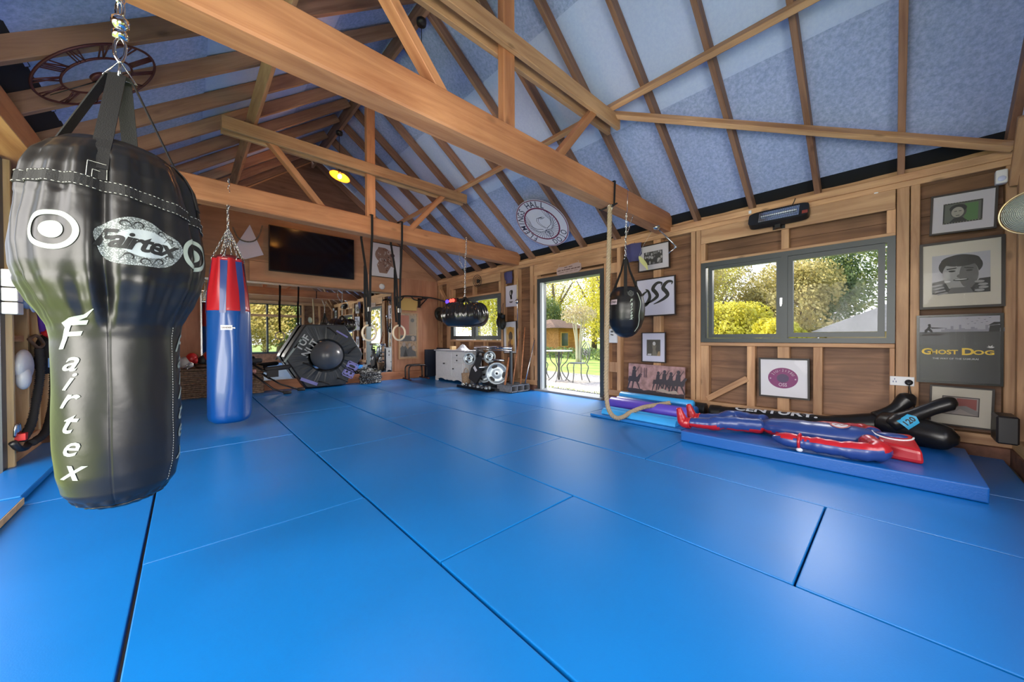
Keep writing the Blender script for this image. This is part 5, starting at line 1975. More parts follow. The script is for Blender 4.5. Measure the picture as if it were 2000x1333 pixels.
# tall framed poster on the far wall
fn = far_fn(8.225, 4.06, 1.055, 0)
t = framed('framed_poster', (4.06, 8.2, .5), fn, .52, 1.16, 'tall narrow framed poster, red above and grey figures below, on the far wall', 'poster', plain('pale_wood_frame', (.45, .27, .14), .5), plain('faded_poster', (.38, .27, .18), .7, noise=.3, nscale=20), .028)
sh = [(0, [(-.21, .02), (.02, .02), (.02, .50), (-.21, .50)]), (1, [(.03, .02), (.21, .02), (.21, .50), (.03, .50)]), (2, [(-.21, -.14), (.21, -.14), (.21, .0), (-.21, .0)]), (3, ell(.12, -.07, .05, .06, 12)), (1, ell(.10, .4, .06, .08, 12)), (2, ell(.11, .38, .05, .05, 12)),
      (2, [(-.21, -.52), (-.21, -.3), (-.16, -.24), (-.08, -.25), (-.02, -.35), (.02, -.28), (.08, -.26), (.1, -.36), (.19, -.4), (.21, -.52)]), (3, ell(-.12, -.22, .045, .055, 12)), (3, ell(.03, -.24, .035, .05, 12)), (3, ell(.14, -.3, .04, .05, 12)), (4, [(-.14, -.52), (-.08, -.33), (-.02, -.52)])]
picture(t, 'poster_picture', fn, [grey(.42, 1, .38, .26), grey(.30, 1, .82, .62), grey(.12), grey(.38, 1, .85, .75), grey(.05)], sh, .0125)
for k, (x0_, x1_, z0_, z1_, lab) in enumerate(((3.74, 4.28, 1.68, 1.80, 'yellowish backing board, lower of two, above the tall poster'), (3.72, 4.38, 1.80, 1.98, 'yellowish backing board under the chin-up bar'))):
    o = MB().box((x0_, 8.19, z0_), (x1_, 8.234, z1_)).build('backing_board', plain('yellow_board', (.55, .36, .12), .6) if 'yellow_board' not in MATS else MATS['yellow_board'], loc=(x0_, 8.2, z0_))
    tag(o, lab, 'board')
t = thing('chin_up_bar', (4.1, 8.1, 1.8), 'black multi-grip chin-up bar mounted over the tall poster', 'exercise bar')
MB().tube(smooth_path([(3.62, 7.72, 1.94), (3.75, 7.72, 1.97), (4.1, 7.72, 1.98), (4.5, 7.72, 1.97), (4.86, 7.72, 1.90)], 5), .018, 8).build('bar', BLACKM, t)
for x in (3.74, 4.34):
    b = MB()
    b.tube([(x, 7.72, 1.97), (x, 8.18, 1.97)], .018, 8).box((x - .035, 8.16, 1.76), (x + .035, 8.19, 2.0)).tube([(x, 7.8, 1.95), (x, 8.17, 1.78)], .014, 7)
    b.build('bracket', BLACKM, t)
MB().tube(smooth_path([(3.9, 7.72, 1.97), (3.94, 7.70, 1.91), (4.05, 7.70, 1.89), (4.16, 7.70, 1.91), (4.20, 7.72, 1.97)], 5), .014, 8).build('grip', BLACKM, t)

# ---- things hung on the left wall
for k, (z0_, z1_, lab) in enumerate(((1.385, 1.51, 'topmost of the three white boxes at the left border'), (1.28, 1.375, 'middle one of the three white boxes at the left border'), (1.185, 1.27, 'lowest of the three white boxes at the left border'))):
    o = MB().box((-.984, 4.37, z0_), (-.91, 4.475 + .01 * k, z1_)).build('junction_box', WHITE, loc=(-.94, 4.4, z0_), bevel=.004)
    tag(o, lab, 'box', 'white boxes by the folding doors')
t = thing('baseball_cap', (-.95, 4.66, 1.22), 'pale blue cap hanging on the left wall beside the big bag', 'cap')
MB().ball((-.93, 4.68, 1.36), (.05, .12, .12), 18, 12).build('crown', plain('pale_blue_cloth', (.42, .52, .72), .9), t)
MB().ball((-.89, 4.62, 1.31), (.012, .10, .10), 16, 10).build('peak', MATS['pale_blue_cloth'], t)
t = thing('jacket', (-.96, 5.15, .75), 'black jacket with red sleeve and purple strap hung on the left wall', 'jacket')
MB().ball((-.93, 5.18, .90), (.06, .16, .15), 18, 12).ball((-.92, 5.08, .80), (.06, .14, .11), 16, 10).build('jacket_body', plain('black_cloth', (.014, .015, .018), .9, bump=.5, bscale=30), t)
MB().tube(smooth_path([(-.90, 5.00, 1.06), (-.87, 5.10, 1.01), (-.86, 5.22, .96), (-.86, 5.34, .90)], 5), [.03] * 5 + [.045] * 6 + [.05] * 5, 10).build('red_sleeve', plain('red_cloth', (.50, .012, .015), .7), t)
MB().tube(smooth_path([(-.93, 4.99, 1.24), (-.92, 4.98, 1.19), (-.92, 5.0, 1.12), (-.92, 5.04, 1.05)], 4), .02, 8).build('purple_strap', plain('purple_strap', (.09, .02, .26), .6), t)
MB().ring((-.93, 4.99, 1.26), .018, .004, (1, .3, 0), 14, 6).build('ring', STEEL, t)
MB().tube(smooth_path([(-.95, 4.80, 1.0), (-.93, 4.90, 1.03), (-.91, 4.98, .96), (-.92, 4.88, .93), (-.95, 4.80, 1.0)], 5), .012, 8).build('brown_strap', plain('brown_strap', (.09, .05, .03), .7), t)
t = thing('carrier_bag', (-.95, 4.58, .62), 'translucent white plastic bag hung beside the black jacket', 'bag')
b = MB()
b.ball((-.94, 4.62, .79), (.045, .13, .13), 18, 12).ball((-.93, 4.56, .70), (.04, .06, .09), 12, 8)
b.build('bag_body', plain('thin_white_plastic', (.50, .53, .60), .3, bump=.4, bscale=25), t)
MB().box((-.862, 4.84, .76), (-.855, 4.93, .84)).build('blue_patch', plain('blue_patch', (.10, .25, .55), .4), t)
for k, (pts, lab) in enumerate(((((-.90, 4.80, .92), (-.89, 4.77, .72), (-.90, 4.70, .5), (-.91, 4.62, .33), (-.93, 4.50, .23)), 'black ruched bungee cord, left of the two looping down the left wall'), (((-.88, 5.10, .86), (-.88, 5.10, .6), (-.88, 5.02, .38), (-.88, 4.82, .22), (-.90, 4.58, .185)), 'black ruched bungee cord, right of the two looping down the left wall'))):
    t = thing('bungee_cord', (pts[-1][0], pts[-1][1], .15), lab, 'cord', 'bungee cords')
    p = smooth_path(pts, 30)
    rr = [.019 + .008 * (i % 2) + .003 * random.random() for i in range(len(p))]
    MB().tube(p, rr, 9).build('sleeve', plain('ruched_black_nylon', (.02, .02, .022), .8) if 'ruched_black_nylon' not in MATS else MATS['ruched_black_nylon'], t)
t = thing('snap_hook', (-.95, 4.48, .16), 'silver snap hook with a red tab at the foot of the bungee cords', 'hook')
for i in range(3):
    MB().tube(smooth_path([(-.95, 4.44 + .022 * i, .27), (-.945, 4.43 + .022 * i, .33), (-.94, 4.45 + .022 * i, .36), (-.94, 4.47 + .022 * i, .29)], 4), .008, 7).build('hook', STEEL, t)
MB().box((-.955, 4.46, .235), (-.905, 4.52, .285)).build('red_tab', plain('red_tab', (.6, .02, .02), .5), t)
MB().tube(smooth_path([(-.95, 4.40, .24), (-.93, 4.44, .18), (-.92, 4.55, .165), (-.92, 4.62, .19)], 4), .022, 8).build('handle', BLACK, t)
t = thing('hand_bag', (-.86, 5.45, .04), 'small violet and pale blue holdall behind the big bag on the left', 'bag')
MB().ball((-.80, 5.50, .10), (.13, .20, .06), 20, 12).build('bag_body', plain('violet_nylon', (.14, .04, .30), .5), t)
MB().ball((-.79, 5.48, .15), (.09, .14, .04), 16, 8).build('top_flap', plain('pale_blue_nylon', (.30, .45, .70), .5), t)
o = MB().tube([(-.92, 3.42, .058), (-.80, 3.40, .058)], .012, 8).build('wooden_stick', PALEWOOD, loc=(-.9, 3.4, .046))
tag(o, 'short rounded wooden stick lying on the raised mat at the left border', 'stick')
# ================================================================== things on the floor
# crash mat with its training dummy
o = MB().box((3.48, -.385, .003), (4.56, 1.39, .098)).build('crash_mat', CRASH, loc=(4.0, .5, .003), bevel=.010, bseg=3)
tag(o, 'thick dark blue crash mat along the window wall, under the red and blue dummy', 'crash mat')
CM = .098
dm = thing('grappling_dummy', (3.95, .5, CM), 'red and blue padded grappling dummy lying on its back on the crash mat', 'training dummy')


def pod(b, pts, rr, n=18, mi=0, flatz=1.0, wr=.0, wk=9):
    """soft stuffed limb along a path, flattened a little and wrinkled"""
    p = smooth_path(pts, 6)
    k = len(p)
    R = []
    for i in range(k):
        t = i / (k - 1) * (len(rr) - 1)
        a = int(min(t, len(rr) - 2))
        r = rr[a] + (rr[a + 1] - rr[a]) * (t - a)
        R.append(r * (1 + wr * math.sin(i * 1.9) * .5 + wr * .5 * math.sin(i * .83 + 1)))
    s0 = len(b.v)
    b.tube(p, R, n, mi)
    if flatz != 1.0:
        zc = sum(q.z for q in p) / k
        for i in range(s0, len(b.v)):
            v = b.v[i]
            j = (i - s0) // n
            cz = p[min(j, k - 1)].z
            b.v[i] = (v[0], v[1], cz + (v[2] - cz) * flatz)
    return b


def split_faces(b, fn):
    for i, f in enumerate(b.f):
        c = [sum(b.v[j][k] for j in f) / len(f) for k in range(3)]
        b.m[i] = fn(c)


TW = [NAVYV, REDV]
# torso
b = pod(MB(), [(3.95, .86, CM + .07), (3.93, .70, CM + .08), (3.92, .50, CM + .085), (3.93, .30, CM + .09), (3.95, .12, CM + .09), (3.96, .04, CM + .08)], [.06, .12, .135, .145, .145, .15, .13, .09, .04], 28, flatz=.60, wr=.04)
split_faces(b, lambda c: 1 if c[2] < CM + .055 else 0)
b.build('torso', TW, dm)
# head: a red box-like hood
b = MB()
hp = [(3.88, .10), (4.03, .10), (4.06, -.06), (4.02, -.22), (3.72, -.19), (3.74, .0)]
hv = [(3.80, .10, CM + .0), (4.04, .12, CM + .01), (4.03, -.12, CM + .0), (3.76, -.145, CM + .0), (3.80, .08, CM + .12), (4.02, .11, CM + .150), (4.00, -.09, CM + .165), (3.76, -.135, CM + .10)]
b.add(hv, [(0, 3, 2, 1), (4, 5, 6, 7), (0, 1, 5, 4), (1, 2, 6, 5), (2, 3, 7, 6), (3, 0, 4, 7)])
ho = b.build('head', REDV, dm, bevel=.028, bseg=3)
fnh = lambda u, v: (3.92 + v, -.02 - u, CM + .187 + .12 * 0 - abs(v) * .25 * (v < 0) + .004)
b = MB()
arc = [(.12 * math.cos(math.radians(a)), .09 * math.sin(math.radians(a))) for a in range(180, 361, 12)]
b.tube([(3.945 + y * .95, .01 - x * .9, CM + .150 + (y * .24) + .004 - x * .05) for x, y in arc], .006, 6)
b.build('white_piping', plain('white_piping', (.75, .75, .78), .4), dm)
b = MB()
b.ball((3.955, .01, CM + .142), (.055, .09, .018), 18, 8)
b.build('face_patch', NAVYV, dm)
# chest roundel
b = MB()
cx, cy, cz = 3.90, .30, CM + .135
topz = lambda x, y: CM + .09 + .082 * math.sqrt(max(0, 1 - ((x - 3.93) / .15) ** 2)) + .004
put(b, discpoly(0, 0, .062, 28, 4, 1.0), lambda u, v: (3.90 + v, .30 - u, topz(3.90 + v, .3) + .006))
b.build('chest_roundel', plain('white_roundel', (.6, .6, .62), .5), dm)
b = MB()
put(b, ringpoly(0, 0, .050, .062, 28), lambda u, v: (3.90 + v, .30 - u, topz(3.90 + v, .3) + .0075))
put(b, stroke([(-.03, -.02), (-.01, .02), (.01, -.015), (.03, .02)], .012), lambda u, v: (3.90 + v, .30 - u, topz(3.90 + v, .3) + .0078))
b.build('roundel_print', plain('red_roundel_print', (.40, .05, .03), .5), dm)
# legs
for s, kp in ((1, [(3.90, .84, CM + .07), (3.80, .98, CM + .08), (3.72, 1.10, CM + .085), (3.68, 1.20, CM + .065), (3.65, 1.30, CM + .062), (3.63, 1.39, CM + .06)]), (2, [(4.05, .84, CM + .085), (4.10, .98, CM + .075), (4.11, 1.10, CM + .09), (4.02, 1.20, CM + .065), (3.95, 1.30, CM + .06), (3.90, 1.40, CM + .06)])):
    b = pod(MB(), kp, [.072, .074, .070, .064, .072, .058, .052, .050, .045], 20, flatz=.9, wr=.07)
    mid = lambda c: 1 if (c[2] < CM + .045 or (abs(c[1] - 1.0) > .1 and c[2] < CM + .062)) else 0
    split_faces(b, mid)
    lg = b.build('leg', TW, dm)
    e = kp[-1]
    fb = pod(MB(), [(e[0], e[1] - .02, CM + .05), (e[0] - .01, e[1] + .03, CM + .06), (e[0] - .01, e[1] + .055, CM + .12), (e[0] - .01, e[1] + .075, CM + .19)], [.052, .055, .045, .035, .022], 16, wr=.03)
    fb.build('foot', REDV, dm)
    MB().ring((e[0] - .0, e[1] - .03, CM + .055), .048, .008, (0, 1, 0), 20, 6).build('ankle_seam', REDV, dm)
# arms
b = pod(MB(), [(3.80, .14, CM + .10), (3.66, .08, CM + .085), (3.585, .10, CM + .075), (3.55, .24, CM + .07), (3.54, .40, CM + .07), (3.545, .50, CM + .07)], [.052, .062, .068, .066, .060, .056, .054, .052], 20, wr=.13)
split_faces(b, lambda c: 1 if c[2] > CM + .098 else 0)
b.build('arm', TW, dm)
b = pod(MB(), [(3.545, .505, CM + .07), (3.55, .60, CM + .072), (3.56, .68, CM + .07)], [.058, .062, .060, .045, .02], 20, flatz=.9)
split_faces(b, lambda c: 1 if c[2] > CM + .095 else 0)
b.build('hand', TW, dm)
MB().ring((3.547, .505, CM + .07), .060, .010, (0, 1, 0), 24, 6).build('wrist_band', REDV, dm)
MB().ball((3.50, .50, CM + .018), (.018, .022, .016), 10, 8).build('drawcord_toggle', plain('clear_toggle', (.6, .65, .75), .3), dm)
b = pod(MB(), [(4.08, .12, CM + .10), (4.20, .16, CM + .09), (4.25, .30, CM + .08), (4.22, .46, CM + .075), (4.18, .60, CM + .07)], [.06, .066, .066, .06, .058, .05, .02], 18, wr=.08)
split_faces(b, lambda c: 1 if c[2] > CM + .10 else 0)
b.build('arm', TW, dm)

# long black dummy along the wall
cd = thing('grappling_dummy', (4.55, .5, CM), 'long black grappling dummy with raised arms lying against the window wall', 'training dummy')
b = MB()
cy_ = lambda y: (4.67 - .03 * (1.47 - y) / 1.47, y, .086 + .032 * (1.47 - y) / 1.47 + .09 * max(0, .45 - y) / .45)
cr_ = lambda y: .082 + .030 * (1.47 - y) / 1.47
p = [Vector(cy_(1.47 - 1.47 * i / 40)) for i in range(41)]
rr = [cr_(q.y) + .0012 * math.sin(i * 1.3) for i, q in enumerate(p)]
b.tube(p, rr, 28)
b.build('torso', BLACKV, cd)
b = MB()
b.tube(smooth_path([(4.67, 1.51, .09), (4.67, 1.42, .09), (4.67, 1.40, .09)], 4), [.086] * 9, 28)
b.build('foot_sleeve', BLACKV, cd)
b = pod(MB(), [(4.60, .06, CM + .12), (4.52, -.04, CM + .115), (4.44, -.16, CM + .105), (4.38, -.27, CM + .10), (4.36, -.34, CM + .095)], [.10, .115, .122, .118, .105, .085, .03], 26)
b.build('head', BLACKV, cd)
for nm, pts, rr in (('arm', [(4.62, .10, CM + .15), (4.66, .0, CM + .24), (4.70, -.07, CM + .33), (4.70, -.12, CM + .375)], [.07, .058, .052, .050, .062, .068, .05, .02]),
                    ('arm', [(4.40, .02, CM + .14), (4.44, -.09, CM + .22), (4.48, -.20, CM + .30), (4.51, -.30, CM + .355), (4.52, -.34, CM + .36)], [.05, .075, .062, .052, .050, .054, .056, .045, .02])):
    pod(MB(), pts, rr, 20).build(nm, BLACKV, cd)
b = MB()
# CENTURY on the torso, facing the room
def cf(u, v, off=.0025):
    y = .88 - u
    r = cr_(y) + off + .002
    c_ = cy_(y)
    a = math.radians(106) - v / .1
    return (c_[0] + r * math.cos(a), y, c_[2] + r * math.sin(a))
put_text(b, 'CENTURY.', cf, .115, maxlen=.02, bold=.03, wx=1.35)
b.build('lettering', plain('white_print', (.62, .66, .72), .4), cd)
lb = MB()
lp = [(-.055, -.045), (.035, -.045), (.055, .0), (.035, .045), (-.055, .045)]
ac = Vector((4.40, -.075, CM + .185))
dU = Vector((.05, -.55, .62)).normalized()
nn = Vector((-1, -.15, .35)).normalized()
dV = nn.cross(dU).normalized()
lf = lambda u, v, off=.0: ac + dU * v * 1.0 + dV * u + nn * (.064 + off - (u * u) * 6)
vs, fs = refine(lp, [(0, 1, 2, 3, 4)], .02)
lb.add([lf(v, u) for u, v in vs], fs)
lb.build('size_label', plain('cyan_label', (.03, .35, .62), .5), cd)
lb = MB()
put_text(lb, '120', lambda u, v: lf(v, u, .002), .055, maxlen=.02, bold=.03)
lb.build('label_lettering', INK, cd)

# thin mat with rollers, long black bag behind
o = MB().box((3.76, 1.50, .003), (4.62, 2.62, .034)).build('exercise_mat', plain('bright_blue_foam', (.01, .16, .50), .45), loc=(4.2, 2.0, .003), bevel=.006, bseg=2)
tag(o, 'thin blue mat under the foam rollers, left of the crash mat', 'mat')
LB = plain('light_blue_foam', (.04, .36, .80), .4)
PU = plain('purple_foam', (.11, .07, .50), .4)
def roller(x, y0, y1, r, mat, label, zc=None, half=False, dx=0.0):
    z = .036 + r if zc is None else zc
    t = thing('foam_roller', (x, (y0 + y1) / 2, z - r), label, 'foam roller', 'foam rollers on the thin mat')
    b = MB()
    if half:
        poly = [(x + r * math.cos(a * PI / 16), .036 + r * 1.0 * math.sin(a * PI / 16)) for a in range(17)]
        b.prism(poly, lambda u, v, d: (u + dx * (d - y0), d, v), y0, y1, smooth=False)
        o = b.build('roller', mat, t, bevel=.006, bseg=2)
    else:
        e = .012
        b.tube([(x, y0, z), (x + dx * e, y0 + e, z), (x + dx * (y1 - y0 - e), y1 - e, z), (x + dx * (y1 - y0), y1, z)], [r - .01, r, r, r - .01], 28)
        o = b.build('roller', mat, t)
    return t
roller(3.875, 1.58, 2.50, .068, LB, 'light blue half-round foam roller, nearest the room', half=True, dx=.02)
roller(4.035, 1.60, 2.55, .060, LB, 'light blue half-round foam roller, second from the room', half=True, dx=.02)
roller(4.22, 1.56, 2.62, .075, PU, 'purple foam roller between the blue ones', dx=.03)
roller(4.42, 1.58, 2.64, .070, CRASH, 'darker blue round foam roller, between the purple one and the wall', dx=.03)
roller(4.545, 1.66, 2.66, .052, LB, 'pale blue foam roller, furthest from the room', zc=.17, dx=.02)
o = MB().tube(smooth_path([(4.72, 2.50, .085), (4.72, 2.3, .09), (4.72, 1.9, .09), (4.72, 1.62, .09), (4.72, 1.58, .09)], 4), [.05] + [.085] * 15 + [.06], 24)
o = o.build('kit_bag', plain('dull_black_nylon', (.012, .012, .013), .5, bump=.4, bscale=30), loc=(4.72, 2.0, .0))
tag(o, 'long round black kit bag along the wall behind the foam rollers', 'bag')

# ---- hexagonal tyre pad with the exercise ball
tn = thing('hexagonal_pad', (2.08, 7.95, .0), 'huge black hexagonal padded training tyre standing before the mirror', 'training pad')
YH = 7.80
b = MB()
HR = .735
hexp = [(HR * math.cos(math.radians(60 * i)), HR * math.sin(math.radians(60 * i)) * .99) for i in range(6)]
hf = lambda u, v, d=0: (2.08 + u, YH + .0 - d + .05 * ((v + .64) / 1.3) * 0, .645 + v)
hv, hfs = [], []
rings_ = [(1.0, .33), (1.0, .045), (.965, .0), (.47, -.005), (.43, .03), (.42, .33)]
NH = 72
def hexr(a):
    a = (a % (PI / 3)) - PI / 6
    return HR * math.cos(PI / 6) / math.cos(a)
for k, (s, d) in enumerate(rings_):
    for j in range(NH):
        a = 2 * PI * j / NH
        rh = hexr(a)
        r = rh * s if s > .9 else s * .72 * 1.02
        if .9 < s <= 1.0:
            r *= 1 - .012 * (math.cos(6 * a) > .985)
        w = .006 * math.sin(j * 1.7) if 0.4 < s < .9 else 0
        hv.append((2.08 + r * math.cos(a), YH + d + w, .645 + r * math.sin(a) * .99))
for k in range(len(rings_) - 1):
    for j in range(NH):
        hfs.append((k * NH + j, k * NH + (j + 1) % NH, (k + 1) * NH + (j + 1) % NH, (k + 1) * NH + j))
b.add(hv, hfs, 0, False)
vinyl = plain('grey_black_tarpaulin', (.030, .036, .042), .42, bump=.6, bscale=8)
b.build('padded_cover', vinyl, tn)
MB().lathe([(0, .30), (.31, .30), (.31, .33), (0, .33)], (2.08, YH, .645), 32, axis='y').build('back_panel', BLACK, tn) if False else None
LAV = plain('lavender_print', (.20, .20, .48), .5)
def rot_fn(cx, cz, a, d=.008):
    ca, sa = math.cos(a), math.sin(a)
    return lambda u, v: (2.08 + cx + u * ca - v * sa, YH - d, .645 + cz + u * sa + v * ca)
b = MB()
put_text(b, 'TUF', rot_fn(-.43, .265, math.radians(56)), .185, bold=.02)
put_text(b, 'NUT', rot_fn(-.295, .165, math.radians(56)), .185, bold=.02)
b.build('white_lettering', plain('light_grey_print', (.42, .46, .47), .5), tn)
b = MB()
put_text(b, '80', rot_fn(.46, -.31, math.radians(62)), .30, bold=.02, wx=.95)
f_ = rot_fn(.46, -.31, math.radians(62))
for u0 in (-.17, .01):
    for a_, c_, d_, e_ in ((u0, u0 + .15, -.12, -.10), (u0, u0 + .15, .10, .12), (u0, u0 + .02, -.12, .12), (u0 + .13, u0 + .15, -.12, .12)):
        b.add([f_(a_, d_), f_(c_, d_), f_(c_, e_), f_(a_, e_)], [(0, 1, 2, 3)])
f_ = rot_fn(-.32, -.50, math.radians(-25))
b.add([f_(-.16, -.03), f_(.16, -.03), f_(.16, .03), f_(-.16, .03)], [(0, 1, 2, 3)])
f_ = rot_fn(.30, .44, math.radians(-32))
b.add([f_(-.13, -.02), f_(.13, -.02), f_(.13, .012), f_(-.13, .012)], [(0, 1, 2, 3)])
b.build('lavender_marks', LAV, tn)
b = MB()
f_ = rot_fn(-.53, .13, math.radians(56))
b.add([f_(-.30, .028), f_(.26, .028), f_(.26, .062), f_(-.30, .062)], [(0, 1, 2, 3)])
b.build('reflective_stripe', plain('greenish_grey_stripe', (.26, .32, .31), .4), tn)
for cx, cz, a in ((-.33, -.18, -30), (.10, .50, -38), (.30, -.52, -25), (.50, .10, 40), (-.05, -.55, -20)):
    b = MB()
    f2 = rot_fn(cx, cz, math.radians(a), .0)
    pts = [f2(-.11, 0), f2(-.06, .008), f2(.06, .008), f2(.11, 0)]
    b.tube([(p[0], p[1] - q, p[2]) for p, q in zip(pts, (.005, .035, .035, .005))], .014, 7)
    b.build('handle', WEB, tn)
o = MB().ball((0, 0, 0), (.292, .292, .288), 40, 24)
o.xf(Matrix.Translation((2.065, 7.72, .655)))
o = o.build('exercise_ball', plain('grey_rubber', (.085, .095, .11), .28), loc=(2.065, 7.74, .375))
tag(o, 'shiny dark grey exercise ball set in the hole of the hexagonal pad', 'ball')

# coiled battle rope
t = thing('battle_rope', (3.0, 7.92, .0), 'coiled black and white battle rope beside the hexagonal pad', 'rope')
b = MB()
for k in range(8):
    rr = .22 - .012 * (k % 3)
    pts = [(3.0 + rr * math.cos(a) + .015 * math.sin(5 * a + k), 7.90 + rr * .75 * math.sin(a), .024 + .034 * k * .9 + .008 * math.sin(3 * a + k)) for a in [2 * PI * i / 36 for i in range(36)]]
    b.tube(pts, .022, 8, closed=True)
m, nn_, bb = newmat('flecked_black_rope')
tcx = nn_.nodes.new('ShaderNodeTexCoord')
vx = nn_.nodes.new('ShaderNodeTexNoise')
vx.inputs['Scale'].default_value = 38
rx = nn_.nodes.new('ShaderNodeValToRGB')
rx.color_ramp.elements[0].position = .52
rx.color_ramp.elements[0].color = (.012, .012, .014, 1)
rx.color_ramp.elements[1].position = .62
rx.color_ramp.elements[1].color = (.35, .38, .38, 1)
nn_.links.new(tcx.outputs['Object'], vx.inputs[0])
nn_.links.new(vx.outputs[0], rx.inputs[0])
nn_.links.new(rx.outputs[0], bb.inputs['Base Color'])
bb.inputs['Roughness'].default_value = .6
b.build('rope_coil', m, t)

# parallettes
for k, (y, lab) in enumerate(((7.75, 'black parallette bar near the far wall, front one of the pair'), (8.0, 'black parallette bar near the far wall, rear one of the pair'))):
    t = thing('parallette', (4.05, y, 0), lab, 'exercise bar', 'pair of parallettes')
    p = smooth_path([(3.84 + .03 * k, y, .03), (3.84 + .03 * k, y, .26), (3.88 + .03 * k, y, .325), (3.94 + .03 * k, y, .34), (4.20, y, .34), (4.27, y, .325), (4.31, y, .26), (4.31, y, .03)], 5)
    MB().tube(p, .016, 9).build('bar', BLACKM, t)
    for x in (3.84 + .03 * k, 4.31):
        b = MB()
        b.tube([(x, y - .12, .016), (x, y + .12, .016)], .016, 8)
        b.build('foot', plain('dark_red_foot', (.07, .02, .02), .5) if 'dark_red_foot' not in MATS else MATS['dark_red_foot'], t)

# ---- white chest of drawers under the far window
CX0, CX1, CY0, CY1 = 4.34, 4.80, 6.20, 7.40
ch = thing('chest_of_drawers', (4.57, 6.8, 0), 'white painted chest of drawers with a scalloped foot under the far window', 'chest of drawers')
CW = plain('cream_white_paint', (.62, .64, .66), .45, noise=.05)
MB().box((CX0 + .012, CY0, .09), (CX1, CY1, .69)).build('body', CW, ch)
MB().box((CX0 - .02, CY0 - .03, .69), (CX1 + .02, CY1 + .03, .72)).build('top', plain('grey_top', (.30, .31, .35), .4), ch, bevel=.006)
n = 40
pl = [(CY0, .10), (CY0, 0.0), (CY0 + .10, 0.0)]
for i in range(n + 1):
    y = CY0 + .10 + (CY1 - CY0 - .2) * i / n
    u = (i / n)
    pl.append((y, .035 + .035 * abs(math.sin(PI * u * 3)) - .03 * math.exp(-((u - .5) * 14) ** 2)))
pl += [(CY1 - .10, 0.0), (CY1, 0.0), (CY1, .10)]
MB().prism(pl, lambda u, v, d: (CX0 + d, u, v), 0.0, .02).build('apron', CW, ch)
MB().box((CX0 + .02, CY0, 0), (CX1, CY0 + .02, .09)).box((CX1 - .03, CY0, 0), (CX1, CY0 + .05, .09)).box((CX1 - .03, CY1 - .05, 0), (CX1, CY1, .09)).box((CX0 + .02, CY1 - .05, 0), (CX0 + .06, CY1, .09)).build('plinth', CW, ch)
KN = plain('dark_knob', (.03, .03, .035), .35)
for y0_, y1_, z0_, z1_, kind, ky, kz in ((6.28, 6.66, .56, .655, 'drawer', 6.47, .61), (6.28, 6.66, .455, .545, 'drawer', 6.47, .50), (6.70, 7.32, .14, .655, 'door', 7.0, .41), (6.28, 6.66, .14, .44, 'door', 6.62, .31)):
    o = MB().box((CX0 - .002, y0_, z0_), (CX0 + .013, y1_, z1_)).build(kind, CW, ch, bevel=.004)
    MB().ball((CX0 - .018, ky, kz), (.016, .020 if kind == 'drawer' else .03, .016), 12, 8).build('knob', KN, o)
o = MB().box((4.50, 6.93, .72), (4.62, 7.02, .80)).build('wooden_block', PALEWOOD, loc=(4.56, 6.98, .72))
tag(o, 'small wooden block on the left part of the chest top', 'block')
b = MB()
rnd = random.Random(11)
cl_v, cl_f = [], []
for i in range(9):
    for j in range(9):
        u, v = i / 8, j / 8
        hgt = .10 * math.sin(PI * u) * math.sin(PI * v) * (1 + .6 * math.sin(7 * u + 5 * v))
        cl_v.append((4.42 + .24 * u, 6.42 + .30 * v, .722 + max(0, hgt)))
for i in range(8):
    for j in range(8):
        cl_f.append((i * 9 + j, (i + 1) * 9 + j, (i + 1) * 9 + j + 1, i * 9 + j + 1))
b.add(cl_v, cl_f, 0, False)
o = b.build('crumpled_cloth', plain('white_cloth', (.62, .66, .75), .8), loc=(4.5, 6.6, .721))
tag(o, 'crumpled white cloth lying on the chest of drawers', 'cloth')
o = MB().box((4.80, 7.5, .0), (4.83, 8.12, .74)).box((4.45, 8.09, 0), (4.83, 8.12, .70))
o = o.build('dark_panel', plain('navy_panel', (.012, .018, .035), .5), loc=(4.7, 7.9, 0))
tag(o, 'dark navy folded mat standing in the far corner behind the chest', 'panel')

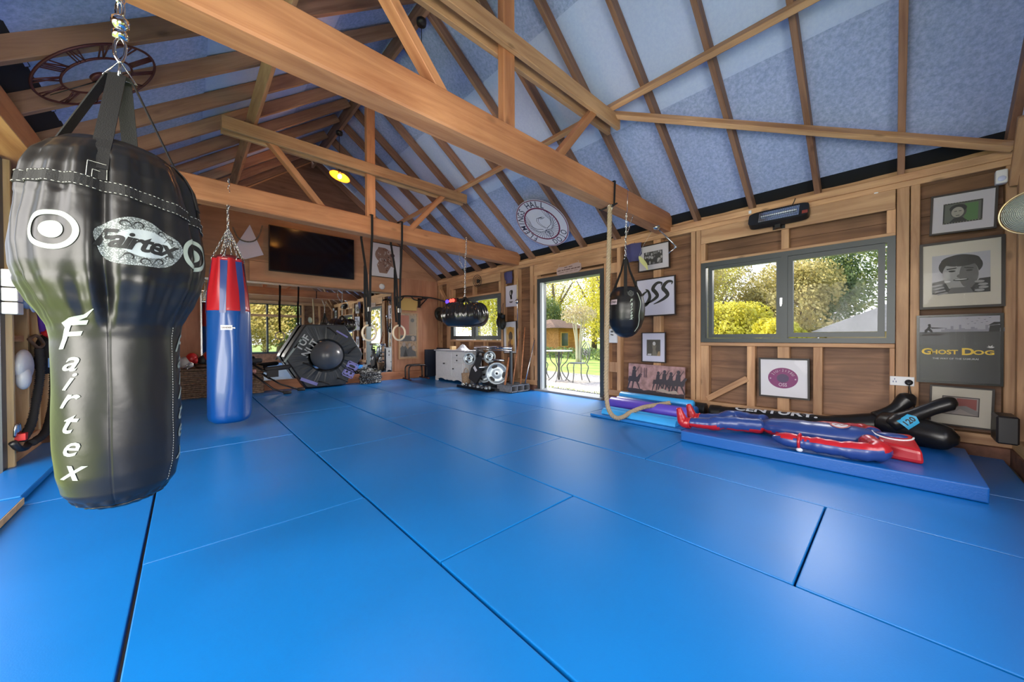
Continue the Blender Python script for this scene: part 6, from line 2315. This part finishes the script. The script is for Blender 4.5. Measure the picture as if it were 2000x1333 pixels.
# ---- weight rack, plates and bar
wrk = thing('weight_rack', (4.45, 5.4, 0), 'grey steel weight tree between the chest and the door', 'weight rack')
GM = plain('gunmetal', (.10, .11, .13), .35, metal=.7)
MB().box((4.20, 4.95, .0), (4.30, 5.95, .05)).box((4.62, 4.95, .0), (4.70, 5.95, .05)).box((4.20, 5.40, .0), (4.70, 5.50, .05)).build('base', GM, wrk)
MB().box((4.42, 5.42, .05), (4.48, 5.48, .66)).build('upright', GM, wrk)
MB().tube([(4.45, 5.05, .30), (4.45, 5.85, .30)], .022, 10).tube([(4.45, 5.05, .56), (4.45, 5.85, .56)], .022, 10).tube([(4.16, 5.45, .42), (4.72, 5.45, .42)], .022, 10).build('peg', STEEL, wrk)
PLT = plain('painted_plate_grey', (.36, .42, .46), .3, metal=.4)
def plate(c, r, nrm, label, th=.035, lab_g='weight plates on the rack'):
    t = thing('weight_plate', (c[0], c[1], c[2] - r), label, 'weight plate', lab_g)
    nrm = Vector(nrm).normalized()
    x = nrm.orthogonal().normalized()
    y = nrm.cross(x)
    M_ = Matrix(((x.x, y.x, nrm.x, c[0]), (x.y, y.y, nrm.y, c[1]), (x.z, y.z, nrm.z, c[2]), (0, 0, 0, 1)))
    b = MB()
    b.lathe([(.024, -th / 2), (r, -th / 2), (r, th / 2), (r * .86, th / 2), (r * .82, th / 4), (r * .40, th / 4), (r * .30, th / 2), (.024, th / 2)], (0, 0, 0), 44, capends=False)
    b.xf(M_)
    b.build('disc', PLT, t)
    for k in range(3):
        b = MB()
        a0 = 2 * PI * k / 3 + .5
        pts = [(r * q * math.cos(a0 + s), r * q * math.sin(a0 + s)) for q, s in ((.52, -.30), (.62, -.42), (.76, -.38), (.78, 0), (.76, .38), (.62, .42), (.52, .30), (.50, 0))]
        b.prism(pts, lambda u, v, d: (u, v, d), th / 4 + .001, th / 4 + .003)
        b.xf(M_)
        b.build('grip_slot', plain('slot_black', (.01, .01, .012), .6) if 'slot_black' not in MATS else MATS['slot_black'], t)
    b = MB().lathe([(0, th / 2 + .001), (.022, th / 2 + .001), (.022, th / 2 + .012), (0, th / 2 + .012)], (0, 0, 0), 16)
    b.xf(M_)
    b.build('peg_end', KN, t)
    return t
nv = (-.78, -.60, .05)
plate((4.36, 5.16, .31), .215, nv, 'largest pale grey weight plate, front of the rack')
plate((4.43, 5.24, .30), .215, nv, 'large weight plate just behind the front one', .04)
plate((4.42, 5.44, .62), .115, nv, 'small pale weight plate at the top middle of the rack')
plate((4.47, 5.52, .60), .12, nv, 'small weight plate behind the top middle one')
plate((4.24, 5.88, .57), .125, nv, 'pale green-grey plate at the top left of the rack')
plate((4.40, 5.60, .25), .16, nv, 'weight plate low behind the black vest')
t = thing('barbell', (4.45, 5.3, .78), 'long steel bar lying across the top of the weight rack', 'barbell')
MB().tube([(4.42, 5.95, .80), (4.42, 4.80, .80)], .024, 12).build('sleeve', CHROME, t)
MB().tube([(4.42, 6.0, .755), (4.42, 4.80, .755)], .012, 10).build('rod', STEEL, t)
b = MB()
for y in (4.86, 5.9):
    b.box((4.43, y - .02, .0), (4.47, y + .02, .82))
b.build('rack_post', GM, wrk)
t = thing('weighted_vest', (4.2, 5.6, .1), 'black weighted vest with a white patch slung on the weight rack', 'vest')
b = MB()
b.prism([(-.20, -.19), (.05, -.28), (.20, -.10), (.10, .10), (.16, .27), (.02, .30), (-.02, .14), (-.14, .02)], lambda u, v, d: (4.24 - d + .10 * v, 5.62 - u, .37 + v), 0, .06)
b.build('vest_body', plain('black_cordura', (.018, .018, .022), .8, bump=.4, bscale=60), t, bevel=.012, bseg=2)
b = MB()
f2 = lambda u, v: (4.176 + .10 * v, 5.62 - u, .37 + v)
b.add([f2(-.06, .03), f2(.03, -.05), f2(.08, -.01), f2(-.01, .075)], [(0, 1, 2, 3)])
b.build('patch', PAPER, t)
MB().tube([(4.18, 5.56, .62), (4.2, 5.5, .72), (4.3, 5.46, .70)], .02, 8).build('shoulder_strap', WEB, t)
t = thing('waste_basket', (4.30, 6.0, 0), 'small tan woven basket between the chest and the vest', 'basket')
MB().lathe([(0, .005), (.08, .005), (.10, .26), (.095, .26), (.075, .02), (0, .02)], (4.26, 6.03, 0), 20).build('basket_body', plain('tan_wicker', (.32, .22, .14), .8, noise=.4, nscale=60, bump=.5, bscale=120), t)
MB().tube(smooth_path([(4.26, 5.94, .25), (4.25, 5.96, .33), (4.26, 6.03, .37), (4.27, 6.10, .33), (4.26, 6.12, .25)], 4), .008, 6).build('basket_handle', MATS['tan_wicker'], t)
# low tray with clutter in front of the rack
t = thing('kettlebell_tray', (4.15, 5.5, 0), 'low dark tray of small steel weights on the floor before the rack', 'tray')
MB().box((4.02, 5.02, .0), (4.18, 6.02, .012)).box((4.02, 5.02, .012), (4.035, 6.02, .05)).box((4.165, 5.02, .012), (4.18, 6.02, .05)).build('tray_base', BLACKM, t)
rnd = random.Random(21)
for k in range(7):
    y = 5.12 + k * .125
    d = thing('dumbbell', (4.10, y, .02), 'small chrome dumbbell in the floor tray, %s from the door end' % ORD[k], 'dumbbell', 'dumbbells in the floor tray')
    MB().tube([(4.05, y - .01, .055), (4.15, y + .01, .055)], .013, 8).build('grip', CHROME, d)
    for s in (-1, 1):
        MB().lathe([(0, -.018), (.033, -.018), (.036, 0), (.033, .018), (0, .018)], (4.10 + s * .045, y + s * .005, .055), 12, axis='x').build('dumbbell_head', GM if k % 2 else PLT, d)
# grey crate holding sticks
t = thing('crate', (4.45, 4.80, 0), 'low grey steel box with open compartments left of the door', 'crate')
CG = plain('weathered_grey_steel', (.16, .17, .19), .5, noise=.3)
b = MB()
b.box((4.24, 4.62, .0), (4.70, 5.02, .01)).box((4.24, 4.62, .0), (4.25, 5.02, .135)).box((4.69, 4.62, .0), (4.70, 5.02, .135)).box((4.24, 5.01, .0), (4.70, 5.02, .135)).box((4.24, 4.62, 0), (4.70, 4.63, .03)).box((4.24, 4.62, .12), (4.70, 4.63, .135))
for x in (4.39, 4.55):
    b.box((x - .006, 4.62, .0), (x + .006, 5.02, .135))
b.build('crate_body', CG, t)
COP = plain('orange_wood_stick', (.48, .20, .09), .45, noise=.3, nscale=30)
for k, (x, y, x2, y2, h, r, lab) in enumerate(((4.33, 4.92, 4.50, 4.97, .62, .020, 'thick orange-brown training stick, leftmost in the grey crate'), (4.45, 4.84, 4.80, 4.98, 1.12, .014, 'tall orange-brown training stick leaning in the middle of the grey crate'), (4.57, 4.74, 4.82, 4.86, 1.20, .013, 'tall orange-brown training stick, second from the door in the grey crate'), (4.62, 4.70, 4.84, 4.62, .95, .011, 'thin grey practice blade, nearest the door in the grey crate'))):
    o = MB().tube([(x, y, .012), ((x + x2) / 2, (y + y2) / 2, h / 2 + .01), (x2, y2, h)], [r, r, r * .8], 9).build('training_stick', COP if k < 3 else STEEL, loc=(x, y, .012))
    tag(o, lab, 'stick', 'sticks in the grey crate')
t = thing('fencing_foil', (4.84, 5.10, 1.1), 'thin sword hanging upright on the wall left of the open door', 'sword')
MB().tube([(4.86, 5.11, 2.16), (4.86, 5.11, 1.18)], .007, 7).build('blade', STEEL, t)
MB().ball((4.85, 5.11, 1.72), (.03, .04, .05), 12, 8).build('guard', STEEL, t)
MB().tube([(4.86, 5.11, 1.76), (4.86, 5.11, 2.18)], .014, 8).build('grip', PALEWOOD, t)

# ---- wicker basket full of gloves
BK0, BK1, BKY0, BKY1 = -.10, 1.02, 7.88, 8.10
t = thing('wicker_basket', (.46, 8.0, 0), 'long low wicker hamper against the far wall behind the punch bags', 'basket')
b = MB()
rows = 14
for r in range(rows):
    z = .02 + r * .032
    pts = []
    n = 60
    per = [(BK0, BKY0), (BK1, BKY0), (BK1, BKY1), (BK0, BKY1)]
    for s in range(4):
        a, c = per[s], per[(s + 1) % 4]
        kk = 34 if s % 2 == 0 else 8
        for i in range(kk):
            q = i / kk
            nx, ny = (0, -1) if s == 0 else ((1, 0) if s == 1 else ((0, 1) if s == 2 else (-1, 0)))
            o_ = .010 * math.cos(PI * (i + r))
            pts.append((a[0] + (c[0] - a[0]) * q + nx * o_, a[1] + (c[1] - a[1]) * q + ny * o_, z))
    b.tube(pts, .017, 5, closed=True)
b.box((BK0, BKY0, .0), (BK1, BKY1, .02))
b.build('woven_body', plain('brown_wicker', (.23, .15, .10), .75, noise=.45, nscale=30, bump=.5, bscale=90), t)
b = MB()
b.tube([(BK0, BKY0, .475), (BK1, BKY0, .475), (BK1, BKY1, .475), (BK0, BKY1, .475)], .022, 7, closed=True)
b.build('rim', MATS['brown_wicker'], t)
LTH = [plain('red_glove_leather', (.55, .02, .02), .35), plain('brown_glove_leather', (.09, .045, .03), .45), plain('white_pad', (.5, .5, .5), .5), plain('black_pad', (.02, .02, .024), .5)]
for k, (x, z, sx, sz, mi_, nm, lab, cat) in enumerate(((-.02, .60, .09, .10, 2, 'head_guard', 'white head guard with a wire face cage in the wicker hamper', 'head guard'), (.06, .66, .08, .10, 0, 'boxing_glove', 'bright red boxing glove lying left in the wicker hamper', 'gloves'), (.20, .62, .07, .09, 3, 'focus_mitt', 'black and grey focus mitt in the wicker hamper', 'pad'), (.27, .67, .07, .09, 0, 'boxing_glove', 'bright red boxing glove beside the blue punch bag in the wicker hamper', 'gloves'), (.19, .53, .10, .05, 1, 'boxing_glove', 'dark brown boxing glove lying low in the wicker hamper', 'gloves'), (.85, .56, .09, .07, 3, 'boxing_glove', 'black boxing glove at the right end of the wicker hamper', 'gloves'))):
    g = thing(nm, (x, 8.02, z - sz), lab, cat)
    b = MB()
    b.ball((x, 8.02, z), (sx, .08, sz), 18, 12)
    b.ball((x + sx * .6, 7.97, z - sz * .3), (sx * .4, .035, sz * .5), 12, 8)
    b.build('shell', LTH[mi_], g)
    if nm == 'head_guard':
        b = MB()
        b.tube(smooth_path([(-.06, 7.90, .50), (-.0, 7.88, .56), (.06, 7.90, .60), (.07, 7.90, .54), (-.0, 7.88, .50), (.04, 7.90, .44)], 4), .008, 6)
        b.build('face_cage', CHROME, g)
    else:
        MB().lathe([(sx * .55, -.02), (sx * .6, .02)], (x, 8.02, z - sz * .85), 14).build('cuff', LTH[3] if mi_ != 3 else LTH[2], g)

# ---- folded bench beside the bag
t = thing('sit_up_bench', (1.2, 7.6, 0), 'black folded sit-up bench with padded rollers, right of the punch bag', 'exercise bench')
for nm, pts, r in (('foam_pad', [(1.02, 7.62, .44), (1.42, 7.62, .475)], .045), ('foam_pad', [(.78, 7.75, .60), (1.0, 7.75, .60)], .045)):
    MB().tube([Vector(pts[0]), Vector(pts[0]).lerp(Vector(pts[1]), .1), Vector(pts[0]).lerp(Vector(pts[1]), .9), Vector(pts[1])], [r * .6, r, r, r * .6], 14).build(nm, plain('black_foam', (.02, .02, .022), .7) if 'black_foam' not in MATS else MATS['black_foam'], t)
b = MB()
b.tube([(.80, 7.55, .42), (1.12, 7.45, .10), (1.28, 7.40, .03)], .016, 8)
b.tube([(1.0, 7.75, .36), (1.25, 7.6, .16), (1.52, 7.5, .05)], .014, 8)
b.tube([(.85, 7.75, .55), (1.0, 7.6, .42), (1.2, 7.6, .33)], .018, 8)
b.tube([(.75, 7.7, .02), (.80, 7.6, .42), (.85, 7.78, .58)], .018, 8)
b.build('frame', BLACKM, t)
for c in ((1.32, 7.39, .028), (1.56, 7.49, .045)):
    MB().tube([Vector(c) - Vector((.06, 0, 0)), Vector(c) + Vector((.06, -.01, 0))], .027, 10).build('foot', MATS['black_foam'], t)
MB().box((1.05, 7.58, .30), (1.22, 7.66, .43)).build('seat_block', MATS['black_foam'], t)
MB().ball((.86, 7.58, .42), (.035, .03, .04), 10, 8).build('adjuster', plain('pink_brown_plastic', (.35, .16, .14), .4), t)
o = MB().tube(smooth_path([(.40, 7.55, .02), (.42, 7.56, .06), (.44, 7.58, .05)], 4), .035, 8).build('dark_weight', BLACK, loc=(.42, 7.56, 0)) if False else None
# grit on the mats
for k, (x, y) in enumerate(((1.27, 2.02), (4.0, .0))):
    pass
# ================================================================== outdoors
def leafmat(name, c1, c2, c3):
    m, n, b = newmat(name)
    N, Lk = n.nodes, n.links
    t = N.new('ShaderNodeTexCoord')
    z = N.new('ShaderNodeTexNoise')
    z.inputs['Scale'].default_value = 1.3
    z.inputs['Detail'].default_value = 6
    z.inputs['Roughness'].default_value = .8
    Lk.new(t.outputs['Object'], z.inputs['Vector'])
    r = N.new('ShaderNodeValToRGB')
    e = r.color_ramp.elements
    e[0].position = .36
    e[0].color = c4(c1)
    e[1].position = .66
    e[1].color = c4(c3)
    q = e.new(.5)
    q.color = c4(c2)
    Lk.new(z.outputs[0], r.inputs[0])
    Lk.new(r.outputs[0], b.inputs['Base Color'])
    b.inputs['Roughness'].default_value = .6
    tr = N.new('ShaderNodeBsdfTranslucent')
    Lk.new(r.outputs[0], tr.inputs[0])
    mx = N.new('ShaderNodeMixShader')
    mx.inputs[0].default_value = .35
    out = [x for x in N if x.type == 'OUTPUT_MATERIAL'][0]
    Lk.new(b.outputs[0], mx.inputs[1])
    Lk.new(tr.outputs[0], mx.inputs[2])
    Lk.new(mx.outputs[0], out.inputs[0])
    return m


LY = leafmat('autumn_yellow_leaves', (.30, .26, .03), (.62, .55, .05), (.80, .74, .14))
LG = leafmat('green_leaves', (.06, .11, .05), (.18, .25, .08), (.50, .48, .14))
LO = leafmat('olive_gold_leaves', (.20, .17, .06), (.45, .38, .12), (.66, .54, .22))
BARK = plain('grey_bark', (.18, .14, .10), .9, noise=.3)


def cloud(b, c, R, n, s, rnd, squash=.85):
    for _ in range(n):
        while True:
            p = Vector((rnd.uniform(-1, 1), rnd.uniform(-1, 1), rnd.uniform(-1, 1)))
            if .25 < p.length < 1:
                break
        p = Vector((p.x * R[0], p.y * R[1], p.z * R[2])) + Vector(c)
        a = Vector((rnd.gauss(0, 1), rnd.gauss(0, 1), rnd.gauss(0, .6))).normalized()
        d = a.orthogonal().normalized()
        e = a.cross(d)
        q = s * rnd.uniform(.6, 1.5)
        i = len(b.v)
        b.v += [tuple(p - d * q), tuple(p + e * q * .6), tuple(p + d * q), tuple(p - e * q * .6)]
        b.f.append([i, i + 1, i + 2, i + 3])
        b.m.append(0)
        b.sm.append(False)


def tree(x, y, h, R, mat, label, n=3600, leaf=.13, seed=1, base=-.1, low=.12, group='trees beyond the lawn'):
    rnd = random.Random(seed)
    t = thing('tree', (x, y, base), label, 'tree', group)
    b = MB()
    for k in range(9):
        a = rnd.uniform(0, 6.28)
        q = rnd.uniform(0, .6)
        cz = base + h * (low + (1 - low) * rnd.uniform(.15, .85))
        cloud(b, (x + R * q * math.cos(a), y + R * q * math.sin(a), cz), (R * rnd.uniform(.4, .65), R * rnd.uniform(.4, .65), h * .22), n // 9, leaf, rnd)
    b.build('crown', mat, t)
    b = MB()
    b.tube(smooth_path([(x, y, base), (x + .1, y, base + h * .3), (x - .1, y + .1, base + h * .65)], 4), [R * .07 * (1 - i * .08) for i in range(9)], 8)
    for k in range(5):
        a = rnd.uniform(0, 6.28)
        b.tube([(x, y, base + h * .35), (x + R * .4 * math.cos(a), y + R * .4 * math.sin(a), base + h * .65)], [R * .04, R * .012], 6)
    b.build('trunk', BARK, t)
    return t


gm, gn, gb_ = newmat('lawn_grass')
tt = gn.nodes.new('ShaderNodeTexCoord')
zz = gn.nodes.new('ShaderNodeTexNoise')
zz.inputs['Scale'].default_value = 1.2
zz.inputs['Detail'].default_value = 8
rr_ = gn.nodes.new('ShaderNodeValToRGB')
rr_.color_ramp.elements[0].position = .3
rr_.color_ramp.elements[0].color = (.16, .24, .04, 1)
rr_.color_ramp.elements[1].position = .7
rr_.color_ramp.elements[1].color = (.40, .50, .10, 1)
gn.links.new(tt.outputs['Object'], zz.inputs['Vector'])
gn.links.new(zz.outputs[0], rr_.inputs[0])
gn.links.new(rr_.outputs[0], gb_.inputs['Base Color'])
gb_.inputs['Roughness'].default_value = .9
o = MB().box((5.37, -60, -.5), (90, 90, -.10)).box((-60, -60, -.5), (-1.2, 90, -.10)).box((-1.2, -60, -.5), (5.37, -.85, -.10)).build('lawn', gm)
tag(o, 'broad lawn around the building', 'lawn', kind='structure')
o = MB().box((5.37, -3, -.2), (8.6, 12, -.088)).build('gravel_path', plain('pale_gravel', (.30, .28, .26), .95, noise=.35, nscale=14, bump=.6, bscale=70))
tag(o, 'pale gravel strip outside the door', 'path', kind='structure')
o = MB()
rnd = random.Random(4)
for i in range(1500):
    x, y = rnd.uniform(5.38, 5.95), rnd.uniform(2.8, 6.5)
    h = rnd.uniform(.02, .05)
    a = rnd.uniform(0, 6.28)
    o.add([(x - .006 * math.cos(a), y - .006 * math.sin(a), -.088), (x + .006 * math.cos(a), y + .006 * math.sin(a), -.088), (x + rnd.uniform(-.02, .02), y + rnd.uniform(-.02, .02), -.088 + h)], [(0, 1, 2)])
o = o.build('grass_tufts', gm)
tag(o, 'grass growing in the gravel by the door sill', 'grass', kind='stuff')

# bistro set
IRON = plain('grey_cast_iron', (.13, .14, .14), .5, metal=.3)
tb = thing('garden_table', (6.75, 5.62, -.088), 'round grey garden table outside the open door', 'table')
MB().lathe([(0, .655), (.33, .655), (.335, .665), (.33, .675), (0, .675)], (6.75, 5.62, 0), 36).build('table_top', plain('pale_grey_table', (.42, .46, .47), .4), tb)
MB().tube([(6.75, 5.62, -.05), (6.75, 5.62, .655)], .03, 10).build('post', IRON, tb)
for k in range(4):
    a = PI / 2 * k + .4
    e = Vector((math.cos(a), math.sin(a), 0))
    c = Vector((6.75, 5.62, 0))
    MB().tube([p for p in smooth_path([c + e * .26 + Vector((0, 0, .64)), c + e * .20 + Vector((0, 0, .42)), c + e * .06 + Vector((0, 0, .25)), c + e * .14 + Vector((0, 0, .05)), c + e * .27 + Vector((0, 0, -.075))], 5)], .012, 7).build('leg', IRON, tb)


def garden_chair(x, y, rz, label):
    t = thing('garden_chair', (x, y, -.088), label, 'chair', 'garden chairs')
    M_ = Matrix.Translation((x, y, -.088)) @ Matrix.Rotation(rz, 4, 'Z')
    b = MB().lathe([(0, .44), (.20, .44), (.215, .45), (.20, .462), (0, .462)], (0, 0, 0), 28)
    b.xf(M_).build('seat', IRON, t)
    for sx_, sy_ in ((-1, -1), (1, -1), (-1, 1), (1, 1)):
        b = MB().tube(smooth_path([(sx_ * .17, sy_ * .16, .44), (sx_ * .21, sy_ * .19, .36), (sx_ * .17, sy_ * .17, .18), (sx_ * .23, sy_ * .22, .0)], 5), .013, 7)
        b.xf(M_).build('leg', IRON, t)
    b = MB()
    b.tube(smooth_path([(-.17, .17, .45), (-.24, .20, .62), (-.22, .22, .82), (0, .24, .96), (.22, .22, .82), (.24, .20, .62), (.17, .17, .45)], 6), .013, 7)
    for s in (-1, 1):
        sp = []
        for i in range(22):
            a_ = i * .45
            r = .10 - .0042 * i
            sp.append((s * (.10 - r * math.cos(a_) * .9), .21, .70 + r * math.sin(a_)))
        b.tube(sp, .009, 6)
        b.tube(smooth_path([(s * .03, .18, .46), (s * .12, .19, .55), (s * .02, .21, .66), (s * .10, .22, .80), (0, .24, .93)], 5), .009, 6)
    b.ring((0, .22, .70), .05, .008, (0, 1, 0), 18, 6)
    b.xf(M_).build('backrest', IRON, t)
    return t


garden_chair(7.05, 5.28, math.radians(-120), 'scrolled grey iron garden chair right of the garden table')
garden_chair(6.78, 6.35, math.radians(20), 'scrolled iron garden chair behind the garden table, partly hidden by the door')

# summer house
sh_ = thing('summer_house', (19.5, 15.6, -.1), 'small orange timber summer house across the lawn', 'shed')
SW = wood('summer_house_boards', (.42, .17, .04), (.66, .32, .10), axis=0, scale=.6, knots=.2)
MB().box((18.0, 15.0, -.1), (20.4, 17.2, 1.65)).build('wall', SW, sh_)
MB().box((18.15, 14.93, .35), (18.95, 14.99, 1.35)).build('window_frame', plain('light_frame', (.6, .36, .12), .6), sh_)
MB().box((18.24, 14.91, .43), (18.86, 14.93, 1.27)).build('pane', plain('dark_pane', (.03, .06, .05), .1), sh_)
b = MB()
b.add([(17.2, 14.5, 1.6), (20.9, 14.5, 1.6), (20.9, 18.0, 1.6), (17.2, 18.0, 1.6), (18.5, 16.2, 2.25), (19.6, 16.2, 2.25)], [(0, 1, 5, 4), (1, 2, 5), (2, 3, 4, 5), (3, 0, 4), (3, 2, 1, 0)])
b.build('roof', plain('brown_shingles', (.16, .09, .06), .85, noise=.4, nscale=8), sh_)
# hedge
hd = MB()
rnd = random.Random(8)
for k in range(16):
    cloud(hd, (14.5 + .2 * math.sin(k), 4 + k * 1.0, .15), (.5, .7, .35), 260, .06, rnd)
o = hd.build('hedge', LG)
tag(o, 'low clipped green hedge across the lawn', 'hedge')

# pale-stemmed tree framed by the door
t = thing('tree', (12.5, 9.3, -.1), 'slim many-stemmed pale tree in the middle of the doorway view', 'tree')
b = MB()
for k in range(6):
    a = k * 1.05
    b.tube(smooth_path([(12.5 + .08 * math.cos(a), 9.3 + .08 * math.sin(a), -.1), (12.5 + .12 * math.cos(a), 9.3 + .12 * math.sin(a), .8), (12.5 + .3 * math.cos(a), 9.3 + .3 * math.sin(a), 1.9)], 4), [.05 - .004 * i for i in range(9)], 7)
b.build('trunk', plain('pale_bark', (.50, .45, .34), .8), t)
b = MB()
cloud(b, (12.5, 9.3, 2.0), (.8, .8, .45), 900, .05, random.Random(2))
b.build('crown', leafmat('pinkish_leaves', (.35, .26, .16), (.55, .45, .25), (.62, .58, .30)), t)

TR = [
    (24, 20.5, 9, 4.2, LY, 'dense bright yellow tree behind the summer house'),
    (19.5, 12.3, 7.5, 2.8, LY, 'yellow tree filling the right of the doorway view'),
    (23.5, 16.0, 8.5, 3.4, LY, 'tall yellow tree in the middle of the doorway view'),
    (26, 25.5, 9, 4.2, LY, 'yellow tree at the left of the doorway view'),
    (22, 26.5, 8, 3.8, LG, 'green tree seen through the far window, left'),
    (15.5, 20.5, 6.5, 3.0, LY, 'yellow-green tree seen through the far window, right'),
    (17, 5.6, 4.3, 2.3, LO, 'golden tree at the left edge of the big window'),
    (18.5, 3.9, 3.9, 2.0, LO, 'golden tree in the left pane of the big window'),
    (16.5, 2.3, 4.0, 1.6, LO, 'olive tree beside the mullion of the big window'),
    (18.6, 1.9, 4.9, 1.6, LG, 'green tree just right of the mullion of the big window'),
    (19.5, -.4, 7.2, 2.5, LG, 'tall green tree in the right pane of the big window'),
    (20.5, -2.8, 8.4, 2.6, LO, 'tall golden tree at the right edge of the big window'),
    (12.0, 2.1, 1.5, .8, LY, 'low yellow shrub left of the grey tiled roof'),
    (13.0, 3.6, 2.3, 1.3, LY, 'low yellow shrub under the left pane'),
    (5.6, -6.5, 5.5, 2.3, LG, 'bushy green tree close outside the gable glazing, seen in the mirror'),
    (3.0, -6.0, 5.5, 2.0, LO, 'bushy golden tree close outside the gable glazing, seen in the mirror'),
    (21.5, 19.5, 4.2, 2.4, LG, 'green bushy tree behind the left of the summer house'),
    (23.0, 13.6, 4.0, 2.3, LG, 'green bushy tree right of the summer house'),
    (26, 8.5, 7.5, 3.6, LY, 'distant yellow tree between door and window'),
    (8.5, -11, 9, 4.0, LO, 'golden tree behind the camera, seen in the mirror'),
    (4.2, -9, 8, 3.4, LG, 'green tree behind the camera, seen in the mirror'),
    (-3, -8, 8, 3.6, LO, 'golden tree behind the camera on the folding-door side'),
    (-7.5, -2, 9, 3.8, LO, 'golden tree outside the folding doors'),
    (-7.5, 4.5, 9, 3.9, LO, 'yellow tree outside the folding doors'),
]
for k, (x, y, h, R, m, lab) in enumerate(TR):
    tree(x, y, h, R, m, lab, n=(17000 if 5 < k < 14 else 12000) if k < 19 else 5000, leaf=(.045 if 5 < k < 14 else .06) if k < 19 else .13, seed=30 + k)
# neighbouring roof beyond the window
t = thing('neighbour_house', (13.5, -.9, -.1), 'grey tiled hipped roof beyond the right pane of the window', 'house')
b = MB()
b.add([(13, -3.8, 1.12), (13, 1.62, 1.12), (18, 1.62, 1.12), (18, -3.8, 1.12), (15.3, -.9, 2.45), (15.3, -2.0, 2.45)], [(0, 5, 4, 1), (1, 4, 2), (2, 4, 5, 3), (3, 5, 0), (0, 1, 2, 3)])
b.build('roof', plain('grey_tiles', (.12, .115, .11), .8, noise=.25, nscale=10), t)
MB().box((13.3, -3.5, -.1), (17.7, 1.3, 1.13)).build('wall', plain('pinkish_wall', (.45, .33, .28), .8), t)
